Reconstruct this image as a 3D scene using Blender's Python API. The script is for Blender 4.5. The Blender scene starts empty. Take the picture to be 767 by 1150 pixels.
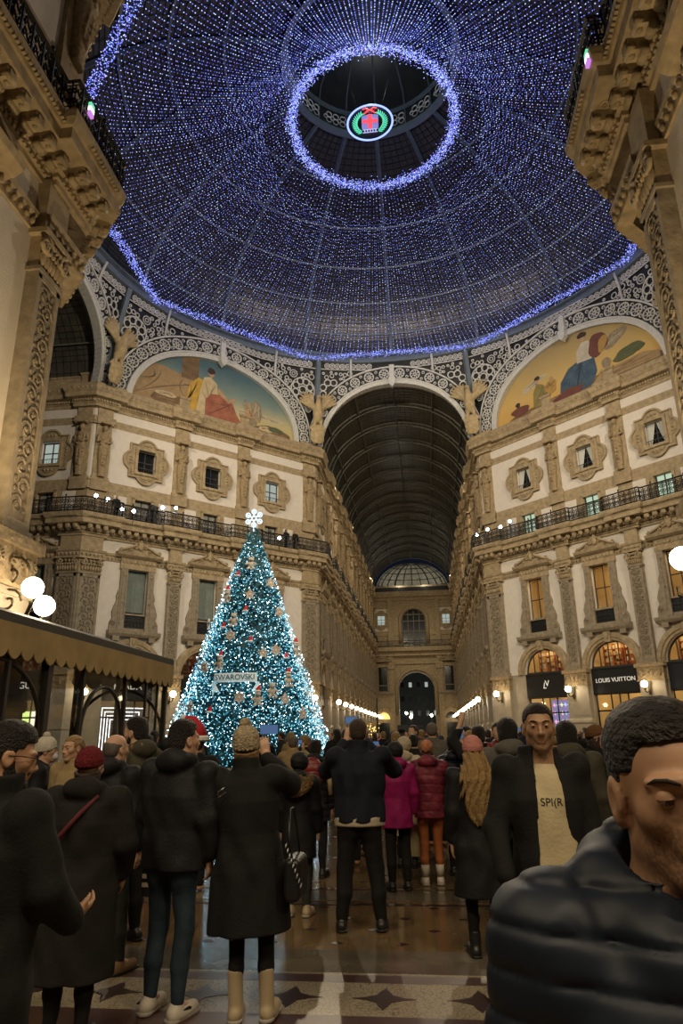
import bpy, bmesh, math, random
import numpy as np
from mathutils import Matrix, Vector
PI = math.pi
S2 = 2 ** -.5
SC = bpy.context.scene
COL = SC.collection
random.seed(7)
rng = np.random.default_rng(11)

# ------------------------------------------------------------------ camera
F_PX, YAW, PITCH, ROLL = 774.1, .1155, .3135, -.0145
CAM = Vector((1.706, -35.631, 1.65))
def cam_basis():
    cy, sy, cp, sp = math.cos(YAW), math.sin(YAW), math.cos(PITCH), math.sin(PITCH)
    f = Vector((-sy * cp, cy * cp, sp)); r = Vector((cy, sy, 0)); u = r.cross(f)
    c, s = math.cos(ROLL), math.sin(ROLL)
    return c * r + s * u, c * u - s * r, f
cd = bpy.data.cameras.new('camera'); cam = bpy.data.objects.new('camera', cd); COL.objects.link(cam)
r_, u_, f_ = cam_basis()
cam.matrix_world = Matrix(((r_.x, u_.x, -f_.x, CAM.x), (r_.y, u_.y, -f_.y, CAM.y), (r_.z, u_.z, -f_.z, CAM.z), (0, 0, 0, 1)))
cd.sensor_fit = 'VERTICAL'; cd.sensor_height = 36; cd.sensor_width = 24
cd.lens = F_PX / 1150 * 36; cd.clip_end = 400; cd.clip_start = .05
SC.camera = cam

# ------------------------------------------------------------------ world, exposure, large lights
w = bpy.data.worlds.new('night'); SC.world = w; w.use_nodes = True
w.node_tree.nodes['Background'].inputs[0].default_value = (.004, .006, .012, 1)
w.node_tree.nodes['Background'].inputs[1].default_value = 1
vs = SC.view_settings
vs.view_transform = 'Standard'; vs.look = 'None'; vs.gamma = 1; vs.use_curve_mapping = False
vs.exposure = 0.0
SC.cycles.use_denoising = True
SC.cycles.max_bounces = 5; SC.cycles.diffuse_bounces = 3; SC.cycles.glossy_bounces = 3
SC.cycles.transparent_max_bounces = 8; SC.cycles.sample_clamp_indirect = 4
SC.cycles.caustics_reflective = False; SC.cycles.caustics_refractive = False
WARM = (1, .83, .58)
def spot(name, loc, target, power, color=WARM, size=math.radians(110), radius=.25, blend=.8):
    l = bpy.data.lights.new(name, 'SPOT'); l.energy = power; l.color = color; l.spot_size = size; l.spot_blend = blend; l.shadow_soft_size = radius
    o = bpy.data.objects.new(name, l); COL.objects.link(o); o.location = loc
    o.rotation_euler = (Vector(target) - Vector(loc)).to_track_quat('-Z', 'Y').to_euler()
    return o
# floodlights standing on the top cornice beside the eagles, thrown across the octagon onto the opposite facades
K = 1.4
spot('flood_light', (-6.2, -19.6, 26.9), (13, 15, 14), 11000 * K)
spot('flood_light', (6.2, -19.6, 26.9), (-13, 15, 14), 13000 * K)
spot('flood_light', (-19.4, -6.4, 26.9), (9, 20, 14), 7000 * K)
spot('flood_light', (19.4, -6.4, 26.9), (-9, 20, 14), 7000 * K)
spot('flood_light', (-6.2, 19.6, 26.9), (4, -27, 13), 7000 * K)
spot('flood_light', (6.2, 19.6, 26.9), (-4, -27, 13), 7000 * K)
spot('flood_light', (19.4, 6.4, 26.9), (-8, -22, 13), 5000 * K)
spot('flood_light', (-19.4, 6.4, 26.9), (8, -22, 13), 3500 * K)
for yy in (30, 45, 60, 75):
    spot('arm_flood_light', (-6.3, yy, 26.6), (7.2, yy + 2, 10), 1700 * K, size=math.radians(140))
    spot('arm_flood_light', (6.3, yy, 26.6), (-7.2, yy + 2, 10), 1700 * K, size=math.radians(140))

# fill spots added behind the viewer to brighten the crowd and the floor
for x_, y_, z_, p_ in ((-6.0, -37.0, 12.5, 1300), (-3.0, -41.5, 13, 1200), (1.5, -43, 14, 1100), (4.5, -40.5, 13, 1000), (6.2, -36.5, 12.5, 1100)):
    spot('near_fill_light', (x_, y_, z_), (.6, -28.3, .8), p_, (1, .80, .52), math.radians(95), 1.2)
spot('near_face_fill', (6.4, -36.8, 6), (2.2, -34.2, 1.5), 420, (1, .76, .48), math.radians(60), .25)  # added spot, brightens the face of the man at the right edge
# uplights added over the kiosk and by the right lamp to brighten the near cornices from below
spot('uplight_fill', (-4.9, -25.2, 4.3), (-6.4, -21.5, 15.5), 1600, (1, .74, .40), math.radians(95), .12)
spot('uplight_fill', (5.6, -25.6, 4.3), (6.4, -21.8, 15.5), 1500, (1, .74, .40), math.radians(95), .12)

# ------------------------------------------------------------------ materials
def mat(name, color, rough=.6, metal=0, noise=0, nscale=3, bump=0, bscale=20, emit=None, estr=0, spec=None, color2=None, detail=6):
    m = bpy.data.materials.new(name); m.use_nodes = True
    nt = m.node_tree; b = nt.nodes['Principled BSDF']
    c = tuple(color) + (1,) if len(color) == 3 else color
    b.inputs['Base Color'].default_value = c; b.inputs['Roughness'].default_value = rough; b.inputs['Metallic'].default_value = metal
    if spec is not None: b.inputs['Specular IOR Level'].default_value = spec
    if emit is not None:
        b.inputs['Emission Color'].default_value = tuple(emit) + (1,); b.inputs['Emission Strength'].default_value = estr
    if noise or bump:
        tc = nt.nodes.new('ShaderNodeTexCoord')
    if noise:
        n = nt.nodes.new('ShaderNodeTexNoise'); n.inputs['Scale'].default_value = nscale; n.inputs['Detail'].default_value = detail
        nt.links.new(tc.outputs['Object'], n.inputs['Vector'])
        mx = nt.nodes.new('ShaderNodeMix'); mx.data_type = 'RGBA'
        c2 = tuple(color2) + (1,) if color2 else tuple(x * (1 - noise) for x in c[:3]) + (1,)
        rp = nt.nodes.new('ShaderNodeMapRange'); rp.inputs[1].default_value = .3; rp.inputs[2].default_value = .7
        nt.links.new(n.outputs[0], rp.inputs[0]); nt.links.new(rp.outputs[0], mx.inputs[0])
        mx.inputs[6].default_value = c; mx.inputs[7].default_value = c2
        nt.links.new(mx.outputs[2], b.inputs['Base Color'])
    if bump:
        n2 = nt.nodes.new('ShaderNodeTexNoise'); n2.inputs['Scale'].default_value = bscale; n2.inputs['Detail'].default_value = 5
        nt.links.new(tc.outputs['Object'], n2.inputs['Vector'])
        bp = nt.nodes.new('ShaderNodeBump'); bp.inputs['Strength'].default_value = bump; bp.inputs['Distance'].default_value = .05
        nt.links.new(n2.outputs[0], bp.inputs['Height']); nt.links.new(bp.outputs[0], b.inputs['Normal'])
    return m
def emat(name, color, strength, sampled=True):
    m = mat(name, (.02, .02, .02), .5, emit=color, estr=strength)
    m.cycles.emission_sampling = 'AUTO' if sampled else 'NONE'
    return m
M = dict(
    stone=mat('tan_stone', (.46, .36, .22), .75, noise=.42, nscale=3.2, bump=.35, bscale=9),
    carved=mat('carved_stone', (.40, .30, .17), .8, noise=.45, nscale=7, bump=.9, bscale=11),
    grey_stone=mat('grey_beige_stone', (.36, .30, .215), .75, noise=.40, nscale=4, bump=.35, bscale=10),
    grey_carved=mat('carved_grey_stone', (.30, .25, .18), .85, noise=.5, nscale=9, bump=1.0, bscale=13),
    stucco=mat('white_stucco', (.74, .69, .63), .9, noise=.10, nscale=2.5, bump=.3, bscale=25),
    base_stone=mat('shop_base_stone', (.42, .36, .27), .5, noise=.2, nscale=2, bump=.1),
    iron=mat('black_iron', (.012, .013, .015), .45, spec=.4),
    bluegrey=mat('blue_grey_iron', (.14, .18, .22), .5, noise=.2, nscale=2),
    dark_plate=mat('dark_iron_plate', (.007, .009, .011), .6),
    white_iron=mat('white_painted_iron', (.60, .61, .60), .6, noise=.2, nscale=5),
    glass_dark=mat('dark_roof_glass', (.020, .023, .026), .35, noise=.5, nscale=1.1, color2=(.034, .036, .036), spec=.5),
    vault_glass=mat('arm_roof_glass', (.045, .045, .038), .4, noise=.5, nscale=1.4, color2=(.09, .084, .066), spec=.5),
    pane=mat('window_pane', (.010, .013, .014), .12, spec=.5),
    curtain=mat('window_curtain', (.20, .24, .22), .8, noise=.2),
    wood=mat('dark_window_wood', (.045, .038, .03), .55),
    lit=emat('lit_window_glow', (1, .58, .17), 1.6),
    lit_pale=emat('pale_lit_window', (.62, .80, .58), .75),
    blackboard=mat('black_sign_board', (.012, .012, .012), .35),
    white_letter=mat('white_lettering', (.75, .73, .68), .5, emit=(1, .95, .85), estr=.35),
    globe=emat('lamp_globe', (1, .80, .52), 26),
    brass=mat('dark_bronze', (.07, .055, .03), .45, metal=.6),
)

# ------------------------------------------------------------------ mesh builder
class MB:
    def __init__(s): s.v = []; s.f = []; s.m = []; s.mi = 0; s.sm = []
    def add(s, vs, fs, smooth=False):
        n = len(s.v); s.v.extend(tuple(p) for p in vs)
        for f in fs: s.f.append(tuple(i + n for i in f)); s.m.append(s.mi); s.sm.append(smooth)
        return s
    def box(s, x0, x1, y0, y1, z0, z1):
        vs = [(x, y, z) for z in (z0, z1) for y in (y0, y1) for x in (x0, x1)]
        return s.add(vs, [(0, 2, 3, 1), (4, 5, 7, 6), (0, 1, 5, 4), (2, 6, 7, 3), (0, 4, 6, 2), (1, 3, 7, 5)])
    def prism(s, poly, y0, y1, plane='xz'):
        # poly: ccw outline in xz seen from -y ; extruded y0 (front) .. y1
        n = len(poly); a = [(p[0], y0, p[1]) for p in poly]; b = [(p[0], y1, p[1]) for p in poly]
        return s.add(a + b, [tuple(range(n)), tuple(range(2 * n - 1, n - 1, -1))] + [(i, i + n, (i + 1) % n + n, (i + 1) % n) for i in range(n)])
    def prism_z(s, poly, z0, z1):
        n = len(poly); a = [(p[0], p[1], z0) for p in poly]; b = [(p[0], p[1], z1) for p in poly]
        return s.add(a + b, [tuple(range(n - 1, -1, -1)), tuple(range(n, 2 * n))] + [(i, (i + 1) % n, (i + 1) % n + n, i + n) for i in range(n)])
    def prism_x(s, poly, x0, x1):
        n = len(poly); a = [(x0, p[0], p[1]) for p in poly]; b = [(x1, p[0], p[1]) for p in poly]
        return s.add(a + b, [tuple(range(n - 1, -1, -1)), tuple(range(n, 2 * n))] + [(i, (i + 1) % n, (i + 1) % n + n, i + n) for i in range(n)])
    def tube(s, pts, r, n=6, closed=False, smooth=True):
        P = [Vector(p) for p in pts]; k = len(P); base = len(s.v)
        rs = r if hasattr(r, '__len__') else [r] * k
        up = Vector((.13, .21, .97)); vs = []
        for i, p in enumerate(P):
            d = (P[(i + 1) % k] - P[i - 1]) if closed else (P[min(i + 1, k - 1)] - P[max(i - 1, 0)])
            if d.length < 1e-9: d = Vector((0, 0, 1))
            d.normalize(); a = d.cross(up)
            if a.length < 1e-3: a = d.cross(Vector((1, 0, 0)))
            a.normalize(); b = d.cross(a); up = -b if False else up
            for j in range(n):
                t = 2 * PI * j / n; vs.append(p + a * (math.cos(t) * rs[i]) + b * (math.sin(t) * rs[i]))
        fs = []
        for i in range(k if closed else k - 1):
            i2 = (i + 1) % k
            for j in range(n): fs.append((i * n + j, i * n + (j + 1) % n, i2 * n + (j + 1) % n, i2 * n + j))
        if not closed: fs += [tuple(range(n - 1, -1, -1)), tuple((k - 1) * n + j for j in range(n))]
        return s.add(vs, fs, smooth)
    def ring(s, c, u, v, R, r, n=14, m=4):
        c, u, v = Vector(c), Vector(u), Vector(v)
        w_ = u.cross(v).normalized(); vs = []; fs = []
        for i in range(n):
            a = 2 * PI * i / n; d = u * math.cos(a) + v * math.sin(a)
            for j in range(m):
                b = 2 * PI * (j + .5) / m; vs.append(c + d * (R + r * math.cos(b)) + w_ * (r * math.sin(b)))
        for i in range(n):
            for j in range(m): fs.append((i * m + j, ((i + 1) % n) * m + j, ((i + 1) % n) * m + (j + 1) % m, i * m + (j + 1) % m))
        return s.add(vs, fs)
    def ell(s, c, r, nu=12, nv=8, rot=None):
        c = Vector(c); r = (r, r, r) if not hasattr(r, '__len__') else r; vs = []; fs = []
        for i in range(nv + 1):
            th = PI * i / nv
            for j in range(nu):
                ph = 2 * PI * j / nu; p = Vector((r[0] * math.sin(th) * math.cos(ph), r[1] * math.sin(th) * math.sin(ph), r[2] * math.cos(th)))
                if rot: p = rot @ p
                vs.append(c + p)
        for i in range(nv):
            for j in range(nu): fs.append((i * nu + j, (i + 1) * nu + j, (i + 1) * nu + (j + 1) % nu, i * nu + (j + 1) % nu))
        return s.add(vs, fs, True)
    def lathe(s, prof, c=(0, 0, 0), n=16, arc=2 * PI, a0=0, smooth=True):
        vs = []; fs = []; k = len(prof); full = abs(arc - 2 * PI) < 1e-6; cols = n if full else n + 1
        for i in range(cols):
            a = a0 + arc * i / n
            for (r, z) in prof: vs.append((c[0] + r * math.cos(a), c[1] + r * math.sin(a), c[2] + z))
        for i in range(n):
            i2 = (i + 1) % cols
            for j in range(k - 1): fs.append((i * k + j, i2 * k + j, i2 * k + j + 1, i * k + j + 1))
        return s.add(vs, fs, smooth)
    def octa(s, c, r):
        x, y, z = c
        return s.add([(x + r, y, z), (x - r, y, z), (x, y + r, z), (x, y - r, z), (x, y, z + r), (x, y, z - r)],
                     [(0, 2, 4), (2, 1, 4), (1, 3, 4), (3, 0, 4), (2, 0, 5), (1, 2, 5), (3, 1, 5), (0, 3, 5)])
    def merge(s, o, mx=None, mi=None):
        n = len(s.v)
        s.v.extend(tuple(mx @ Vector(p)) if mx else p for p in o.v)
        for f, m_, q in zip(o.f, o.m, o.sm): s.f.append(tuple(i + n for i in f)); s.m.append(m_ if mi is None else mi); s.sm.append(q)
        return s
    def mesh(s, name, mats):
        me = bpy.data.meshes.new(name); me.from_pydata(s.v, [], s.f)
        mats = mats if isinstance(mats, (list, tuple)) else [mats]
        for m_ in mats: me.materials.append(m_)
        me.polygons.foreach_set('material_index', [min(i, len(mats) - 1) for i in s.m])
        me.polygons.foreach_set('use_smooth', s.sm); me.update()
        return me
    def build(s, name, mats, parent=None, loc=(0, 0, 0), rz=0):
        return put(name, s.mesh(name, mats), parent, loc, rz)
def put(name, me, parent=None, loc=(0, 0, 0), rz=0):
    o = bpy.data.objects.new(name, me); COL.objects.link(o); o.location = loc; o.rotation_euler = (0, 0, rz)
    if parent: o.parent = parent
    return o
def tag(o, label=None, cat=None, group=None, kind=None):
    if label: o['label'] = label
    if cat: o['category'] = cat
    if group: o['group'] = group
    if kind: o['kind'] = kind
    return o
def empty(name, loc=(0, 0, 0), rz=0, parent=None):
    o = bpy.data.objects.new(name, None); COL.objects.link(o); o.location = loc; o.rotation_euler = (0, 0, rz); o.empty_display_size = .1
    if parent: o.parent = parent
    return o
def struct(o, label, cat='building'):
    return tag(o, label, cat, kind='structure')
def copy_tree(o, parent=None):
    c = o.copy(); COL.objects.link(c)
    if parent: c.parent = parent
    for ch in o.children: copy_tree(ch, c)
    return c
def text_mesh(body, size, depth=.01):
    cu = bpy.data.curves.new('letters', 'FONT'); cu.body = body; cu.size = size; cu.extrude = depth; cu.align_x = 'CENTER'; cu.align_y = 'CENTER'
    o = bpy.data.objects.new('letters', cu); COL.objects.link(o)
    me = bpy.data.meshes.new_from_object(o.evaluated_get(bpy.context.evaluated_depsgraph_get()))
    bpy.data.objects.remove(o); bpy.data.curves.remove(cu)
    for p in me.polygons: p.use_smooth = False
    return me
def spiral(cx, cz, r0, turns, a0, sgn=1, n=None, y=0, r1=.03):
    n = n or int(turns * 10); out = []
    for i in range(n + 1):
        k = i / n; r = r0 + (r1 - r0) * k; a = a0 + sgn * turns * 2 * PI * k
        out.append((cx + r * math.cos(a), y, cz + r * math.sin(a)))
    return out
# ------------------------------------------------------------------ smooth-blended solids meshed with surface nets
class Field:
    def __init__(s, lo, hi, h):
        s.h = h; s.lo = np.array(lo, np.float32)
        s.n = np.maximum(np.ceil((np.array(hi) - s.lo) / h).astype(int) + 1, 4)
        s.D = np.full(s.n, 9.0, np.float32)
        s.ax = [s.lo[i] + h * np.arange(s.n[i], dtype=np.float32) for i in range(3)]
    def _blk(s, lo, hi):
        a = np.maximum(np.floor((np.array(lo) - s.lo) / s.h).astype(int), 0)
        b = np.minimum(np.ceil((np.array(hi) - s.lo) / s.h).astype(int) + 1, s.n)
        if np.any(b <= a): return None
        sl = tuple(slice(a[i], b[i]) for i in range(3))
        X = s.ax[0][sl[0]][:, None, None]; Y = s.ax[1][sl[1]][None, :, None]; Z = s.ax[2][sl[2]][None, None, :]
        return sl, X, Y, Z
    def _comb(s, sl, d, k, sub):
        a = s.D[sl]
        if sub:
            if k <= 0: s.D[sl] = np.maximum(a, -d); return
            hh = np.clip(.5 - .5 * (a + d) / k, 0, 1); s.D[sl] = a * (1 - hh) + (-d) * hh + k * hh * (1 - hh)
        else:
            if k <= 0: s.D[sl] = np.minimum(a, d); return
            hh = np.clip(.5 + .5 * (a - d) / k, 0, 1); s.D[sl] = a * (1 - hh) + d * hh - k * hh * (1 - hh)
    def cap(s, a, b, ra, rb, k=.02, sub=False):
        a = np.array(a, np.float32); b = np.array(b, np.float32); R = max(ra, rb) + k + 2 * s.h
        q = s._blk(np.minimum(a, b) - R, np.maximum(a, b) + R)
        if q is None: return s
        sl, X, Y, Z = q; ab = b - a; L2 = max(float(ab @ ab), 1e-9)
        t = np.clip(((X - a[0]) * ab[0] + (Y - a[1]) * ab[1] + (Z - a[2]) * ab[2]) / L2, 0, 1)
        d = np.sqrt((X - a[0] - t * ab[0]) ** 2 + (Y - a[1] - t * ab[1]) ** 2 + (Z - a[2] - t * ab[2]) ** 2) - (ra + (rb - ra) * t)
        s._comb(sl, d, k, sub); return s
    def ell(s, c, r, R=None, k=.02, sub=False):
        c = np.array(c, np.float32); r = np.array(r, np.float32); m = float(r.max()) + k + 2 * s.h
        q = s._blk(c - m, c + m)
        if q is None: return s
        sl, X, Y, Z = q; x, y, z = X - c[0], Y - c[1], Z - c[2]
        if R is not None:
            R = np.array(R, np.float32)
            x, y, z = R[0, 0] * x + R[1, 0] * y + R[2, 0] * z, R[0, 1] * x + R[1, 1] * y + R[2, 1] * z, R[0, 2] * x + R[1, 2] * y + R[2, 2] * z
        k0 = np.sqrt((x / r[0]) ** 2 + (y / r[1]) ** 2 + (z / r[2]) ** 2)
        k1 = np.sqrt((x / r[0] ** 2) ** 2 + (y / r[1] ** 2) ** 2 + (z / r[2] ** 2) ** 2) + 1e-6
        s._comb(sl, k0 * (k0 - 1) / k1, k, sub); return s
    def box(s, c, hs, rr=.01, R=None, k=.02, sub=False):
        c = np.array(c, np.float32); hs = np.array(hs, np.float32); m = float(np.linalg.norm(hs)) + k + 2 * s.h
        q = s._blk(c - m, c + m)
        if q is None: return s
        sl, X, Y, Z = q; x, y, z = X - c[0], Y - c[1], Z - c[2]
        if R is not None:
            R = np.array(R, np.float32)
            x, y, z = R[0, 0] * x + R[1, 0] * y + R[2, 0] * z, R[0, 1] * x + R[1, 1] * y + R[2, 1] * z, R[0, 2] * x + R[1, 2] * y + R[2, 2] * z
        qx, qy, qz = np.abs(x) - hs[0] + rr, np.abs(y) - hs[1] + rr, np.abs(z) - hs[2] + rr
        d = np.sqrt(np.maximum(qx, 0) ** 2 + np.maximum(qy, 0) ** 2 + np.maximum(qz, 0) ** 2) + np.minimum(np.maximum(qx, np.maximum(qy, qz)), 0) - rr
        s._comb(sl, d, k, sub); return s
    def loft(s, secs, k=.02, sub=False, ex=2.0):
        # secs: list of (z, cx, cy, rx, ry) ; superelliptic column
        secs = sorted(secs); zz = np.array([q[0] for q in secs], np.float32)
        m = max(max(q[3], q[4]) + abs(q[1]) + abs(q[2]) for q in secs) + k + .02
        q = s._blk((-m, -m, zz[0] - k - .02), (m, m, zz[-1] + k + .02))
        if q is None: return s
        sl, X, Y, Z = q
        g = lambda i: np.interp(Z, zz, np.array([c[i] for c in secs]))
        cx, cy, rx, ry = g(1), g(2), g(3), g(4)
        e = (np.abs((X - cx) / rx) ** ex + np.abs((Y - cy) / ry) ** ex) ** (1 / ex)
        d = (e - 1) * np.minimum(rx, ry)
        d = np.maximum(d, np.maximum(zz[0] - Z, Z - zz[-1]))
        s._comb(sl, d.astype(np.float32), k, sub); return s
    def displace(s, fn):
        X = s.ax[0][:, None, None]; Y = s.ax[1][None, :, None]; Z = s.ax[2][None, None, :]
        msk = np.abs(s.D) < .08
        s.D = np.where(msk, s.D - fn(X, Y, Z), s.D).astype(np.float32); return s
    def cut(s, fn):   # fn > 0 removes
        X = s.ax[0][:, None, None]; Y = s.ax[1][None, :, None]; Z = s.ax[2][None, None, :]
        s.D = np.maximum(s.D, fn(X, Y, Z)).astype(np.float32); return s
    def mesh(s, name, mats, relax=1):
        D = s.D.copy(); D[0] = D[-1] = 1; D[:, 0] = D[:, -1] = 1; D[:, :, 0] = D[:, :, -1] = 1
        ins = D < 0; n = np.array(D.shape)
        c = np.zeros(tuple(n - 1), np.int8)
        offs = [(i, j, k) for i in (0, 1) for j in (0, 1) for k in (0, 1)]
        sh = lambda A, o: A[o[0]:o[0] + n[0] - 1, o[1]:o[1] + n[1] - 1, o[2]:o[2] + n[2] - 1]
        for o in offs: c += sh(ins, o)
        act = (c > 0) & (c < 8); idx = np.argwhere(act)
        if len(idx) == 0: idx = np.zeros((0, 3), int)
        vid = np.full(act.shape, -1, np.int32); vid[act] = np.arange(len(idx))
        acc = np.zeros((len(idx), 3)); cnt = np.zeros(len(idx))
        I, J, Kk = idx.T
        for a in range(8):
            for b in range(a + 1, 8):
                oa, ob = np.array(offs[a]), np.array(offs[b])
                if np.abs(oa - ob).sum() != 1: continue
                da = D[I + oa[0], J + oa[1], Kk + oa[2]]; db = D[I + ob[0], J + ob[1], Kk + ob[2]]
                cr = (da < 0) != (db < 0)
                t = np.where(cr, da / np.where(cr, da - db, 1), 0)
                acc += np.where(cr[:, None], oa + (ob - oa) * t[:, None], 0); cnt += cr
        P = s.lo + s.h * (idx + acc / np.maximum(cnt, 1)[:, None])
        quads = []
        for ax in range(3):
            u, v = (ax + 1) % 3, (ax + 2) % 3
            A = np.take(ins, range(0, n[ax] - 1), ax); B = np.take(ins, range(1, n[ax]), ax)
            e = np.argwhere(A != B)
            if not len(e): continue
            ok = (e[:, u] > 0) & (e[:, v] > 0) & (e[:, u] < n[u] - 1) & (e[:, v] < n[v] - 1); e = e[ok]
            du = np.zeros(3, int); du[u] = 1; dv = np.zeros(3, int); dv[v] = 1
            g = lambda p: vid[p[:, 0], p[:, 1], p[:, 2]]
            q = np.stack([g(e - du - dv), g(e - dv), g(e), g(e - du)], 1)
            fl = ~ins[tuple(e.T)]
            q[fl] = q[fl][:, ::-1]; quads.append(q)
        Q = np.concatenate(quads) if quads else np.zeros((0, 4), int)
        if len(Q):
            ea = np.concatenate([Q[:, i] for i in range(4)] + [Q[:, (i + 1) % 4] for i in range(4)]); eb = np.concatenate([Q[:, (i + 1) % 4] for i in range(4)] + [Q[:, i] for i in range(4)])
            N = np.maximum(np.bincount(ea, minlength=len(P)), 1)
            for _ in range(relax):
                S = np.stack([np.bincount(ea, weights=P[eb, i], minlength=len(P)) for i in range(3)], 1)
                P = P * .4 + .6 * S / N[:, None]
        s.P, s.Q = P, Q
        me = bpy.data.meshes.new(name)
        me.vertices.add(len(P)); me.vertices.foreach_set('co', P.astype(np.float32).ravel())
        me.loops.add(len(Q) * 4); me.loops.foreach_set('vertex_index', Q.astype(np.int32).ravel())
        me.polygons.add(len(Q)); me.polygons.foreach_set('loop_start', np.arange(len(Q), dtype=np.int32) * 4)
        me.polygons.foreach_set('loop_total', np.full(len(Q), 4, np.int32))
        me.polygons.foreach_set('use_smooth', np.ones(len(Q), bool))
        mats = mats if isinstance(mats, (list, tuple)) else [mats]
        for m_ in mats: me.materials.append(m_)
        me.update(calc_edges=True); me.validate()
        return me
# ------------------------------------------------------------------ the octagon: walls are built in a local frame x = along, y = into the wall, z = up
A_, W_ = 21.1, 7.25
PITCH_D, PITCH_A = 5.6, 5.35
def wall_frame(p, t):
    t = Vector((t[0], t[1], 0)).normalized()
    return Matrix(((t.x, -t.y, 0, p[0]), (t.y, t.x, 0, p[1]), (0, 0, 1, 0), (0, 0, 0, 1)))
DL = 19.587
ARM = 2.8 + 12 * PITCH_A
YE = A_ + ARM
def bays(L, pitch, n, first=1.4):
    return [first + pitch * (i + .5) for i in range(n)]
WALLS = dict(
    cross_left=dict(p=(-A_ - 2.8 - 3 * PITCH_D, W_), t=(1, 0), L=2.8 + 3 * PITCH_D, c=[5.2, 10.9, 2.8 + 3 * PITCH_D - 3.05]),
    diagonal_left=dict(p=(-A_, W_), t=(1, 1), L=DL, c=[4.05, 9.53, 15.1]),
    arm_left=dict(p=(-W_, A_), t=(0, 1), L=ARM, c=bays(0, PITCH_A, 12)),
    arm_right=dict(p=(W_, YE), t=(0, -1), L=ARM, c=bays(0, PITCH_A, 12)),
    diagonal_right=dict(p=(W_, A_), t=(1, -1), L=DL, c=[4.5, 10.06, 15.54]),
    cross_right=dict(p=(A_, W_), t=(1, 0), L=1.4 + PITCH_D, c=bays(0, PITCH_D, 1)),
    near_left=dict(p=(-W_, -A_ - 2.8 - 4 * PITCH_A), t=(0, 1), L=2.8 + 4 * PITCH_A, c=bays(0, PITCH_A, 4)),
    near_diagonal_left=dict(p=(-W_, -A_), t=(-1, 1), L=1.4 + PITCH_D, c=bays(0, PITCH_D, 1)),
    near_diagonal_right=dict(p=(W_ + (1.4 + PITCH_D) * S2, -A_ + (1.4 + PITCH_D) * S2), t=(-1, -1), L=1.4 + PITCH_D, c=[PITCH_D / 2]),
    near_right=dict(p=(W_, -A_), t=(0, -1), L=2.8 + 4 * PITCH_A, c=bays(0, PITCH_A, 4)),
)
for k_, d_ in WALLS.items():
    d_['M'] = wall_frame(d_['p'], d_['t'])
    d_['Mw'] = Matrix.Translation((0, dict(near_left=-.6, near_diagonal_left=-.6, near_right=-1.3, near_diagonal_right=-1.3).get(k_, 0), 0)) @ d_['M']

def wall_mesh(L, cs, half):
    mb = MB(); R = .4
    def face(x0, x1, z0, z1):
        if x1 - x0 > 1e-4: mb.add([(x0, 0, z0), (x1, 0, z0), (x1, 0, z1), (x0, 0, z1)], [(0, 1, 2, 3)])
    def hole_sides(x0, x1, z0, z1, top=True):
        mb.add([(x0, 0, z0), (x0, R, z0), (x0, R, z1), (x0, 0, z1)], [(0, 1, 2, 3)]); mb.add([(x1, 0, z0), (x1, R, z0), (x1, R, z1), (x1, 0, z1)], [(3, 2, 1, 0)])
        mb.add([(x0, 0, z0), (x1, 0, z0), (x1, R, z0), (x0, R, z0)], [(0, 1, 2, 3)])
        if top: mb.add([(x0, 0, z1), (x1, 0, z1), (x1, R, z1), (x0, R, z1)], [(3, 2, 1, 0)])
    levels = [(0, 5.85, 0, 1.75), (5.85, 8.2, 1, 'arch'), (8.2, 9.85, 1, None), (9.85, 12.95, 1, .75), (12.95, 14.9, 1, None), (14.9, 16.45, 2, None), (16.45, 18.15, 2, .62), (18.15, 19.1, 2, None), (19.1, 20.28, 1, None), (20.28, 22.02, 1, .7), (22.02, 23.3, 1, None), (23.3, 23.88, 2, None), (23.88, 24.6, 1, None), (24.6, 27.4, 2, None)]
    for z0, z1, m_, op in levels:
        mb.mi = m_
        x = 0
        for c in cs:
            if op is None: continue
            h = 1.75 if op == 'arch' else op
            face(x, c - h, z0, z1)
            if op == 'arch':
                n = 18; pts = [(c - 1.75 * math.cos(PI * i / n), 5.85 + 1.75 * math.sin(PI * i / n)) for i in range(n + 1)]
                for i in range(n):
                    (a, az), (b, bz) = pts[i], pts[i + 1]
                    mb.add([(a, 0, az), (b, 0, bz), (b, 0, z1), (a, 0, z1)], [(0, 1, 2, 3)])
                    mb.add([(a, 0, az), (b, 0, bz), (b, R, bz), (a, R, az)], [(3, 2, 1, 0)])
            else: hole_sides(c - h, c + h, z0, z1, top=(z0 > 0))
            x = c + h
        face(x, L, z0, z1)
    # solid behind the face so that the wall has thickness
    mb.mi = 2; mb.add([(0, 1.2, 27.4), (L, 1.2, 27.4), (L, 0, 27.4), (0, 0, 27.4)], [(0, 1, 2, 3)])
    return mb.mesh('wall', [M['base_stone'], M['stucco'], M['stone']])

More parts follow.
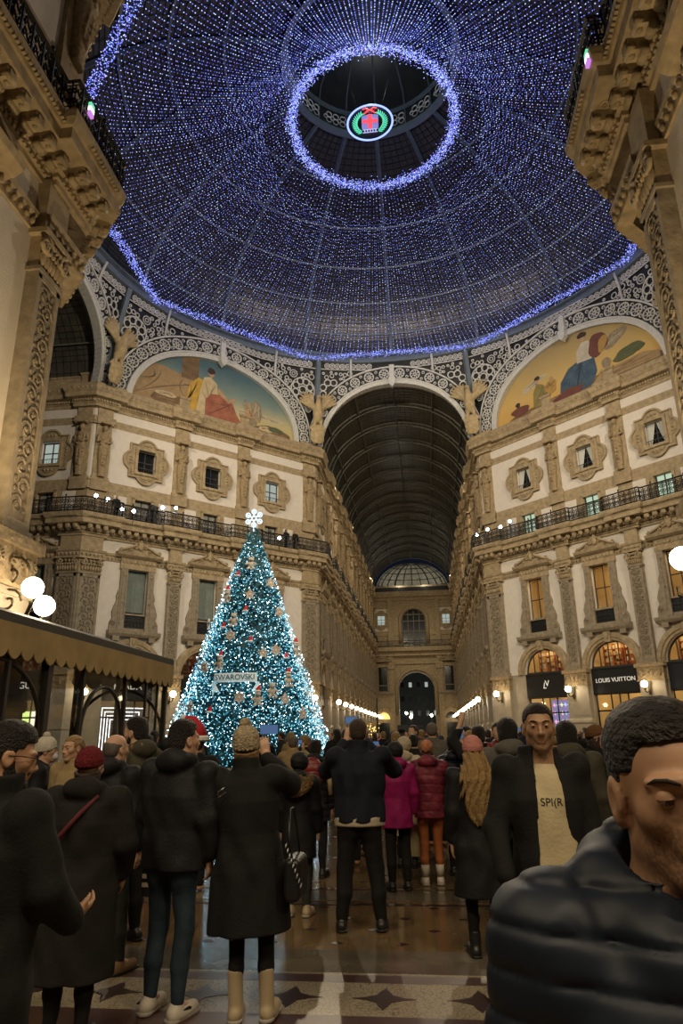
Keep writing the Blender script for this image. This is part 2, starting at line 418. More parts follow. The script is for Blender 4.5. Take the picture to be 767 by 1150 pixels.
# ---- parts of one bay (x centred on 0, outward is -y)
def leafy(mb, cx, z0, z1, y, wid, n, r=.035):
    "a rinceau: alternating scrolls climbing a panel"
    st = (z1 - z0) / n
    for i in range(n):
        sg = 1 if i % 2 else -1; zc = z0 + st * (i + .5)
        mb.tube(spiral(cx + sg * wid * .12, zc, wid * .38, 1.4, -PI / 2 * sg + PI / 2, sg, 12, y, wid * .06), r, 5)
        mb.ell((cx + sg * wid * .12, y, zc), (r * 2.2, r * 1.4, r * 2.2), 7, 5)
        mb.ell((cx - sg * wid * .33, y, zc + st * .25), (r * 2.2, r, r * 3.4), 6, 4)
        mb.ell((cx - sg * wid * .30, y, zc - st * .2), (r * 2.8, r, r * 1.8), 6, 4)
def volute_cap(mb, w, z0, z1, d):
    h = z1 - z0
    mb.box(-w * .5, w * .5, -d, 0, z0, z1 - .12 * h)
    mb.box(-w * .64, w * .64, -d - .18, 0, z1 - .14 * h, z1)
    for s in (-1, 1):
        for yy in (-d - .12,):
            mb.tube(spiral(s * w * .48, z1 - h * .42, h * .27, 1.6, PI / 2, s, 14, yy, .03), .06, 6)
        mb.ell((s * w * .48, -d - .1, z1 - h * .42), (.09, .08, .09), 8, 6)
    for i in range(7):
        x = -w * .45 + w * .9 * i / 6
        mb.ell((x, -d - .05, z0 + h * .28), (w * .075, .08, h * .24), 7, 5)
        mb.ell((x, -d - .14, z0 + h * .46), (w * .06, .06, h * .08), 6, 4)
    for i in range(5):
        mb.ell((-w * .25 + w * .5 * i / 4, -d - .12, z1 - h * .3), (.07, .07, .09), 6, 5)
def pilaster_bits(w=.95, d=.30):
    sh = MB(); sh.box(-w / 2, w / 2, -d, 0, 5.85, 12.35)
    for x0, x1 in ((-w / 2, -w / 2 + .14), (w / 2 - .14, w / 2)): sh.box(x0, x1, -d - .05, -d, 6.2, 12.2)
    sh.box(-w / 2, w / 2, -d - .05, -d, 5.85, 6.2); sh.box(-w / 2, w / 2, -d - .05, -d, 12.08, 12.25); sh.box(-w / 2 - .06, w / 2 + .06, -d - .08, 0, 12.25, 12.35)
    sh.box(-w / 2 - .08, w / 2 + .08, -d - .1, 0, 5.85, 6.02)
    rl = MB(); leafy(rl, 0, 6.3, 12.0, -d - .02, w - .28, 13, .03)
    ca = MB(); volute_cap(ca, w, 12.35, 13.4, d)
    ca.box(-w / 2, w / 2, -d - .02, 0, 13.4, 14.95)
    pi = MB(); pi.mi = 0
    pi.box(-1.02, 1.02, -.52, 0, 0, .9); pi.box(-.96, .96, -.45, 0, .9, 2.2); pi.prism_x([(0, 2.2), (-.47, 2.2), (-.52, 2.28), (-.50, 2.42), (-.40, 2.55), (0, 2.55)], -1.0, 1.0)
    pi.box(-.88, -.42, -.28, 0, 2.55, 4.75); pi.box(-.42, .88, -.36, 0, 2.55, 4.75)
    pi.box(-.38, .84, -.39, -.36, 2.75, 2.83); pi.box(-.38, .84, -.39, -.36, 4.55, 4.63)
    pi.mi = 1
    pi.box(-.9, .9, -.38, 0, 4.75, 5.6); pi.box(-1.0, 1.0, -.5, 0, 5.6, 5.85); pi.box(-.95, .95, -.44, 0, 4.72, 4.82)
    for cx in (-.62, .1, .62):
        pi.ell((cx, -.4, 5.2), (.13, .07, .26), 8, 6)
        for s in (-1, 1): pi.tube(spiral(cx + s * .17, 5.28, .12, 1.2, PI / 2, s, 10, -.42, .02), .035, 5)
    return sh, rl, ca, pi
def corner_bits(side, d=.32, ww=1.35):
    "half of a corner pilaster folded round an octagon corner; side=-1 means the corner is at x=0, +1 at x=L"
    k = d * math.tan(PI / 8)       # miter so the two halves meet
    x1 = ww
    def half(mb, z0, z1, dd, wx):
        kk = dd * math.tan(PI / 8)
        p = [(0, 0), (-kk, -dd), (wx, -dd), (wx, 0)]
        mb.prism_z(p[::-1], z0, z1)
    sh = MB(); half(sh, 5.85, 12.35, d, x1); half(sh, 5.85, 6.05, d + .1, x1 + .1); half(sh, 12.22, 12.35, d + .06, x1 + .06)
    sh.box(.0, .16, -d - .05, -d, 6.2, 12.2); sh.box(x1 - .16, x1, -d - .05, -d, 6.2, 12.2); sh.box(0, x1, -d - .05, -d, 6.05, 6.25); sh.box(0, x1, -d - .05, -d, 12.0, 12.2)
    rl = MB(); leafy(rl, x1 / 2, 6.35, 11.95, -d - .02, x1 - .35, 12, .035)
    ca = MB(); half(ca, 12.35, 13.25, d, x1); half(ca, 13.25, 13.4, d + .2, x1 + .2); half(ca, 13.4, 14.95, d + .02, x1)
    for i in range(8):
        x = .08 + (x1 - .1) * i / 7
        ca.ell((x, -d - .05, 12.62), (.1, .09, .22), 7, 5); ca.ell((x, -d - .15, 12.84), (.08, .07, .08), 6, 4)
    for xx, s in ((.12, -1), (x1 - .06, 1)):
        ca.tube(spiral(xx, 13.0, .24, 1.6, PI / 2, s, 14, -d - .14, .03), .06, 6); ca.ell((xx, -d - .12, 13.0), (.09, .08, .09), 8, 6)
    for i in range(4): ca.ell((.3 + (x1 - .6) * i / 3, -d - .13, 13.1), (.08, .07, .09), 6, 5)
    pi = MB(); half(pi, 0, .9, .54, x1 + .25); half(pi, .9, 2.25, .48, x1 + .2); half(pi, 2.25, 2.5, .54, x1 + .25); half(pi, 2.5, 4.75, d + .05, x1 + .1)
    pi.mi = 1; half(pi, 4.75, 5.6, d + .08, x1 + .12); half(pi, 5.6, 5.85, d + .2, x1 + .2)
    for cx in (.3, .95):
        pi.ell((cx, -d - .1, 5.2), (.14, .07, .26), 8, 6)
        for s in (-1, 1): pi.tube(spiral(cx + s * .18, 5.28, .13, 1.2, PI / 2, s, 10, -d - .12, .02), .035, 5)
    if side > 0:
        for mb in (sh, rl, ca, pi):
            mb.v = [(-x, y, z) for x, y, z in mb.v]; mb.f = [f[::-1] for f in mb.f]
    return sh, rl, ca, pi
def window_bits():
    su = MB()
    for s in (-1, 1):
        x = lambda a, b: (min(s * a, s * b), max(s * a, s * b))
        a, b = x(.75, 1.22); su.box(a, b, -.22, 0, 8.6, 12.95)
        a, b = x(.75, .85); su.box(a, b, -.28, -.22, 9.8, 12.95)
        a, b = x(1.0, 1.1); su.box(a, b, -.27, -.22, 9.0, 12.7)
        pr = [(1.22, 8.6), (1.75, 8.6), (1.72, 9.2), (1.55, 9.5), (1.62, 9.9), (1.5, 10.3), (1.34, 10.7), (1.40, 11.0), (1.28, 11.4), (1.22, 11.5)]
        pr = [(s * p[0], p[1]) for p in pr]; su.prism(pr if s > 0 else pr[::-1], -.16, 0)
        su.tube(spiral(s * 1.48, 9.15, .2, 1.3, PI / 2, -s, 10, -.18, .04), .05, 5)
        su.ell((s * .98, -.25, 12.5), (.1, .06, .1), 8, 6); su.ell((s * .98, -.25, 10.6), (.09, .06, .09), 8, 6)
        a, b = x(1.05, 1.5); su.box(a, b, -.4, 0, 7.95, 8.25)
    su.box(-.85, .85, -.1, .05, 8.62, 8.86); su.box(-.8, .8, -.16, .3, 9.74, 9.86)
    su.prism_x([(0, 8.2), (-.4, 8.25), (-.55, 8.42), (-.58, 8.6), (0, 8.66)], -1.85, 1.85)
    pd = MB()
    pd.box(-1.3, 1.3, -.25, 0, 12.95, 13.2); pd.box(-1.28, 1.28, -.2, 0, 13.2, 13.75)
    for i in range(9): pd.ell((-1.1 + 2.2 * i / 8, -.22, 13.47), (.12, .06, .14), 7, 5)
    pd.prism_x([(0, 13.72), (-.3, 13.75), (-.5, 13.9), (-.55, 14.08), (0, 14.12)], -1.68, 1.68)
    for s in (-1, 1):
        pts = []
        for i in range(15):
            u = i / 14; pts.append((s * (1.5 - 1.2 * u), -.36, 14.2 + .52 * u ** 1.6 + .06 * math.sin(u * PI)))
        pd.tube(pts, [.09] * 15, 6)
        pd.tube(spiral(s * 1.42, 14.27, .16, 1.3, PI, -s, 10, -.36, .03), .05, 5)
        pd.tube(spiral(s * .38, 14.62, .2, 1.4, 0, s, 10, -.36, .03), .055, 5)
        pd.tube(spiral(s * .72, 14.28, .17, 1.3, PI / 2, s, 10, -.34, .03), .05, 5)
    pr = [(-1.5, 14.1), (1.5, 14.1), (1.1, 14.35), (.5, 14.55), (.3, 14.85), (-.3, 14.85), (-.5, 14.55), (-1.1, 14.35)]
    pd.prism(pr, -.28, 0)
    pd.ell((0, -.36, 14.62), (.2, .12, .3), 10, 8); pd.ell((0, -.38, 14.98), (.1, .08, .14), 8, 6)
    for a in (-.6, -.3, .3, .6): pd.ell((math.sin(a) * .3, -.38, 14.62 + math.cos(a) * .26), (.05, .06, .12), 6, 5)
    pn = MB(); pn.box(-.78, .78, .3, .36, 9.82, 12.98)
    fr = MB()
    for x in (-.75, -.02, .68): fr.box(x, x + .06, .24, .3, 9.85, 12.95)
    for z in (9.85, 11.3, 12.88): fr.box(-.75, .75, .24, .3, z, z + .07)
    gp = MB(); gp.box(-.8, .8, -.04, .02, 8.86, 9.74)
    for i in range(7): gp.tube([(-.72 + .24 * i, -.06, 8.9), (-.72 + .24 * i, -.06, 9.7)], .015, 4)
    for z in (9.05, 9.3, 9.55): gp.tube([(-.78, -.06, z), (.78, -.06, z)], .014, 4)
    for i in range(6):
        gp.ring((-.6 + .24 * i, -.06, 9.3), (1, 0, 0), (0, 0, 1), .09, .012, 10, 4)
    return su, pd, pn, fr, gp
def arch_bits():
    ar = MB(); n = 26
    prof = [(1.75, -.02), (1.78, -.16), (1.95, -.16), (1.98, -.24), (2.24, -.24), (2.32, -.14), (2.34, 0)]
    vs = []; fs = []; k = len(prof)
    for i in range(n + 1):
        a = PI * i / n
        for r, y in prof: vs.append((-r * math.cos(a), y, 5.85 + r * math.sin(a)))
    for i in range(n):
        for j in range(k - 1): fs.append((i * k + j, i * k + j + 1, (i + 1) * k + j + 1, (i + 1) * k + j))
    ar.add(vs, fs)
    ar.prism([(-.2, 7.5), (.2, 7.5), (.28, 8.2), (-.28, 8.2)], -.32, 0); ar.ell((0, -.34, 7.9), (.13, .08, .22), 8, 6)
    fr = MB()
    fr.tube([(-1.7 * math.cos(PI * i / 20), .28, 5.85 + 1.7 * math.sin(PI * i / 20)) for i in range(21)], .06, 6)
    fr.box(-1.75, 1.75, .22, .34, 5.8, 5.95)
    for x in (-1.05, -.38, .38, 1.05): fr.box(x - .03, x + .03, .25, .31, 5.9, 5.85 + math.sqrt(1.7 ** 2 - x * x))
    gl = MB(); pts = [(-1.72, 5.86)] + [(1.72 * math.cos(PI * i / 20), 5.86 + 1.72 * math.sin(PI * i / 20)) for i in range(21)]
    gl.prism(pts[1:], .33, .35)
    return ar, fr, gl
def shop_bits():
    bd = MB(); bd.box(-1.75, 1.75, .04, .2, 4.15, 5.78); bd.box(-1.75, 1.75, .0, .22, 4.1, 4.17); bd.box(-1.75, 1.75, 0, .22, 5.74, 5.82)
    fr = MB()
    for x in (-1.72, -.62, .0, .62, 1.66): fr.box(x, x + .06, .26, .34, 0, 4.12)
    for z in (0.0, 2.95, 4.05): fr.box(-1.75, 1.75, .26, .34, z, z + .1)
    for x in (-.1, .12): fr.tube([(x, .2, 1.0), (x, .2, 1.5)], .02, 5)
    gl = MB(); gl.box(-1.72, 1.72, .31, .32, .05, 4.1)
    return bd, fr, gl
def lobed_r(th, a, lc, lr):
    c, s = math.cos(th), math.sin(th); r = a / max(abs(c), abs(s))
    for lx, lz in ((lc, 0), (-lc, 0), (0, lc), (0, -lc)):
        b = c * lx + s * lz; q = b * b - (lx * lx + lz * lz - lr * lr)
        if q > 0: r = max(r, b + math.sqrt(q))
    return r
def medallion_bits():
    zc = 21.15; fr = MB(); n = 72
    def ring(f_out, f_in, y0):
        vs = []; fs = []
        for i in range(n):
            th = 2 * PI * i / n; c, s = math.cos(th), math.sin(th)
            for r, y in ((f_in(th), 0.0), (f_in(th), y0), (f_out(th), y0), (f_out(th), 0)): vs.append((r * c, y, zc + r * s))
        for i in range(n):
            j = (i + 1) % n
            for a in range(3): fs.append((i * 4 + a, i * 4 + a + 1, j * 4 + a + 1, j * 4 + a))
        fr.add(vs, fs)
    rect = lambda hw, hh: (lambda th: min(hw / max(abs(math.cos(th)), 1e-6), hh / max(abs(math.sin(th)), 1e-6)))
    o1 = lambda th: lobed_r(th, 1.33, 1.0, .80); o2 = lambda th: lobed_r(th, 1.23, .98, .68); o3 = lambda th: lobed_r(th, 1.12, .93, .58)
    ring(o1, o2, -.22); ring(o2, o3, -.12); ring(o3, rect(.88, 1.05), -.16); ring(rect(.9, 1.07), rect(.7, .87), -.26)
    for i in range(4):
        a = PI / 4 + PI / 2 * i
        fr.ell((1.0 * math.cos(a) * 1.02, -.16, zc + 1.12 * math.sin(a)), (.12, .07, .12), 8, 6)
    for i in range(4):
        a = PI / 2 * i; x, z = 1.33 * math.cos(a), 1.42 * math.sin(a)
        for q in (-.25, 0, .25):
            fr.ell((x * .93 + q * abs(math.sin(a)), -.17, zc + z * .93 + q * abs(math.cos(a))), (.1, .07, .1), 7, 5)
    pn = MB(); pn.box(-.72, .72, .3, .36, zc - .9, zc + .9)
    sa = MB()
    for x in (-.7, -.03, .64): sa.box(x, x + .06, .23, .3, zc - .87, zc + .87)
    for z in (-.87, .05, .81): sa.box(-.7, .7, .23, .3, zc + z, zc + z + .06)
    for i in range(8): sa.tube([(-.6 + .17 * i, .02, zc - .85), (-.6 + .17 * i, .02, zc - .45)], .014, 4)
    sa.box(-.7, .7, .005, .035, zc - .46, zc - .42)
    return fr, pn, sa
def attic_bits():
    fr = MB()
    for x0, x1 in ((-.82, -.62), (.62, .82)): fr.box(x0, x1, -.1, 0, 16.45, 18.3)
    fr.box(-.82, .82, -.1, 0, 18.15, 18.32)
    pn = MB(); pn.box(-.64, .64, .3, .36, 16.45, 18.16)
    sa = MB()
    for x in (-.62, -.03, .56): sa.box(x, x + .06, .22, .3, 16.45, 18.15)
    sa.box(-.62, .62, .22, .3, 17.6, 17.66)
    pk = MB()
    for s in (-1.7, 1.7): pk.box(s - .48, s + .48, -.03, 0, 16.6, 18.2)
    return fr, pn, sa, pk
def herm_bits():
    st = MB(); st.box(-.55, .55, -.14, 0, 18.3, 24.65); st.box(-.62, .62, -.2, 0, 18.3, 19.3); st.box(-.6, .6, -.28, 0, 23.3, 23.85)
    f = Field((-.6, -.75, 19.2), (.6, .1, 23.4), .035)
    f.loft([(19.25, 0, -.2, .26, .2), (19.5, 0, -.2, .22, .17), (21.0, 0, -.22, .34, .24), (21.3, 0, -.22, .3, .22)], .05, ex=4)
    f.loft([(20.9, 0, -.25, .30, .24), (21.3, 0, -.27, .36, .27), (21.75, 0, -.25, .28, .2), (22.3, 0, -.27, .38, .24), (22.55, 0, -.26, .34, .2)], .08)
    f.ell((0, -.34, 22.92), (.17, .2, .23), k=.03); f.cap((0, -.28, 22.5), (0, -.3, 22.8), .12, .1)
    f.ell((0, -.28, 23.02), (.2, .21, .17), k=.03)
    f.cap((-.4, -.27, 22.4), (-.47, -.3, 21.9), .11, .09); f.cap((-.47, -.3, 21.9), (-.05, -.5, 22.1), .085, .07)
    f.cap((.4, -.27, 22.4), (.5, -.3, 21.95), .11, .09); f.cap((.5, -.3, 21.95), (.1, -.5, 21.8), .085, .07)
    for a, b in (((-.3, -.4, 21.7), (.35, -.45, 21.2)), ((-.32, -.38, 21.4), (.3, -.46, 20.95)), ((.3, -.4, 22.3), (.15, -.45, 21.3)), ((-.1, -.48, 21.2), (-.15, -.42, 20.2)), ((.12, -.48, 21.1), (.1, -.42, 20.0))):
        f.cap(a, b, .07, .05, .03)
    for i in range(4): f.ell((0, -.42, 20.1 + .27 * i), (.12, .09, .1), k=.02)
    f.box((0, -.3, 23.28), (.38, .32, .07), .03)
    return st, f.mesh('herm', M['carved'], 1)
# ------------------------------------------------------------------ build the walls
def clear_glass():
    m = bpy.data.materials.new('clear_glass'); m.use_nodes = True; nt = m.node_tree
    for n in list(nt.nodes): nt.nodes.remove(n)
    o = nt.nodes.new('ShaderNodeOutputMaterial'); mx = nt.nodes.new('ShaderNodeMixShader'); t = nt.nodes.new('ShaderNodeBsdfTransparent'); g = nt.nodes.new('ShaderNodeBsdfGlossy')
    g.inputs['Roughness'].default_value = .03; t.inputs[0].default_value = (.95, .96, .95, 1); mx.inputs[0].default_value = .06
    nt.links.new(t.outputs[0], mx.inputs[1]); nt.links.new(g.outputs[0], mx.inputs[2]); nt.links.new(mx.outputs[0], o.inputs[0])
    return m
M['clear'] = clear_glass()
M['room_wall'] = mat('shop_room_wall', (.62, .50, .33), .8)
M['shelf_wood'] = mat('shop_shelf_wood', (.36, .12, .05), .5)
M['goods_dark'] = mat('shop_goods_dark', (.10, .06, .04), .5)
M['goods_pale'] = mat('shop_goods_pale', (.62, .55, .45), .5)
M['room_lamp'] = emat('room_lamp', (1, .72, .36), 2.5); M['room_lamp_bright'] = emat('bright_room_lamp', (1, .70, .30), 17)
M['pane_grey'] = mat('net_curtain', (.36, .38, .36), .6, noise=.3, nscale=4)
M['pane_pale'] = emat('pale_window_glow', (.80, .92, .82), .42)
MB_ = {}
def cache(key, fn):
    if key not in MB_: MB_[key] = fn()
    return MB_[key]
def meshes():
    sh, rl, ca, pi = pilaster_bits(); D = {}
    D['shaft'] = sh.mesh('pilaster', M['grey_stone']); D['relief'] = rl.mesh('relief', M['grey_carved']); D['capital'] = ca.mesh('capital', M['stone']); D['pier'] = pi.mesh('pier', [M['base_stone'], M['carved']])
    for s in (-1, 1):
        sh, rl, ca, pi = corner_bits(s)
        D['c_shaft', s] = sh.mesh('corner_pilaster', M['grey_stone']); D['c_relief', s] = rl.mesh('relief', M['grey_carved']); D['c_capital', s] = ca.mesh('capital', M['stone']); D['c_pier', s] = pi.mesh('pier', [M['base_stone'], M['carved']])
    su, pd, pn, fr, gp = window_bits()
    D['surround'] = su.mesh('window', M['grey_stone']); D['pediment'] = pd.mesh('pediment', M['stone']); D['sash'] = fr.mesh('sash', M['wood']); D['grille'] = gp.mesh('grille', M['iron'])
    D['pane'] = pn.mesh('pane', M['pane'])
    ar, fr, gl = arch_bits(); D['archivolt'] = ar.mesh('arched_window', M['stone']); D['a_sash'] = fr.mesh('sash', M['wood']); D['a_glass'] = gl.mesh('pane', M['clear'])
    bd, fr, gl = shop_bits(); D['board'] = bd.mesh('sign_board', M['blackboard']); D['s_frame'] = fr.mesh('shop_front', M['iron']); D['s_glass'] = gl.mesh('glass', M['clear'])
    fr, pn, sa = medallion_bits(); D['medal'] = fr.mesh('medallion_window', M['stone']); D['m_sash'] = sa.mesh('sash', M['wood'])
    for k in ('pane', 'pane_grey', 'pane_pale'): D['m_pane', k] = pn.mesh('pane', M[k])
    fr, pn, sa, pk = attic_bits(); D['attic'] = fr.mesh('attic_window', M['stone']); D['t_sash'] = sa.mesh('sash', M['wood']); D['pink'] = pk.mesh('panel', M['stucco'])
    for k in ('pane', 'pane_grey', 'lit_pale'): D['t_pane', k] = pn.mesh('pane', M[k])
    st, hm = herm_bits(); D['strip'] = st.mesh('herm_pilaster', M['stone']); D['herm'] = hm
    cu = MB(); n = 40
    vs = [(-.7 + 1.4 * i / n, .22 + .03 * math.sin(i * 1.9), z) for z in (10.0, 12.9) for i in range(n + 1)]
    cu.add(vs, [(i, i + 1, n + 2 + i, n + 1 + i) for i in range(n)], True); D['curtain'] = cu.mesh('curtain', M['curtain'])
    cu = MB()
    for s in (-1, 1):
        for z0, z1 in ((20.3, 21.0), (21.0, 21.6), (21.6, 22.0)):
            w0, w1 = [.62 * (1 - ((z - 20.3) / 1.7)) ** 0 * (.25 + .75 * ((z - 20.3) / 1.7) ** .8) for z in (z0, z1)]
            vs = []; k = 12
            for z, ww in ((z0, w0), (z1, w1)):
                for i in range(k + 1): vs.append((s * (.66 - ww * i / k), .2 + .02 * math.sin(i * 2.1), z))
            cu.add(vs, [(i, i + 1, k + 2 + i, k + 1 + i) for i in range(k)], True)
    M['lace'] = mat('lace_curtain', (.52, .54, .52), .8)
    D['m_curtain'] = cu.mesh('curtain', M['lace'])
    # rooms
    rm = MB()
    def room(x0, x1, y0, y1, z0, z1, lamps):
        rm.mi = 0
        for f in ([(x0, y1, z0), (x1, y1, z0), (x1, y1, z1), (x0, y1, z1)], [(x0, y0, z0), (x0, y1, z0), (x0, y1, z1), (x0, y0, z1)], [(x1, y0, z0), (x1, y1, z0), (x1, y1, z1), (x1, y0, z1)], [(x0, y0, z0), (x1, y0, z0), (x1, y1, z0), (x0, y1, z0)], [(x0, y0, z1), (x1, y0, z1), (x1, y1, z1), (x0, y1, z1)]): rm.add(f, [(0, 1, 2, 3)])
        rm.mi = 1
        for lx, ly, lw, lh in lamps: rm.box(lx - lw, lx + lw, ly - lh, ly + lh, z1 - .12, z1 - .04)
    room(-2.6, 2.6, .42, 3.6, 9.2, 13.6, [(-1, 1.6, .7, .08), (1, 2.4, .7, .08), (0, .9, .9, .08)])
    D['room_up'] = rm.mesh('room', [M['room_wall'], M['room_lamp']]); rm = MB()
    room(-2.4, 2.4, .42, 3.2, 5.82, 8.0, [(0, 1.0, 1.3, .10), (0, 2.4, 1.4, .10)])
    D['room_arch'] = rm.mesh('room', [M['room_wall'], M['room_lamp']]); rm = MB()
    room(-2.4, 2.4, .42, 4.4, .02, 5.0, [(-.9, 1.4, .5, .16), (.9, 1.4, .5, .16), (0, 3.2, 1.4, .12)])
    D['room_shop'] = rm.mesh('room', [M['room_wall'], M['room_lamp']])
    for kind, z0, zs, y in (('shelf_up', 9.3, (10.2, 10.9, 11.6), 2.6), ('shelf_arch', 5.85, (6.3, 6.75, 7.2), 1.5), ('shelf_shop', .05, (.9, 1.6, 2.3, 3.0), 3.9)):
        r2 = random.Random(kind); b = MB()
        for x0 in ((-.2,) if kind == 'shelf_up' else (-1.5, .1)):
            b.mi = 0; x1 = x0 + 1.4
            for x in (x0, x0 + .7, x1): b.box(x - .03, x + .03, y, y + .35, z0, zs[-1] + .4)
            for z in zs: b.box(x0, x1, y, y + .35, z - .02, z + .02)
            for z in zs[:-1] if kind != 'shelf_arch' else zs:
                x = x0 + .1
                while x < x1 - .15:
                    b.mi = r2.choice((1, 2, 2)); ww = r2.uniform(.12, .24); hh = r2.uniform(.14, .3); b.box(x, x + ww, y + .02, y + .25, z + .02, z + .02 + hh); x += ww + r2.uniform(.05, .2)
        if kind == 'shelf_arch': b.mi = 0; b.box(-.9, .9, 2.6, 2.8, 5.9, 7.7)
        D[kind] = b.mesh('shelf', [M['shelf_wood'], M['goods_dark'], M['goods_pale']])
    return D
D = meshes()
WLABEL = dict(
    cross_left='ornate tan and white wall of the left cross arm beside the near pilaster',
    diagonal_left='three-bay palace wall behind the Christmas tree under the blue-sky lunette',
    arm_left='long palace wall on the left of the far glass-roofed arm',
    arm_right='long palace wall on the right of the far glass-roofed arm',
    diagonal_right='three-bay palace wall on the right with lit yellow windows and black shop signs',
    cross_right='palace wall turning away at the right edge beyond the lit shops',
    near_left='near palace wall at the left edge with a carved pilaster',
    near_diagonal_left='near diagonal wall at the left edge under the big cornice',
    near_diagonal_right='near diagonal wall at the right edge under the big cornice',
    near_right='near palace wall at the right edge under the dark cornice')
wall_obj = {}
def put_pilaster(par, x, lod):
    o = put('pilaster', D['shaft'], par, (x, 0, 0)); put('relief', D['relief'], o); put('capital', D['capital'], o); put('pier', D['pier'], o)
def build_wall(key):
    d = WALLS[key]; L, cs = d['L'], d['c']
    if key == 'diagonal_left' or key == 'diagonal_right' or key.startswith('near') or key.startswith('cross') or key.startswith('arm'):
        o = put('wall_' + key, wall_mesh(L, cs, 2.8)); o.matrix_world = d['Mw']
    struct(o, WLABEL[key]); wall_obj[key] = o
    arm = key.startswith('arm'); pitch = PITCH_A if ('arm' in key or key in ('near_left', 'near_right')) else PITCH_D
    if not key.startswith('cross_right') and key != 'near_diagonal_right':
        ends = [(-1, 0)] + ([(1, L)] if len(cs) > 1 else [])
    else: ends = [(-1, 0)] if key == 'cross_right' else [(1, L)]
    if key == 'cross_left': ends = [(1, L)]
    if key == 'near_left': ends = [(1, L)]
    if key == 'near_right': ends = [(-1, 0)]
    if key in ('near_left', 'near_right'):      # plain pilaster one step back from the corner
        x = ends[0][1] - ends[0][0] * .62
        put_pilaster(o, x, False); st = put('herm_pilaster', D['strip'], o, (x, 0, 0)); put('herm', D['herm'], st); ends = []
    if key in ('near_diagonal_left', 'near_diagonal_right'): ends = []
    for s, x in ends:
        c = put('corner_pilaster', D['c_shaft', s], o, (x, 0, 0))
        put('relief', D['c_relief', s], c); put('capital', D['c_capital', s], c); put('pier', D['c_pier', s], c)
        st = put('herm_pilaster', D['strip'], o, (x - s * .72, 0, 0)); put('herm', D['herm'], st, (0, -.02, 0))
    for i in range(len(cs) - 1):
        x = (cs[i] + cs[i + 1]) / 2
        put_pilaster(o, x, arm); st = put('herm_pilaster', D['strip'], o, (x, 0, 0)); put('herm', D['herm'], st)
    lit = key == 'diagonal_right'
    for i, c in enumerate(cs):
        w_ = put('window', D['surround'], o, (c, 0, 0)); put('pediment', D['pediment'], w_); put('grille', D['grille'], w_); put('sash', D['sash'], w_)
        if lit:
            for a in ('up', 'arch', 'shop'):
                r = put('room', D['room_' + a], o, (c, 0, 0)); put('shelf', D['shelf_' + a], r)
                r.material_slots[1].link = 'OBJECT'; r.material_slots[1].material = M['room_lamp_bright']
        else:
            put('pane', D['pane'], w_)
            if not arm: put('curtain', D['curtain'], w_)
        a_ = put('arched_window', D['archivolt'], o, (c, 0, 0)); put('sash', D['a_sash'], a_)
        if not arm: put('pane', D['a_glass'], a_)
        f_ = put('shop_front', D['s_frame'], o, (c, 0, 0))
        if not arm: put('glass', D['s_glass'], f_)
        if not lit and not arm and not key.startswith('near'):
            r = put('room', D['room_shop'], o, (c, 0, 0)); put('shelf', D['shelf_shop'], r)
            r = put('room', D['room_arch'], o, (c, 0, 0)); put('shelf', D['shelf_arch'], r)
        m_ = put('medallion_window', D['medal'], o, (c, 0, 0)); put('sash', D['m_sash'], m_)
        k = 'pane'
        if key == 'cross_left': k = 'pane_pale'
        if key == 'diagonal_left' and i == 2: k = 'pane_pale'
        if key == 'diagonal_right': put('curtain', D['m_curtain'], m_)
        put('pane', D['m_pane', k], m_)
        t_ = put('attic_window', D['attic'], o, (c, 0, 0)); put('sash', D['t_sash'], t_); put('panel', D['pink'], t_)
        put('pane', D['t_pane', 'lit_pale' if lit else ('pane_grey' if not arm else 'pane')], t_)
    if arm:   # shops of the long arm: one lit back wall seen through each opening
        for c in cs:
            r = put('room', D['room_shop'], o, (c, 0, 0))
            put('room', D['room_arch'], o, (c, 0, 0))
    return o
for k_ in WALLS: build_wall(k_)

# shop signs: board plus lettering, each a sign of its own
def shop_sign(key, i, label, text=None, size=.6, draw=None):
    d = WALLS[key]; o = put('shop_sign', D['board']); o.matrix_world = d['M'] @ Matrix.Translation((d['c'][i], 0, 0))
    tag(o, label, 'shop sign', 'black shop signs over the doors')
    me = None
    if text:
        me = text_mesh(text, size)
    elif draw: me = draw
    if me:
        me.materials.clear(); me.materials.append(M['white_letter'])
        t = bpy.data.objects.new('lettering', me); COL.objects.link(t); t.parent = o; t.location = (0, .02, 4.98 if not draw else 5.0); t.rotation_euler = (PI / 2, 0, 0)
    return o
def lv_mark():
    me = text_mesh('L', .62); me2 = text_mesh('V', .62); b = MB()
    for m_, dx, dy, sk in ((me, -.1, -.08, .25), (me2, .1, .06, 0)):
        b.add([(v.co.x + dx + v.co.y * sk, v.co.y + dy, v.co.z) for v in m_.vertices], [tuple(p.vertices) for p in m_.polygons])
    return b.mesh('monogram', M['white_letter'])
shop_sign('diagonal_right', 0, 'black shop sign with a small white monogram, nearest the long arm', draw=lv_mark())
shop_sign('diagonal_right', 1, 'black shop sign reading LOUIS VUITTON in white capitals', 'LOUIS VUITTON', .40)
shop_sign('diagonal_right', 2, 'black shop sign at the right edge with no visible lettering')
shop_sign('diagonal_left', 0, 'dark shop sign reading PRADA seen through the glass kiosk', 'PRADA', .62)
shop_sign('diagonal_left', 1, 'dark shop sign just left of the Christmas tree base')
shop_sign('diagonal_left', 2, 'dark shop sign hidden behind the Christmas tree')
for i in range(3):
    if i == 2: shop_sign('cross_left', i, 'dark shop sign with pale lettering seen through the kiosk at far left', 'GUCCI' if False else 'RGU', .6)
    else: shop_sign('cross_left', i, 'dark shop sign deep in the left cross arm')
for k_ in ('arm_left', 'arm_right'):
    for c in WALLS[k_]['c']:
        put('sign_board', D['board'], wall_obj[k_], (c, 0, 0))

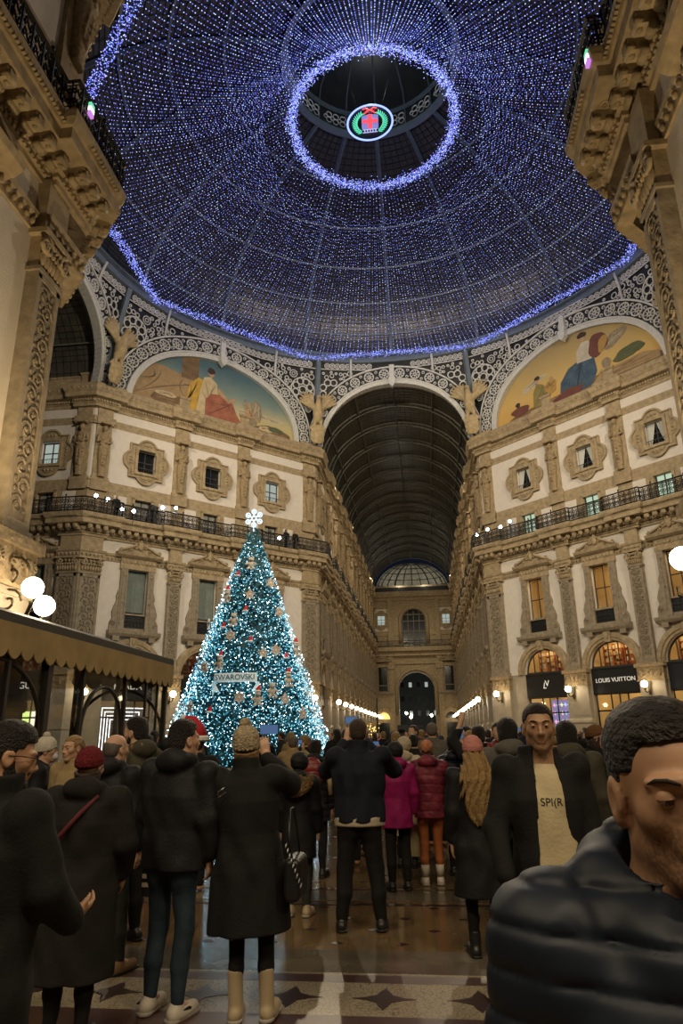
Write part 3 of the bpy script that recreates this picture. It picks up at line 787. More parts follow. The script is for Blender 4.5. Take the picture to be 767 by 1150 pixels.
# ------------------------------------------------------------------ mouldings that run round the corners
def chain(keys, dd=.3):
    "projecting polyline (world xy) with the breaks forward over every pilaster; returns points and which side is outward"
    P = []
    for n, key in enumerate(keys):
        d = WALLS[key]; M_ = d['M']; L, cs = d['L'], d['c']
        loc = []
        br = [((cs[i] + cs[i + 1]) / 2 - .62, (cs[i] + cs[i + 1]) / 2 + .62) for i in range(len(cs) - 1)]
        first, last = n == 0, n == len(keys) - 1
        loc.append((0, 0 if first else dd, not first))
        if not first: loc += [(1.5, dd, 0), (1.5, 0, 0)]
        for a, b in br: loc += [(a, 0, 0), (a, dd, 0), (b, dd, 0), (b, 0, 0)]
        if not last: loc += [(L - 1.5, 0, 0), (L - 1.5, dd, 0)]
        loc.append((L, 0 if last else dd, not last))
        for t, q, corner in loc:
            P.append((M_ @ Vector((t, -q, 0)), corner, n))
    out = []; i = 0
    while i < len(P):
        p, corner, n = P[i]
        if corner and i + 1 < len(P) and P[i + 1][1]:
            d1, d2 = WALLS[keys[n]], WALLS[keys[n + 1]]
            n1 = d1['M'].to_3x3() @ Vector((0, -1, 0)); n2 = d2['M'].to_3x3() @ Vector((0, -1, 0))
            v = d2['M'] @ Vector((0, 0, 0)); m = (n1 + n2) / (1 + n1.dot(n2)); out.append(v + m * dd); i += 2
        else: out.append(p); i += 1
    return [Vector((p.x, p.y, 0)) for p in out]
def miters(P):
    N = []
    for i in range(len(P) - 1):
        t = (P[i + 1] - P[i]).normalized(); N.append(Vector((t.y, -t.x, 0)))
    out = []
    for i in range(len(P)):
        a = N[max(i - 1, 0)]; b = N[min(i, len(N) - 1)]
        out.append((a + b) / max(1 + a.dot(b), .2))
    return out, N
def sweep(mb, P, prof):
    mt, _ = miters(P); k = len(prof); vs = []
    for p, m in zip(P, mt):
        for pd, pz in prof: vs.append((p.x + m.x * pd, p.y + m.y * pd, pz))
    fs = []
    for i in range(len(P) - 1):
        for j in range(k - 1): fs.append((i * k + j, (i + 1) * k + j, (i + 1) * k + j + 1, i * k + j + 1))
    mb.add(vs, fs)
def along(P, pd, step, fn, minlen=.2):
    _, N = miters(P)
    for i in range(len(P) - 1):
        a, b = P[i], P[i + 1]; L = (b - a).length
        if L < minlen: continue
        t = (b - a) / L; k = max(1, int(round(L / step))); st = L / k
        for j in range(k):
            c = a + t * (st * (j + .5)) + N[i] * pd
            fn(c, t, N[i], st)
def box_at(mb, c, t, n, ht, d0, d1, z0, z1):
    vs = []
    for z in (z0, z1):
        for s, q in ((-1, d0), (1, d0), (1, d1), (-1, d1)): p = c + t * (s * ht) + n * q; vs.append((p.x, p.y, z))
    mb.add(vs, [(0, 3, 2, 1), (4, 5, 6, 7), (0, 1, 5, 4), (1, 2, 6, 5), (2, 3, 7, 6), (3, 0, 4, 7)])
PROF_BALC = [(-.2, 14.85), (.10, 14.85), (.10, 15.0), (.16, 15.03), (.16, 15.16), (.24, 15.22), (.24, 15.56), (.72, 15.58), (.74, 15.60), (.74, 15.92), (.80, 15.96), (.88, 16.12), (.90, 16.28), (.90, 16.32), (-.3, 16.36)]
PROF_STR = [(-.3, 13.38), (.06, 13.38), (.06, 13.72), (.12, 13.78), (.14, 13.92), (-.3, 13.98)]
PROF_TOP = [(-.3, 24.58), (.08, 24.58), (.08, 24.8), (.16, 24.86), (.16, 25.12), (.52, 25.18), (.54, 25.2), (.54, 25.5), (.62, 25.62), (.68, 25.82), (.68, 25.95), (.45, 26.1), (.40, 26.3), (-.3, 26.32)]
PROF_BAND = [(-.3, 23.32), (-.12, 23.32), (-.1, 23.42), (-.1, 23.72), (-.04, 23.8), (-.02, 23.88), (-.3, 23.9)]
PROF_SILL = [(-.3, 18.36), (-.12, 18.36), (-.1, 18.5), (-.16, 18.55), (-.16, 18.95), (-.1, 19.0), (-.08, 19.12), (-.3, 19.16)]
PROF_PAR = [(-.3, 26.3), (-.2, 26.3), (-.2, 27.2), (-.1, 27.28), (-.1, 27.42), (-.3, 27.46)]
def entablature(keys, label, names, rich):
    P = chain(keys)
    dp = (lambda pr: [(q if q[0] > -.25 else (-1.6, q[1])) for q in [(-1.6, pr[0][1])] + pr]) if 'near' in keys[0] else (lambda pr: pr)
    mb = MB(); sweep(mb, P, dp(PROF_BALC)); sweep(mb, P, PROF_STR)
    dense = lambda c, t, n, st: box_at(mb, c, t, n, st * .27, -.02, .40, 15.24, 15.56)
    along(P, .24, .56, dense)
    along(P, .24, .56, lambda c, t, n, st: box_at(mb, c, t, n, st * .18, -.02, .46, 15.34, 15.50))
    along(P, .24, .56, lambda c, t, n, st: (mb.tube([c + t * (-st * .29) + n * .36 + Vector((0, 0, 15.34)), c + t * (st * .29) + n * .36 + Vector((0, 0, 15.34))], .10, 8), mb.tube([c + t * (-st * .29) + n * .08 + Vector((0, 0, 15.26)), c + t * (st * .29) + n * .08 + Vector((0, 0, 15.26))], .12, 8)))
    along(P, .14, .16, lambda c, t, n, st: box_at(mb, c, t, n, st * .28, -.01, .07, 15.03, 15.15))
    if rich:
        def rosette(c, t, n, st):
            q = c + t * (st * .5)
            mb.ring((q.x + n.x * .2, q.y + n.y * .2, 15.57), t, n, .10, .035, 10, 4)
            mb.ell((q.x + n.x * .2, q.y + n.y * .2, 15.56), (.045, .045, .05), 6, 4)
            for k in range(2):
                v = c + n * (.12 + .2 * k)
                mb.ell((v.x, v.y, 15.26 - .02 * k), (.07, .07, .07), 6, 4)
        along(P, .24, .56, rosette, .5)
        along(P, .90, .13, lambda c, t, n, st: box_at(mb, c, t, n, st * .3, -.06, .02, 16.0, 16.1))
        along(P, .2, .2, lambda c, t, n, st: mb.ell((c.x + n.x * .03, c.y + n.y * .03, 15.18), (.06, .06, .06), 6, 4))
        along(P, .11, .26, lambda c, t, n, st: mb.ell((c.x + n.x * .0, c.y + n.y * .0, 13.56), (.07, .07, .11), 6, 4))
    o = mb.build(names[0], M['stone']); struct(o, label + ' at balcony level')
    mb = MB(); sweep(mb, P, dp(PROF_TOP))
    along(P, .16, .2, lambda c, t, n, st: box_at(mb, c, t, n, st * .28, -.02, .12, 24.92, 25.1))
    if rich: along(P, .5, .34, lambda c, t, n, st: mb.ell((c.x + n.x * .17, c.y + n.y * .17, 25.78), (.08, .08, .08), 6, 4))
    for pr in (PROF_BAND, PROF_SILL, PROF_PAR): sweep(mb, P, pr)
    along(P, -.1, .22, lambda c, t, n, st: box_at(mb, c, t, n, st * .3, -.01, .06, 23.46, 23.68))
    o = mb.build(names[1], M['stone']); struct(o, label + ' at roof level')
    return P
CH = dict(left=['cross_left', 'diagonal_left', 'arm_left'], right=['arm_right', 'diagonal_right', 'cross_right'], near_left=['near_left', 'near_diagonal_left'], near_right=['near_diagonal_right', 'near_right'])
CHP = {}
CHP['left'] = entablature(CH['left'], 'carved cornice along the left walls', ('trim_1', 'trim_2'), True)
CHP['right'] = entablature(CH['right'], 'carved cornice along the right walls', ('trim_3', 'trim_4'), True)
CHP['near_left'] = entablature(CH['near_left'], 'big carved cornice overhead at the left edge', ('trim_5', 'trim_6'), True)
CHP['near_right'] = entablature(CH['near_right'], 'big carved cornice overhead at the right edge', ('trim_7', 'trim_8'), True)

# iron balcony railings on the cornices
def railing(P, label, pd=.78, name='balcony_railing'):
    mb = MB(); mt, N = miters(P)
    Q = [p + m * pd for p, m in zip(P, mt)]
    for z, r in ((16.42, .045), (16.55, .022), (17.22, .022), (17.36, .06)): mb.tube([(q.x, q.y, z) for q in Q], r, 4, smooth=False)
    def bal(c, t, n, st):
        mb.tube([(c.x, c.y, 16.36), (c.x, c.y, 17.36)], .032, 4, smooth=False)
        for s in (-1, 1):
            q = c + t * (s * st * .25); mb.ring((q.x, q.y, 17.05), t, (0, 0, 1), st * .20, .028, 8, 3); mb.ring((q.x, q.y, 16.73), t, (0, 0, 1), st * .20, .028, 8, 3)
            mb.tube([(q.x, q.y, 16.55), (q.x, q.y, 17.22)], .022, 3, smooth=False)
    along(Q, 0, .42, bal, .25)
    def post(c, t, n, st): mb.tube([(c.x, c.y, 16.34), (c.x, c.y, 17.5)], .045, 5, smooth=False); mb.ell((c.x, c.y, 17.54), .06, 6, 4)
    along(Q, 0, 1.9, post, .9)
    o = mb.build(name, M['iron']); tag(o, label, 'railing', 'black iron balcony railings')
railing(CHP['left'], 'black wrought-iron balcony railing running behind the tree and down the left arm')
railing(CHP['right'], 'black wrought-iron balcony railing above the lit yellow windows on the right')
railing(CHP['near_left'], 'black wrought-iron balcony railing overhead at the upper left edge')
railing(CHP['near_right'], 'black wrought-iron balcony railing overhead at the upper right edge')
# ------------------------------------------------------------------ floor of marble mosaic
def floor_mat():
    m = mat('marble_mosaic_floor', (.25, .18, .10), .16, spec=.85); nt = m.node_tree; b = nt.nodes['Principled BSDF']; L = nt.links
    tc = nt.nodes.new('ShaderNodeTexCoord')
    n = nt.nodes.new('ShaderNodeTexNoise'); n.inputs['Scale'].default_value = .9; n.inputs['Detail'].default_value = 9; L.new(tc.outputs['Object'], n.inputs[0])
    v = nt.nodes.new('ShaderNodeTexVoronoi'); v.inputs['Scale'].default_value = 26; L.new(tc.outputs['Object'], v.inputs['Vector'])
    cr = nt.nodes.new('ShaderNodeValToRGB'); cr.color_ramp.elements[0].position = .33; cr.color_ramp.elements[0].color = (.105, .065, .028, 1); cr.color_ramp.elements[1].position = .68; cr.color_ramp.elements[1].color = (.27, .185, .095, 1)
    L.new(n.outputs[0], cr.inputs[0])
    mx = nt.nodes.new('ShaderNodeMix'); mx.data_type = 'RGBA'; mx.blend_type = 'MULTIPLY'; mx.inputs[0].default_value = .35
    L.new(cr.outputs[0], mx.inputs[6]); L.new(v.outputs['Color'], mx.inputs[7]); L.new(mx.outputs[2], b.inputs['Base Color'])
    rr = nt.nodes.new('ShaderNodeMapRange'); rr.inputs[3].default_value = .06; rr.inputs[4].default_value = .20; L.new(n.outputs[0], rr.inputs[0]); L.new(rr.outputs[0], b.inputs['Roughness'])
    return m
def mosaic_mat():
    m = mat('pale_mosaic', (.40, .34, .25), .25); nt = m.node_tree; b = nt.nodes['Principled BSDF']; L = nt.links
    tc = nt.nodes.new('ShaderNodeTexCoord'); v = nt.nodes.new('ShaderNodeTexVoronoi'); v.feature = 'DISTANCE_TO_EDGE'; v.inputs['Scale'].default_value = 30
    L.new(tc.outputs['Object'], v.inputs['Vector'])
    cr = nt.nodes.new('ShaderNodeValToRGB'); cr.color_ramp.elements[0].position = .03; cr.color_ramp.elements[0].color = (.17, .14, .095, 1); cr.color_ramp.elements[1].position = .06; cr.color_ramp.elements[1].color = (.34, .29, .205, 1)
    L.new(v.outputs['Distance'], cr.inputs[0]); L.new(cr.outputs[0], b.inputs['Base Color']); return m
def chequer_mat():
    m = mat('dark_red_mosaic', (.05, .02, .02), .3); nt = m.node_tree; b = nt.nodes['Principled BSDF']; L = nt.links
    tc = nt.nodes.new('ShaderNodeTexCoord'); br = nt.nodes.new('ShaderNodeTexBrick'); br.inputs['Scale'].default_value = 16; br.inputs['Color1'].default_value = (.045, .018, .018, 1); br.inputs['Color2'].default_value = (.06, .022, .02, 1); br.inputs['Mortar'].default_value = (.13, .095, .065, 1); br.inputs['Mortar Size'].default_value = .010
    L.new(tc.outputs['Object'], br.inputs['Vector']); L.new(br.outputs[0], b.inputs['Base Color']); return m
M['floor'] = floor_mat(); M['mosaic'] = mosaic_mat(); M['redmos'] = chequer_mat()
M['grey_marble'] = mat('grey_veined_marble', (.17, .145, .11), .16, noise=.55, nscale=2.2)
M['dark_inlay'] = mat('dark_inlay_stone', (.032, .014, .013), .3)
mb = MB(); mb.box(-40, 40, -46, YE + 40, -.3, 0)
struct(mb.build('floor', M['floor']), 'polished brown marble mosaic floor')
def strip(y0, y1, m_, label, h=.004):
    b = MB(); b.box(-7.2, 7.2, y0, y1, 0, h); struct(b.build('floor_strip', m_), label)
# bands across the arm, nearest first
strip(-31.20, -30.66, M['redmos'], 'dark red mosaic strip nearest the camera')
strip(-30.66, -30.06, M['mosaic'], 'pale cracked mosaic band with dark flowers near the camera')
strip(-30.06, -29.90, M['redmos'], 'dark red chequered mosaic strip beyond the pale band', .005)
strip(-29.90, -29.86, M['mosaic'], 'thin pale mosaic line', .005)
strip(-29.86, -29.30, M['grey_marble'], 'grey veined marble band beyond the mosaic border')
strip(-27.75, -27.68, M['dark_inlay'], 'thin dark marble line across the arm')
strip(-27.55, -27.15, M['grey_marble'], 'grey marble band in the middle distance')
strip(-27.02, -26.95, M['dark_inlay'], 'second thin dark marble line across the arm')
b = MB()
for i in range(-7, 8):
    x = 1.33 + .62 * i; y = -30.36
    b.prism_z([(x + .10 * (1 + .28 * math.cos(4 * a * PI / 12)) * math.cos(a * PI / 12), y + .125 * (1 + .28 * math.cos(4 * a * PI / 12)) * math.sin(a * PI / 12)) for a in range(24)], .004, .007)
    for s in (-1, 1):
        b.prism_z([(x + s * .08, y - .035), (x + s * .21, y), (x + s * .08, y + .035)][::s], .004, .0068)
        b.prism_z([(x - .05, y + s * .07), (x + .05, y + s * .07), (x, y + s * .20)][::s], .004, .0066)
struct(b.build('floor_flowers', M['dark_inlay']), 'row of dark flower motifs inlaid in the pale mosaic band')
b = MB(); r2 = random.Random(3)
for j in range(30):
    for i in range(-12, 13):
        x = .3 + i * .55 + (.27 if j % 2 else 0); y = -29.1 + j * .42
        if -27.8 < y < -26.9 or abs(x) > 7: continue
        b.prism_z([(x - .055, y), (x, y - .045), (x + .055, y), (x, y + .045)], 0, .003)
struct(b.build('floor_stars', M['dark_inlay']), 'grid of small dark diamonds inlaid in the brown marble')

# ------------------------------------------------------------------ end wall of the long arm
def end_wall():
    y = YE
    mb = MB()
    def q(x0, x1, z0, z1, m_=0, yy=0): mb.mi = m_; mb.add([(x0, yy, z0), (x1, yy, z0), (x1, yy, z1), (x0, yy, z1)], [(0, 1, 2, 3)])
    def arch_wall(x0, x1, z0, zs, z1, r, m_):
        q(x0, -r, z0, z1, m_); q(r, x1, z0, z1, m_); n = 20
        pts = [(-r * math.cos(PI * i / n), zs + r * math.sin(PI * i / n)) for i in range(n + 1)]
        for i in range(n):
            (a, az), (c, cz) = pts[i], pts[i + 1]
            mb.add([(a, 0, az), (c, 0, cz), (c, 0, z1), (a, 0, z1)], [(0, 1, 2, 3)]); mb.add([(a, 0, az), (c, 0, cz), (c, 2, cz), (a, 2, az)], [(3, 2, 1, 0)])
        for s in (-1, 1): mb.add([(s * r, 0, z0), (s * r, 2, z0), (s * r, 2, zs), (s * r, 0, zs)], [(0, 1, 2, 3)])
    arch_wall(-W_, W_, 0, 9.0, 14.9, 3.1, 0)
    arch_wall(-W_, W_, 14.9, 21.0, 25.4, 2.1, 0); mb.mi = 0
    q(-W_, W_, 25.4, 27.4, 0)
    o = mb.build('wall_end', [M['stone'], M['stucco']], None, (0, y, 0)); struct(o, 'end wall of the far arm with a tall dark archway')
    b = MB()
    for r, zs in ((3.1, 9.0), (2.1, 21.0)):
        pts = [(-(r + .35), -.05, zs - 4)] + [(-(r + .35) * math.cos(PI * i / 20), -.05, zs + (r + .35) * math.sin(PI * i / 20)) for i in range(21)] + [(r + .35, -.05, zs - 4)]
        b.tube(pts, .28, 6)
    for x in (-4.2, 4.2): b.box(x - .45, x + .45, -.35, 0, 0, 14.8); b.box(x - .6, x + .6, -.5, 0, 12.6, 13.4); b.box(x - .4, x + .4, -.3, 0, 16.4, 24.6)
    for z0, z1, d in ((13.4, 13.9, .2), (14.8, 15.6, .5), (15.6, 16.3, 1.0), (24.6, 25.2, .3), (25.2, 26.2, .8), (23.3, 23.8, .15), (18.4, 19.0, .15)):
        if z0 in (18.4, 23.3): b.box(-7.2, -2.6, -d, 0, z0, z1); b.box(2.6, 7.2, -d, 0, z0, z1)
        else: b.box(-7.2, 7.2, -d, 0, z0, z1)
    put('moulding', b.mesh('moulding', M['stone']), o)
    for x in (-5.75, 5.75):
        w_ = put('window', D['surround'], o, (x, 0, 0)); put('pediment', D['pediment'], w_); put('pane', D['pane'], w_, (0, -.36, 0)); put('sash', D['sash'], w_, (0, -.36, 0)); put('grille', D['grille'], w_)
        w_ = put('medallion_window', D['medal'], o, (x, 0, 0)); put('pane', D['m_pane', 'pane_pale'], w_, (0, -.36, 0)); put('sash', D['m_sash'], w_, (0, -.30, 0))
        st = put('panel', MB().box(-1.25, 1.25, -.03, 0, 19.2, 23.2).mesh('panel', M['stucco']), o, (x, 0, 0))
        a_ = put('arched_window', D['archivolt'], o, (x, 0, -1.2)); a_.scale = (.62, 1, .9)
        g = MB(); g.box(-.9, .9, -.06, -.02, 0, 3.6); put('doorway', g.mesh('doorway', M['pane']), o, (x, 0, 0))
        g = MB(); g.prism([(1.0 * math.cos(PI * i / 12), 4.2 + 1.1 * math.sin(PI * i / 12)) for i in range(13)], -.05, -.02)
        put('fanlight', g.mesh('fanlight', M['lit']), o, (x, 0, 0)) if x < 0 else put('fanlight', g.mesh('fanlight', M['pane']), o, (x, 0, 0))
    g = MB(); g.box(-2.1, 2.1, .8, .85, 15, 23.2); put('big_window', g.mesh('big_window', M['pane']), o)
    g = MB()
    for x in (-2.0, -1.0, 0, 1.0, 2.0): g.box(x - .07, x + .07, .65, .8, 15, 23)
    for z in (17.0, 19.2, 21.0, 22.2): g.box(-2.1, 2.1, .62, .8, z - .1, z + .1)
    put('glazing_bars', g.mesh('glazing_bars', mat('pale_bars', (.16, .15, .13), .6)), o)
    g = MB(); g.box(-W_, W_, -1.0, -.95, 16.35, 16.45); g.box(-W_, W_, -1.0, -.95, 17.3, 17.4)
    for i in range(70): g.box(-7.2 + i * .207, -7.15 + i * .207, -1.0, -.96, 16.35, 17.4)
    tag(g.build('balcony_railing', M['iron'], None, (0, y, 0)), 'dark iron balcony railing across the end wall of the far arm', 'railing', 'black iron balcony railings')
    # the dark street beyond the archway and the building across it
    g = MB(); g.box(-16, 16, 0, 6, 0, 24); bo = g.build('far_building', mat('dark_facade', (.05, .05, .048), .8, noise=.4, nscale=.6), None, (0, y + 28, 0))
    tag(bo, 'dim building across the dark street seen through the end archway', 'building')
    r3 = random.Random(8)
    for iz in range(5):
        for ix in range(-3, 4):
            lit_ = (iz, ix) in ((3, -1), (3, 1), (1, 2))
            ww = MB(); ww.box(-.32, .32, -.06, 0, 0, 1.0); put('window', ww.mesh('window', M['pane_pale'] if lit_ else M['pane']), bo, (ix * 1.7, 0, 2.5 + iz * 2.9))
end_wall()
# half dome of glass that closes the arm
mb = MB(); n, k = 24, 10
R, zc = 6.6, 26.4
M['apse_glass'] = mat('pale_lit_glass', (.42, .42, .36), .5, noise=.4, nscale=1.5)
def half_dome(mb, R, H):
    vs = []; fs = []
    for j in range(k + 1):
        e = PI / 2 * j / k
        for i in range(n + 1):
            a = PI * i / n; vs.append((R * math.cos(a) * math.cos(e), 3.0 * math.sin(a) * math.cos(e) + .1, zc + H * math.sin(e)))
    for j in range(k):
        for i in range(n): fs.append((j * (n + 1) + i, j * (n + 1) + i + 1, (j + 1) * (n + 1) + i + 1, (j + 1) * (n + 1) + i))
    mb.add(vs, fs)
half_dome(mb, R, 5.2)
apse = mb.build('glass_half_dome', M['apse_glass'], None, (0, YE - .2, 0)); struct(apse, 'pale lit glass half dome at the end of the far arm')
mb = MB()
for i in range(1, 12):
    a = PI * i / 12; mb.tube([((R - .05) * math.cos(a) * math.cos(e), 2.95 * math.sin(a) * math.cos(e), zc + 5.15 * math.sin(e)) for e in [PI / 2 * j / 10 for j in range(11)]], .13 if i in (4, 8) else .07, 4)
for e in (.25, .5, .75, 1.0, 1.25): mb.tube([((R - .05) * math.cos(PI * i / 24) * math.cos(e), 2.95 * math.sin(PI * i / 24) * math.cos(e), zc + 5.15 * math.sin(e)) for i in range(25)], .06, 4)
mb.box(-W_, W_, -.3, .1, 26.2, 27.0)
put('ribs', mb.mesh('ribs', M['iron']), apse)
l = bpy.data.lights.new('half_dome_fill', 'POINT'); l.energy = 110; l.color = (1, .92, .72); l.shadow_soft_size = .3  # added inside the half dome, stands in for light from beyond the glass
o = bpy.data.objects.new('half_dome_fill', l); COL.objects.link(o); o.location = (-2.2, YE - .9, 27.6)
o = bpy.data.objects.new('half_dome_fill', l); COL.objects.link(o); o.location = (2.2, YE - .9, 27.6)

for x, y, hh, lb in ((-2.2, 9, 5.2, 'street lamp with a small globe beyond the end archway, left one'), (-1.5, 14, 4.6, 'farther street lamp with a small globe beyond the end archway'), (2.4, 11, 4.8, 'street lamp with a small globe beyond the end archway, right one')):
    sl = empty('street_lamp', (x, YE + y, 0)); tag(sl, lb, 'street lamp', 'street lamps beyond the archway')
    b = MB(); b.tube([(0, 0, 0), (0, 0, hh)], [.09, .05], 6); put('pole', b.mesh('pole', M['iron']), sl); b = MB(); b.ell((0, 0, hh + .2), .26, 12, 8); put('globe', b.mesh('globe', M['globe']), sl)
    l = bpy.data.lights.new('street_lamp_light', 'POINT'); l.energy = 500; l.color = (.9, .95, .85); l.shadow_soft_size = .3; q = bpy.data.objects.new('street_lamp_light', l); COL.objects.link(q); q.location = (x, YE + y, hh + .9)
l = bpy.data.lights.new('lantern_fill', 'POINT'); l.energy = 330; l.color = (.85, .95, .9); l.shadow_soft_size = .3; q = bpy.data.objects.new('lantern_fill', l); COL.objects.link(q); q.location = (0, 0, 43.2)  # point light added under the lantern to brighten its ribs and lattice

# ------------------------------------------------------------------ glass barrel vaults
def vault(name, label, mx, L, step, pur=6, fine=True):
    "axis along local y from 0 to L, springing at z 26.4, half width 7.3"
    a, b, z0 = 7.35, 6.3, 26.3
    P = lambda th, y, q=0: ((a - q) * math.cos(th), y, z0 + (b - q) * math.sin(th))
    mb = MB(); nth = 30; ny = max(2, int(L / 1.1)); vs = []; fs = []
    for j in range(ny + 1):
        for i in range(nth + 1): vs.append(P(PI * i / nth, L * j / ny))
    for j in range(ny):
        for i in range(nth): fs.append((j * (nth + 1) + i, j * (nth + 1) + i + 1, (j + 1) * (nth + 1) + i + 1, (j + 1) * (nth + 1) + i))
    mb.add(vs, fs)
    o = mb.build(name, M['vault_glass']); o.matrix_world = mx; struct(o, label)
    mb = MB()
    y = 0
    while y <= L + .01:      # main transverse ribs, a pierced pair of flanges
        mb.tube([P(PI * i / 36, y, .06) for i in range(37)], .085, 4, smooth=False)
        mb.tube([P(PI * i / 36, y, .42) for i in range(37)], .06, 4, smooth=False)
        for i in range(36):
            t0 = PI * (i + .5) / 36; mb.tube([P(t0, y, .08), P(t0, y, .42)], .03, 4, smooth=False)
        y += step
    put('rib', mb.mesh('rib', M['rib_grey']), o)
    mb = MB()
    for i in range(1, pur): mb.tube([P(PI * i / pur, 0, .2), P(PI * i / pur, L, .2)], .075, 4, smooth=False)
    put('purlin', mb.mesh('purlin', M['rib_grey']), o)
    mb = MB()
    for i in range(1, 49):
        if i % 4: mb.tube([P(PI * i / 48, 0, .03), P(PI * i / 48, L, .03)], .018, 3, smooth=False)
    y = 0
    while y < L:
        mb.tube([P(PI * i / 30, y, .03) for i in range(31)], .016, 3, smooth=False); y += .55
    put('glazing_bars', mb.mesh('glazing_bars', M['dark_plate']), o)
    return o
M['rib_grey'] = mat('grey_vault_iron', (.13, .13, .115), .55)
vault('ceiling_far_arm', 'dark glass barrel vault of the far arm', Matrix.Translation((0, A_, 0)), ARM, 4.4)
vault('ceiling_left_arm', 'dark glass barrel vault of the left cross arm', Matrix.Translation((-A_, 0, 0)) @ Matrix.Rotation(PI / 2, 4, 'Z'), 20, 4.4)

# ------------------------------------------------------------------ arches, lunettes, pendentive lattice: one bay per octagon side
RING_R, RING_Z = 20.4, 34.2
SIDES = dict(far=dict(p=(-W_, A_), t=(1, 0), L=2 * W_, arm=True), right=dict(p=(W_, A_), t=(1, -1), L=DL, arm=False), left=dict(p=(-A_, W_), t=(1, 1), L=DL, arm=False),
             left_arm=dict(p=(-A_, -W_), t=(0, 1), L=2 * W_, arm=True), right_arm=dict(p=(A_, W_), t=(0, -1), L=2 * W_, arm=True),
             near_left=dict(p=(-W_, -A_), t=(-1, 1), L=DL, arm=False), near_right=dict(p=(A_, -W_), t=(-1, -1), L=DL, arm=False), near=dict(p=(W_, -A_), t=(-1, 0), L=2 * W_, arm=True))
def smap(sd):
    Mx = wall_frame(sd['p'], sd['t'])
    def S(t, z, d=0):
        p = Mx @ Vector((t, 0, 0)); w_ = min(max((z - 26.3) / (RING_Z - 26.3), 0), 1)
        rad = Vector((p.x, p.y, 0)); ang = rad.normalized(); r0 = rad.length
        r = r0 + (min(RING_R, r0) - r0) * w_ - d
        return Vector((ang.x * r, ang.y * r, z))
    return Mx, S
def side(key, label):
    sd = SIDES[key]; Mx, S = smap(sd); L = sd['L']; c = L / 2
    if sd['arm']: ai, bi, ao, bo = 6.85, 5.9, 8.1, 7.25
    else: ai, bi, ao, bo = 7.85, 5.55, 9.35, 6.95
    Z0 = 26.3
    E = lambda k, th, d=0: S(c - (ai + (ao - ai) * k) * math.cos(th), Z0 + (bi + (bo - bi) * k) * math.sin(th), d)
    n = 48
    # arch band
    mb = MB(); ths = [PI * i / n for i in range(n + 1)]
    def band(k0, k1, d0, d1):
        vs = []; fs = []
        for th in ths: vs += [E(k0, th, d0), E(k0, th, d1), E(k1, th, d1), E(k1, th, d0)]
        for i in range(n):
            for a in range(3): fs.append((4 * i + a, 4 * i + 4 + a, 4 * i + 5 + a, 4 * i + 1 + a))
        mb.add(vs, fs)
    mb.mi = 0; band(0, 1, -.1, .22)
    mb.mi = 1; band(-.24, .0, -.35, .34); band(.0, .10, 0, .40); band(.90, 1.0, 0, .36)
    m_ = MB(); m_.mi = 1
    cnt = int((ao + ai) / 2 * PI * .82 / 1.15)
    for i in range(cnt):
        th = PI * (i + .5) / cnt; p = E(.5, th, .27); u = (E(.5, th + .02, .27) - E(.5, th - .02, .27)).normalized(); v = (E(.7, th, .27) - E(.3, th, .27)).normalized()
        h = (E(.9, th, .27) - E(.1, th, .27)).length * .5
        mb.ring(p, u, v, h * .78, .07, 16, 4); mb.ring(p, u, v, h * .22, .06, 8, 4)
        for q in range(8):
            a = PI / 4 * q; e = u * math.cos(a) + v * math.sin(a); mb.tube([p + e * h * .26, p + e * h * .72], .05, 3, smooth=False)
        th2 = PI * (i + 1) / cnt
        if i < cnt - 1:
            for kk in (.28, .72): p2 = E(kk, th2, .27); mb.ring(p2, u, v, h * .22, .05, 8, 3)
    if sd['arm']:
        # the soffit flange of the arm arch, white with dark coffers
        for i in range(56):
            th = PI * (i + .5) / 56; a_ = E(-.24, th - .012, -.32); b_ = E(-.24, th + .012, .3)
            mb.tube([E(-.25, th, -.3), E(-.25, th, .36)], .05, 3, smooth=False)
    o = mb.build('arch_band', [M['dark_plate'], M['white_iron']]); struct(o, label + ', white pierced iron arch')
    # keystone bracket
    mb = MB(); p = E(0.0, PI / 2, .4); u = (E(0, PI / 2 + .02) - E(0, PI / 2 - .02)).normalized(); v = Vector((0, 0, 1)); w_ = (S(c, 30, 1) - S(c, 30, 0)).normalized()
    q = Matrix(((u.x, w_.x, 0, p.x), (u.y, w_.y, 0, p.y), (u.z, w_.z, 1, p.z), (0, 0, 0, 1)))
    mb.box(-.22, .22, -.3, .12, -.45, 1.5); mb.prism([(-.3, -.45), (0, -.85), (.3, -.45), (.3, .1), (-.3, .1)], -.1, .35)
    put('keystone', mb.mesh('keystone', M['white_iron']), o).matrix_world = q
    # pendentive backing and lattice
    top = RING_Z - .1
    zo = lambda t: Z0 + bo * math.sqrt(max(0, 1 - ((t - c) / ao) ** 2))
    mb = MB(); nt = 60; vs = []; fs = []; kz = 8
    for i in range(nt + 1):
        t = L * i / nt; z_ = zo(t)
        for j in range(kz + 1): vs.append(S(t, z_ + (top - z_) * j / kz, .0))
    for i in range(nt):
        for j in range(kz): fs.append((i * (kz + 1) + j, (i + 1) * (kz + 1) + j, (i + 1) * (kz + 1) + j + 1, i * (kz + 1) + j + 1))
    mb.add(vs, fs)
    b = mb.build('pendentive', M['dark_plate']); struct(b, label + ', dark iron pendentive with white rosette lattice')
    mb = MB()
    def rg(t, z, R, r, nn=12):
        if z + R > top or z - R < zo(t) + .08 or t - R < .25 or t + R > L - .25: return False
        p = S(t, z, .14); u = (S(t + .1, z, .14) - S(t - .1, z, .14)).normalized(); v = (S(t, z + .1, .14) - S(t, z - .1, .14)).normalized()
        mb.ring(p, u, v, R, r, nn, 4); return True
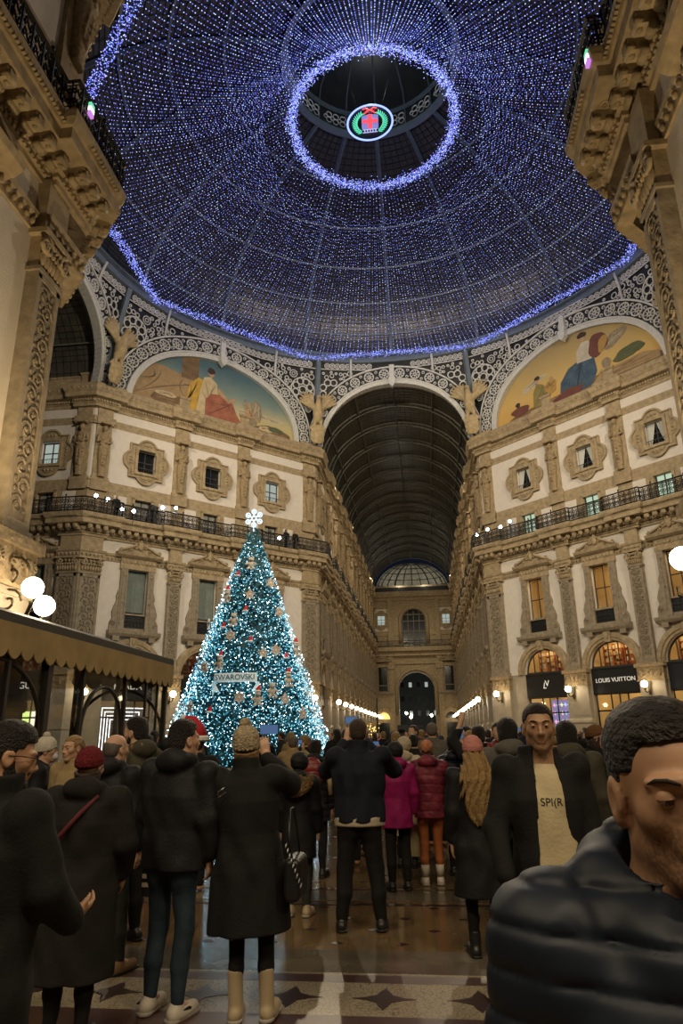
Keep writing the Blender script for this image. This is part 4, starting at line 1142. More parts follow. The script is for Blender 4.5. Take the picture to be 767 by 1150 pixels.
    # border scroll row and its fillet under the ring beam
    for z_, r_t in ((top - .08, .05), (top - .72, .06)):
        seg = [S(L * i / 50, z_, .16) for i in range(51) if zo(L * i / 50) < z_ - .05 or True]; mb.tube(seg, r_t, 4, smooth=False)
    t = .45
    while t < L - .4:
        rg(t, top - .40, .22, .055, 10) and rg(t, top - .40, .09, .05, 6); t += .52
    for s in (0, 1):
        T = (lambda x: x) if s == 0 else (lambda x: L - x)
        zc_ = 31.25 if not sd['arm'] else 31.4; tc_ = 1.55 if not sd['arm'] else 1.35
        big = 1.12
        ok = rg(T(tc_), zc_, .34, .075, 12)
        for q in range(8): a = PI / 4 * q + .39; rg(T(tc_ + .80 * math.cos(a)), zc_ + .80 * math.sin(a), .30, .07, 10)
        rg(T(tc_), zc_, big, .07, 24)
        rr = random.Random(5)
        pts = [(tc_, zc_, big)]
        for tries in range(900):
            tt = rr.uniform(.35, c); zz = rr.uniform(27, top - .9); R = rr.choice((.40, .34, .27, .2, .15)) if tries < 400 else rr.choice((.2, .14, .11))
            if zz + R > top - .78 or zz - R < zo(tt) + .1 or tt - R < .3: continue
            if any((tt - a) ** 2 + (zz - b_) ** 2 < (R + r0 * .98) ** 2 for a, b_, r0 in pts): continue
            if rg(T(tt), zz, R * .86, .055, 10): pts.append((tt, zz, R)); R > .3 and rg(T(tt), zz, R * .4, .05, 8)
    put('lattice', mb.mesh('lattice', M['white_iron']), b)
    # little curved brackets and the corner strut
    mb = MB()
    for t in (c - L * .27, c + L * .27): mb.tube([S(t, zo(t) - .1, .2), S(t, (zo(t) + top) / 2, .30), S(t, top + .1, .55)], .12, 5)
    put('bracket', mb.mesh('bracket', M['white_iron']), b)
    mb = MB(); mb.tube([S(.0, 27.6, .2), S(.0, 30, .28), S(0, RING_Z + .2, .3)], .26, 4, smooth=False)
    put('strut', mb.mesh('strut', M['bluegrey']), b)
    if not sd['arm']: return Mx, S, c, ai, bi, Z0
LUN = {}
for k_, lb in (('far', 'arch at the mouth of the far arm'), ('right', 'arch over the golden lunette on the right'), ('left', 'arch over the blue-sky lunette on the left'), ('left_arm', 'arch at the mouth of the left cross arm'), ('right_arm', 'arch at the mouth of the right cross arm'), ('near_left', 'near left diagonal arch overhead'), ('near_right', 'near right diagonal arch overhead'), ('near', 'arch overhead at the mouth of the near arm')):
    LUN[k_] = side(k_, lb)

# painted lunettes: flat pictures of plain robed figures, set back inside the arches
def pmat(name, c, c2=None, sc=2.0): return mat('paint_' + name, c, .7, noise=.3, nscale=sc, color2=c2)
PM = {}
def lunette(key, label, sky, items):
    Mx, S, c, ai, bi, Z0 = LUN[key]
    n = 40; b = MB()
    pts = [(c - (ai + .02) * math.cos(PI * i / n), Z0 + (bi + .02) * math.sin(PI * i / n)) for i in range(n + 1)]
    b.prism([(p[0], p[1]) for p in pts][::-1], -.02, .3)
    o = b.build('lunette_painting', sky); o.matrix_world = Mx; tag(o, label, 'painting')
    y = -.024
    for i, (nm, mt, poly) in enumerate(items):
        b = MB(); pp = [(c + x, Z0 + z) for x, z in poly]
        ar = sum(pp[j][0] * pp[(j + 1) % len(pp)][1] - pp[(j + 1) % len(pp)][0] * pp[j][1] for j in range(len(pp)))
        if ar < 0: pp = pp[::-1]
        b.prism(pp, y, -.019); pt = put(nm, b.mesh(nm, mt), o); y -= .0015
        if nm in ('painted_robe', 'painted_wing', 'painted_ground', 'painted_wall', 'painted_rock', 'painted_cloud', 'painted_body'):
            b = MB(); r4 = random.Random(i); cxm = sum(p[0] for p in pp) / len(pp); czm = sum(p[1] for p in pp) / len(pp)
            for q in range(7):
                p0 = pp[r4.randrange(len(pp))]; p1 = pp[r4.randrange(len(pp))]; pts = []
                for k in range(9):
                    u_ = .08 + .84 * k / 8; a_ = (1 - u_) ** 2; b2 = 2 * u_ * (1 - u_); c_ = u_ ** 2
                    pts.append(((p0[0] * a_ + cxm * b2 + p1[0] * c_), (p0[1] * a_ + czm * b2 + p1[1] * c_)))
                w_ = r4.uniform(.02, .07); vs_ = []
                for k, (x_, z_) in enumerate(pts):
                    ww_ = w_ * math.sin(PI * (k + .3) / 8.6); vs_ += [(x_ - ww_, y - .0004, z_ + ww_ * .5), (x_ + ww_, y - .0004, z_ - ww_ * .5)]
                b.add(vs_, [(2 * k, 2 * k + 1, 2 * k + 3, 2 * k + 2) for k in range(8)])
            put('painted_fold', b.mesh('painted_fold', paint_dark[mt.name]), pt); y -= .001
    return o
def blob(cx, cz, rx, rz, n=18, rot=0, wob=.08, seed=1):
    r2 = random.Random(seed); ph = r2.uniform(0, 6)
    out = []
    for i in range(n):
        a = 2 * PI * i / n; k = 1 + wob * math.sin(3 * a + ph) + wob * .6 * math.sin(5 * a + 2 * ph)
        x, z = rx * k * math.cos(a), rz * k * math.sin(a); out.append((cx + x * math.cos(rot) - z * math.sin(rot), cz + x * math.sin(rot) + z * math.cos(rot)))
    return out
def sky_mat(name, stops, nz):
    m = mat(name, (.2, .2, .2), .75); nt = m.node_tree; L = nt.links; b = nt.nodes['Principled BSDF']
    tc = nt.nodes.new('ShaderNodeTexCoord'); sp = nt.nodes.new('ShaderNodeSeparateXYZ'); L.new(tc.outputs['Object'], sp.inputs[0])
    n = nt.nodes.new('ShaderNodeTexNoise'); n.inputs['Scale'].default_value = .7; n.inputs['Detail'].default_value = 7; L.new(tc.outputs['Object'], n.inputs[0])
    ad = nt.nodes.new('ShaderNodeMath'); ad.operation = 'MULTIPLY_ADD'; ad.inputs[1].default_value = nz; L.new(n.outputs[0], ad.inputs[0]); L.new(sp.outputs[2], ad.inputs[2])
    mr = nt.nodes.new('ShaderNodeMapRange'); mr.inputs[1].default_value = 26.3 + nz * .5; mr.inputs[2].default_value = 32 + nz * .5; L.new(ad.outputs[0], mr.inputs[0])
    cr = nt.nodes.new('ShaderNodeValToRGB'); e = cr.color_ramp.elements; e[0].position, e[0].color = stops[0][0], stops[0][1] + (1,); e[1].position, e[1].color = stops[-1][0], stops[-1][1] + (1,)
    for p, c_ in stops[1:-1]: q = e.new(p); q.color = c_ + (1,)
    L.new(mr.outputs[0], cr.inputs[0]); L.new(cr.outputs[0], b.inputs['Base Color']); return m
paint = dict(yellow=pmat('yellow_robe', (.62, .40, .07), (.42, .25, .04), 1.5), red=pmat('red_robe', (.40, .15, .085), (.24, .08, .05), 1.5), cream=pmat('cream_cloth', (.62, .50, .30)), skin=pmat('skin', (.50, .32, .18)), dark=pmat('dark_hair', (.05, .03, .025)), brown=pmat('brown_rock', (.22, .14, .07), (.12, .08, .04)), tan=pmat('tan_stonework', (.38, .27, .14), (.30, .2, .1)), blue=pmat('blue_robe', (.07, .12, .18), (.035, .07, .11), 1.5), olive=pmat('olive_robe', (.28, .23, .08)), green=pmat('green_bush', (.11, .13, .06)), ochre=pmat('ochre_cloth', (.45, .28, .08)), white=pmat('white_cloth', (.6, .55, .45)), maroon=pmat('maroon_cloth', (.17, .06, .045)), wing=pmat('wing_grey', (.32, .27, .18), (.2, .16, .1), 3), cloud=pmat('cloud', (.55, .47, .30), (.40, .38, .28), 1))
P_ = paint
paint_dark = {}
for k_, m_ in list(paint.items()):
    c_ = m_.node_tree.nodes['Principled BSDF'].inputs['Base Color'].default_value; sg_ = .5 if k_ not in ('brown', 'wing') else 1.7
    paint_dark[m_.name] = pmat('fold_' + k_, tuple(x * sg_ for x in c_[:3]))
lunette('left', 'painted lunette with yellow and red robed seated figure under blue sky', sky_mat('painted_blue_sky', [(.0, (.52, .42, .17)), (.22, (.50, .44, .24)), (.45, (.20, .27, .24)), (.75, (.075, .14, .175)), (1, (.05, .10, .15))], 1.1), [
    ('painted_cloud', P_['cloud'], blob(4.4, 1.5, 2.2, .28, seed=2)), ('painted_cloud', P_['cloud'], blob(2.4, 1.35, 1.2, .3, seed=3)),
    ('painted_wall', P_['tan'], [(-7.7, .05), (-1.6, .05), (-1.6, 2.6), (-2.8, 3.0), (-5.2, 3.4), (-6.2, 3.2), (-7.2, 1.8)]),
    ('painted_column', P_['brown'], [(-3.4, 2.9), (-1.9, 2.9), (-1.9, 5.1), (-3.4, 4.8)]),
    ('painted_rock', P_['brown'], blob(-3.6, .55, 2.4, .5, seed=4)), ('painted_rock', P_['cream'], blob(-4.6, 1.0, .9, .22, seed=5)),
    ('painted_robe', P_['yellow'], [(-3.4, .15), (-2.9, 1.2), (-2.6, 2.6), (-1.9, 3.3), (-1.3, 3.2), (-1.4, 1.8), (-1.7, .3)]),
    ('painted_robe', P_['cream'], [(-2.0, .1), (-1.7, 2.2), (-1.4, 3.5), (-.8, 3.7), (-.2, 3.2), (-.1, 2.2), (-.8, 1.6), (-1.0, .15)]),
    ('painted_robe', P_['red'], [(-1.2, .15), (-1.2, 1.6), (-.7, 2.2), (.5, 2.4), (1.3, 1.9), (1.7, 1.0), (2.2, .3), (1.2, .1)]),
    ('painted_arm', P_['skin'], [(.0, 2.9), (.9, 2.1), (1.5, 2.4), (1.6, 2.2), (.9, 1.8), (-.2, 2.5)]),
    ('painted_head', P_['skin'], blob(-.75, 4.05, .27, .34, seed=6)), ('painted_hair', P_['dark'], blob(-.78, 4.25, .34, .3, seed=7)),
    ('painted_wing', P_['wing'], [(3.2, 1.3), (3.1, 2.4), (3.5, 2.9), (4.0, 2.5), (4.2, 1.6), (4.0, .9)]), ('painted_wing', P_['wing'], [(2.6, 1.5), (2.3, 2.2), (2.5, 2.7), (2.8, 2.0)]),
    ('painted_body', P_['skin'], [(2.5, .4), (2.5, 1.6), (2.9, 1.9), (3.2, 1.6), (3.6, 1.2), (4.0, .9), (3.3, .7), (3.2, .3)]), ('painted_head', P_['skin'], blob(2.85, 2.15, .2, .24, seed=8)),
    ('painted_sphere', P_['wing'], blob(3.3, .75, .42, .4, wob=0)), ('painted_rock', P_['brown'], blob(5.2, .3, 1.9, .5, seed=9)), ('painted_rock', P_['cream'], blob(4.6, .45, .7, .25, seed=10)), ('painted_bush', P_['green'], blob(5.6, .6, .8, .25, seed=11))])
lunette('right', 'painted lunette with blue-skirted seated figure against golden sky', sky_mat('painted_gold_sky', [(.0, (.55, .33, .09)), (.3, (.58, .40, .14)), (.6, (.46, .34, .14)), (1, (.28, .22, .12))], 1.3), [
    ('painted_cloud', P_['wing'], blob(3.9, 3.3, 1.1, .5, rot=.5, seed=12)), ('painted_cloud', P_['cloud'], blob(-3.5, 2.6, 1.3, .3, rot=.3, seed=13)),
    ('painted_ground', P_['brown'], [(-6.6, .05), (-5.6, .5), (-3.0, .65), (0, .75), (3.0, 1.0), (5.6, 1.1), (7.4, .6), (7.5, .05)]),
    ('painted_ground', P_['tan'], [(1.6, .3), (2.4, 1.0), (5.8, 1.2), (7.0, .8), (7.0, .3)]),
    ('painted_robe', P_['blue'], [(-1.2, .3), (-1.0, 1.6), (-.2, 2.5), (1.1, 2.9), (2.1, 2.5), (2.2, 1.3), (1.7, .4), (.2, .2)]),
    ('painted_shirt', P_['white'], [(.6, 2.6), (.7, 3.6), (1.2, 4.2), (1.8, 4.1), (2.1, 3.4), (1.9, 2.5)]),
    ('painted_shield', P_['maroon'], blob(2.5, 3.4, .8, 1.0, rot=-.4, seed=14)), ('painted_shield', P_['ochre'], blob(2.9, 3.3, .35, .7, rot=-.4, seed=15)),
    ('painted_head', P_['skin'], blob(1.25, 4.55, .28, .33, seed=16)), ('painted_hair', P_['dark'], blob(1.3, 4.8, .42, .24, seed=17)),
    ('painted_robe', P_['olive'], [(-3.7, .5), (-3.6, 1.8), (-3.2, 2.5), (-2.6, 2.2), (-2.0, 1.3), (-2.2, .5)]), ('painted_head', P_['skin'], blob(-3.1, 2.75, .22, .27, seed=18)), ('painted_hair', P_['dark'], blob(-3.1, 2.95, .27, .18, seed=19)),
    ('painted_robe', P_['ochre'], blob(-1.9, 1.7, .55, .6, seed=20)), ('painted_head', P_['skin'], blob(-1.8, 2.35, .2, .22, seed=21)),
    ('painted_figure', P_['maroon'], blob(-5.0, .75, .9, .42, seed=22)), ('painted_head', P_['dark'], blob(-5.2, 1.35, .22, .22, seed=23)),
    ('painted_cloth', P_['maroon'], [(-2.2, .3), (-.4, .9), (1.0, .7), (.6, .2), (-1.4, .1)]), ('painted_pot', P_['wing'], blob(3.0, 1.6, .38, .42, wob=.02)), ('painted_bush', P_['green'], blob(5.0, 1.8, 1.1, .4, seed=24)), ('painted_bush', P_['green'], blob(4.4, 1.5, .9, .3, seed=25))])
# plain plaster behind the lattice of the unseen near lunettes
for k_ in ('near_left', 'near_right'):
    Mx, S, c, ai, bi, Z0 = LUN[k_]; b = MB(); b.prism([(c + ai * math.cos(PI * i / 30), Z0 + bi * math.sin(PI * i / 30)) for i in range(31)], -.02, .3)
    o = b.build('wall_' + k_ + '_lunette', M['stone']); o.matrix_world = Mx; struct(o, 'plain lunette filling overhead ' + k_.replace('_', ' '))

# ------------------------------------------------------------------ glass dome
DZ, DH, LR = RING_Z, 12.0, 6.0
def dpt(r_ang, ph, q=0):
    R = (RING_R - .1 - q); return Vector((R * math.cos(r_ang) * math.cos(ph), R * math.cos(r_ang) * math.sin(ph), DZ + (DH - q) * math.sin(r_ang)))
E1 = math.acos(LR / (RING_R - .1))
mb = MB(); nn, kk = 96, 22; vs = []; fs = []
for j in range(kk + 1):
    for i in range(nn): vs.append(dpt(E1 * j / kk, 2 * PI * i / nn))
for j in range(kk):
    for i in range(nn): fs.append((j * nn + i, j * nn + (i + 1) % nn, (j + 1) * nn + (i + 1) % nn, (j + 1) * nn + i))
mb.add(vs, fs); dome = mb.build('ceiling_dome', M['glass_dark']); struct(dome, 'great dark glass dome over the octagon')
def arc(ph, q): return [dpt(E1 * j / 24, ph, q) for j in range(25)]
for i in range(16):
    b = MB(); ph = PI / 8 * i + PI / 16 * 0 + PI / 8 * .0
    b.tube(arc(ph, .15), .17, 4, smooth=False); put('rib', b.mesh('rib', M['bluegrey']), dome)
for j in range(1, 6):
    b = MB(); b.tube([dpt(E1 * j / 6, 2 * PI * i / 96, .12) for i in range(96)], .11, 4, True, False); put('hoop', b.mesh('hoop', M['bluegrey']), dome)
b = MB()
for i in range(96):
    if i % 6: b.tube([dpt(E1 * j / 12, 2 * PI * i / 96, .03) for j in range(13)], .022, 3, smooth=False)
for j in range(1, 48): b.tube([dpt(E1 * j / 48, 2 * PI * i / 48, .03) for i in range(48)], .02, 3, True, False)
put('glazing_bars', b.mesh('glazing_bars', M['dark_plate']), dome)
b = MB(); b.lathe([(RING_R + .1, DZ - .25), (RING_R - .45, DZ - .25), (RING_R - .45, DZ + .25), (RING_R - .05, DZ + .3)], n=96, smooth=False); b.lathe([(RING_R - .42, DZ + .25), (RING_R - .75, DZ + .3), (RING_R - .75, DZ + .45), (RING_R - .35, DZ + .5)], n=96, smooth=False)
put('ring_beam', b.mesh('ring_beam', M['bluegrey']), dome)
# lantern: pierced drum and small dark cupola
LZ = DZ + DH * math.sin(E1)
b = MB(); b.lathe([(LR + .15, LZ - .35), (LR - .25, LZ - .35), (LR - .25, LZ), (LR + .1, LZ + .02)], n=48, smooth=False); b.lathe([(LR - .1, LZ + 1.6), (LR - .3, LZ + 1.6), (LR - .3, LZ + 1.85), (LR - .1, LZ + 1.9)], n=48, smooth=False)
lan = b.build('lantern', M['bluegrey']); struct(lan, 'dark lantern drum above the round opening in the net of lights')
b = MB(); b.lathe([(LR, LZ), (LR, LZ + 1.9), (LR - .2, LZ + 3.2), (4.6, LZ + 5.0), (2.6, LZ + 6.2), (.02, LZ + 6.7)], n=48); put('cupola', b.mesh('cupola', M['glass_dark']), lan)
b = MB()
for i in range(16):
    a = 2 * PI * i / 16; c_, s_ = math.cos(a), math.sin(a)
    b.tube([((LR - .1) * c_, (LR - .1) * s_, LZ), ((LR - .1) * c_, (LR - .1) * s_, LZ + 1.9), ((LR - .3) * c_, (LR - .3) * s_, LZ + 3.2), (4.5 * c_, 4.5 * s_, LZ + 4.95), (2.5 * c_, 2.5 * s_, LZ + 6.15), (.3 * c_, .3 * s_, LZ + 6.6)], .07, 4, smooth=False)
put('rib', b.mesh('rib', M['bluegrey']), lan)
b = MB()
for i in range(64):
    a = 2 * PI * (i + .5) / 64; u = Vector((-math.sin(a), math.cos(a), 0)); p = Vector((math.cos(a), math.sin(a), 0)) * (LR - .15)
    if i % 4 in (0, 1, 2):
        for z in (.45, .95): b.ring(p + Vector((0, 0, LZ + z + .12)), u, (0, 0, 1), .23, .05, 10, 3)
        b.ring(p + Vector((0, 0, LZ + .80)) + u * .29, u, (0, 0, 1), .15, .05, 8, 3)
put('lattice', b.mesh('lattice', M['white_iron']), lan)

# ------------------------------------------------------------------ net of blue fairy lights hung inside the dome
NR, NZ, TR, TZ = 19.35, 34.1, 5.45, 41.2
led = [emat('blue_led', (.16, .235, 1), 2.1, False), emat('violet_led', (.30, .24, .95), 1.9, False), emat('pale_blue_led', (.36, .46, 1), 2.4, False), emat('dim_blue_led', (.10, .13, .75), 1.2, False)]
def oct_r(ph):
    a = (ph + PI / 8) % (PI / 4) - PI / 8
    return NR * math.cos(PI / 8) / math.cos(a)
mb = MB(); nstr = 336; rn = random.Random(4)
def net_pt(ph, u):
    r0 = oct_r(ph); r = r0 + (TR - r0) * u
    z = NZ + (TZ - NZ) * (u ** 1.75 * .80 + u * .20) - .25 * abs(math.sin(ph * 16)) * (1 - u) * u
    return (r * math.cos(ph), r * math.sin(ph), z)
for i in range(nstr):
    ph = 2 * PI * (i + rn.uniform(-.15, .15)) / nstr; k = 70
    for j in range(k):
        u = (j + rn.random() * .7) / k
        if i % 2 and u > .86: continue
        x, y, z = net_pt(ph, u); mb.mi = rn.choice((0, 0, 0, 1, 2, 2, 3, 3)); mb.octa((x, y, z), .030 if mb.mi != 2 else .034)
for i in range(5200):        # dense garland round the opening
    a = rn.uniform(0, 2 * PI); rr = TR + rn.gauss(.05, .20); mb.mi = rn.choice((0, 1, 2, 2, 3)); mb.octa((rr * math.cos(a), rr * math.sin(a), TZ + rn.gauss(0, .20)), .034)
for i in range(6500):        # dense hem along the eight sides
    a = rn.uniform(0, 2 * PI); rr = oct_r(a) + rn.uniform(-.55, .1); mb.mi = rn.choice((0, 0, 1, 2, 3)); mb.octa((rr * math.cos(a), rr * math.sin(a), NZ + rn.gauss(0, .12)), .034)
net = mb.build('fairy_light_net', led, None, (0, 1.0, 0)); tag(net, 'net of blue fairy lights hanging under the glass dome', 'light net', kind='stuff')
# ------------------------------------------------------------------ globe lamps
def globe_meshes():
    b = MB(); b.tube([(0, 0, -.35), (0, -.10, -.42), (0, -.35, -.52), (0, -.58, -.45), (0, -.62, -.30)], .035, 6)
    b.tube(spiral(0, 0, .2, 1.3, 0, 1, 12, 0, .04), .02, 5)
    b.v = b.v; b.lathe([(.02, -.34), (.09, -.27), (.11, -.22), (.05, -.19)], (0, -.62, 0), 12); b.box(-.08, .08, -.06, 0, -.65, .1)
    br = b.mesh('bracket', M['brass'])
    g = MB(); g.ell((0, -.62, 0), .21, 20, 14); gl = g.mesh('globe', M['globe'])
    return br, gl
GB, GG = globe_meshes()
def wall_lamp(mx, label, group='globe lamps along the walls'):
    o = empty('globe_lamp'); o.matrix_world = mx; tag(o, label, 'lamp', group); put('bracket', GB, o); put('globe', GG, o); return o
for key, ts, lab in (('diagonal_right', (.75, 7.1, 12.7, 18.7), ['white globe lamp on the corner pier at the mouth of the far arm, right side', 'white globe lamp on the pier between the first two black signs', 'white globe lamp on the pier right of the LOUIS VUITTON sign', 'white globe lamp on the last pier at the right edge']),
                     ('diagonal_left', (.8, 6.8, 12.3, 18.8), ['white globe lamp on the corner pier seen through the kiosk glass', 'white globe lamp on the pier right of the PRADA sign', 'white globe lamp on the pier just left of the Christmas tree', 'white globe lamp on the corner pier right of the tree'])):
    for t, lb in zip(ts, lab): wall_lamp(WALLS[key]['M'] @ Matrix.Translation((t, -.5, 4.5)), lb)
for key, sd in (('arm_left', 'left'), ('arm_right', 'right')):
    cs = WALLS[key]['c']
    for i in range(len(cs)):
        t = cs[i] + PITCH_A / 2 if i < len(cs) - 1 or True else 0
        if key == 'arm_right' : t = cs[i] - PITCH_A / 2
        k = i + 1 if key == 'arm_left' else len(cs) - i
        nth = ['first', 'second', 'third', 'fourth', 'fifth', 'sixth', 'seventh', 'eighth', 'ninth', 'tenth', 'eleventh', 'twelfth'][k - 1]
        wall_lamp(WALLS[key]['M'] @ Matrix.Translation((t, -.5, 4.5)), f'{nth} white globe lamp down the {sd} wall of the far arm')
for i in (0, 1, 2): wall_lamp(WALLS['cross_left']['M'] @ Matrix.Translation((WALLS['cross_left']['c'][i] - 2.7, -.5, 4.5)), ['white globe lamp deep in the left cross arm', 'second white globe lamp inside the left cross arm', 'white globe lamp on the cross arm wall behind the kiosk'][i])
# paired lamps on scrolled iron arms by the near corners
def pair_lamp(x, y, sx, label, gl=((.76, .28, 4.33), (.80, -.3, 4.60))):
    o = empty('double_globe_lamp' if len(gl) > 1 else 'globe_lamp', (x, y, 0)); tag(o, label, 'lamp')
    b = MB(); b.tube([(0, 0, 3.6), (sx * .2, 0, 3.75), (sx * .5, .1, 3.9), (sx * .75, .28, 4.05), (sx * .75, .28, 4.2)], .04, 6); b.tube([(sx * .3, 0, 3.8), (sx * .55, -.15, 3.85), (sx * .8, -.3, 4.25), (sx * .78, -.3, 4.4)], .04, 6)
    for cz, r in ((5.0, .42), (4.4, .3)):
        b.tube([(sx * .1 + sx * (r + (0.05 - r) * i / 16) * math.cos(2.6 * PI * i / 16), 0, cz + (r + (.05 - r) * i / 16) * math.sin(2.6 * PI * i / 16)) for i in range(17)], .03, 5)
    b.tube([(0, 0, 3.4), (0, 0, 5.6)], .05, 6)
    put('bracket', b.mesh('bracket', M['brass']), o)
    for px, py, pz in gl:
        g = MB(); g.ell((sx * px, py, pz), .215, 24, 16); put('globe', g.mesh('globe', M['globe']), o)
pair_lamp(-6.95, -22.35, 1, 'pair of big white globe lamps on a scrolled bracket above the kiosk')
pair_lamp(7.2, -22.6, -1, 'big white globe lamp on a scrolled bracket at the right edge', ((.80, -.3, 4.60),))

# ------------------------------------------------------------------ eagles over the octagon corners
def eagle():
    f = Field((-1.9, -1.0, 0), (1.9, .6, 4.6), .05)
    f.ell((0, -.25, 2.2), (.38, .36, .75), k=.1); f.cap((0, -.3, 2.7), (0, -.42, 3.15), .25, .17, .1); f.ell((0, -.5, 3.3), (.17, .22, .18), k=.06); f.cap((0, -.66, 3.28), (0, -.8, 3.18), .07, .02, .03)
    for s in (-1, 1):
        f.cap((s * .2, -.2, 1.7), (s * .26, -.3, 1.1), .17, .1, .08)
        for i in range(7):
            a = .5 + i * .17; L_ = 1.55 - .1 * abs(i - 3)
            f.cap((s * .32, -.1, 2.55), (s * (.32 + L_ * math.cos(a) * .95), -.05 + .05 * i / 7, 2.45 + L_ * math.sin(a)), .13, .07, .05)
        f.cap((s * .3, -.15, 2.6), (s * .85, -.1, 3.3), .2, .12, .08)
    body = f.mesh('eagle_statue', M['eagle'], 1)
    f = Field((-.8, -.8, -.3), (.8, .4, 1.6), .045)
    f.ell((0, -.25, .62), (.52, .2, .72), k=.03); sh = None
    f.ell((0, -.45, .62), (.36, .1, .54), k=.03, sub=True); f.ell((0, -.38, .62), (.3, .1, .46), k=.03)
    for s in (-1, 1): f.cap((s * .3, -.2, 1.25), (s * .55, -.25, 1.0), .12, .08, .05); f.cap((s * .2, -.2, -.02), (s * .45, -.25, .2), .1, .07, .05)
    return body, f.mesh('shield', M['eagle'], 1)
M['eagle'] = mat('pale_ochre_plaster', (.50, .39, .22), .8, noise=.35, nscale=5, bump=.3)
EB, ES = eagle()
VERT = [((-W_, A_), 'stone eagle with spread wings between the blue-sky lunette and the far arm arch'), ((W_, A_), 'stone eagle with spread wings between the far arm arch and the golden lunette'), ((-A_, W_), 'stone eagle with spread wings left of the blue-sky lunette'), ((A_, W_), 'stone eagle at the right edge beside the golden lunette')]
for (x, y), lb in VERT:
    o = put('eagle_statue', EB, None); n_ = -Vector((x, y, 0)).normalized(); t_ = Vector((-n_.y, n_.x, 0))
    o.matrix_world = Matrix(((t_.x, -n_.x, 0, x + n_.x * 1.15), (t_.y, -n_.y, 0, y + n_.y * 1.15), (0, 0, 1, 26.35), (0, 0, 0, 1)))
    o.matrix_world = o.matrix_world @ Matrix.Rotation(-.16, 4, 'X').inverted() @ Matrix.Scale(1.22, 4); tag(o, lb, 'statue', 'stone eagles at the octagon corners'); put('shield', ES, o)

# ------------------------------------------------------------------ illuminated emblem hanging in the opening
em = dict(blue=emat('emblem_blue_tube', (.25, .35, 1), 2.2), red=emat('emblem_red_led', (1, .06, .08), 1.6), green=emat('emblem_green_led', (.10, .75, .45), 1.1), white=emat('emblem_pale_led', (.55, .55, 1), .9), violet=emat('emblem_violet_led', (.28, .26, .8), .7))
em_o = empty('emblem', (-.15, .1, 40.5)); tag(em_o, 'round lit emblem with red cross shield and green wreath in the dome opening', 'emblem')
b = MB(); b.ring((0, 0, 0), (1, 0, 0), (0, 0, 1), 1.52, .045, 48, 6); b.ring((0, 0, 0), (1, 0, 0), (0, 0, 1), 1.45, .02, 48, 4); put('ring', b.mesh('ring', em['blue']), em_o)
b = MB(); b.lathe([(1.5, 0), (1.5, .03)], n=8); b = MB()
b.prism([(1.48 * math.cos(2 * PI * i / 40), 1.48 * math.sin(2 * PI * i / 40)) for i in range(40)], .06, .09); put('backing', b.mesh('backing', M['dark_plate']), em_o)
b = MB(); sh_ = [(-.5, -.55), (.5, -.55), (.56, -.35), (.56, .55), (.28, .62), (0, .72), (-.28, .62), (-.56, .55), (-.56, -.35)]
b.prism(sh_, -.02, .04); put('shield', b.mesh('shield', em['violet']), em_o)
b = MB()
for i in range(-5, 6):
    for j in range(-5, 7):
        if abs(i) > 1 and abs(j) > 1: b.octa((i * .1, -.03, j * .1), .03)
put('shield_lights', b.mesh('shield_lights', em['white']), em_o)
b = MB(); b.box(-.14, .14, -.05, -.02, -.52, .62); b.box(-.52, .52, -.05, -.02, -.06, .22); put('cross', b.mesh('cross', em['red']), em_o)
for s in (-1, 1):
    b = MB()
    for i in range(13):
        a = -.95 + i * .155; c0 = Vector((s * 1.0 * math.cos(a), -.02, 1.0 * math.sin(a) - .02))
        for q in (-1, 1):
            d = Vector((-s * math.sin(a + q * .75 * s * s) if False else s * math.cos(a + PI / 2 - q * .8), 0, math.sin(a + PI / 2 - q * .8)))
            b.tube([c0, c0 + d * .13, c0 + d * .25], [.03, .045, .015], 5)
    put('wreath_branch', b.mesh('wreath_branch', em['green']), em_o)
b = MB()
for s in (-1, 1): b.tube([(0, -.04, 1.02), (s * .28, -.04, 1.2), (s * .48, -.04, 1.12)], .05, 5); b.tube([(0, -.04, 1.02), (s * .22, -.04, .88), (s * .36, -.04, .74)], .05, 5)
put('ribbon', b.mesh('ribbon', em['red']), em_o)
b = MB()
for i in range(5): b.tube([(-.36 + .18 * i, -.04, -.85), (-.36 + .18 * i, -.04, -.66)], .04, 5)
b.tube([(-.5, -.04, -.88), (.5, -.04, -.88)], .03, 5); b.tube([(-.5, -.04, -.63), (.5, -.04, -.63)], .03, 5)
put('crown_base', b.mesh('crown_base', em['white']), em_o)
b = MB()
for s in (-1, 1): b.tube([(s * .8, 0, 1.3), (s * 2.2, 0, 7.0)], .012, 4)
put('cable', b.mesh('cable', M['iron']), em_o)

# ------------------------------------------------------------------ Christmas tree
TX, TY, TH, TRB = -6.81, -2.0, 12.1, 3.75
M['fir'] = mat('led_tinted_fir', (.05, .24, .29), .7, noise=.5, nscale=6)  # teal glow of the tree lights is put into the foliage colour
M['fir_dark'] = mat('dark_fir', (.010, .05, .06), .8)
tree = empty('christmas_tree', (TX, TY, 0)); tag(tree, 'tall conical Christmas tree covered in blue-white lights beside the crowd', 'christmas tree')
rt = random.Random(12)
def tr(z): return TRB * max(0, (TH - z) / (TH - .6)) ** .93 + .06
b = MB(); b.lathe([(.3, 0), (.3, .6)], n=10); put('trunk', b.mesh('trunk', M['wood']), tree)
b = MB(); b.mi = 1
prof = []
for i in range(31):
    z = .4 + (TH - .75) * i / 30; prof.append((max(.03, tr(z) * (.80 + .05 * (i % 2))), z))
b.lathe([(.05, .4)] + prof, n=36); b.mi = 0
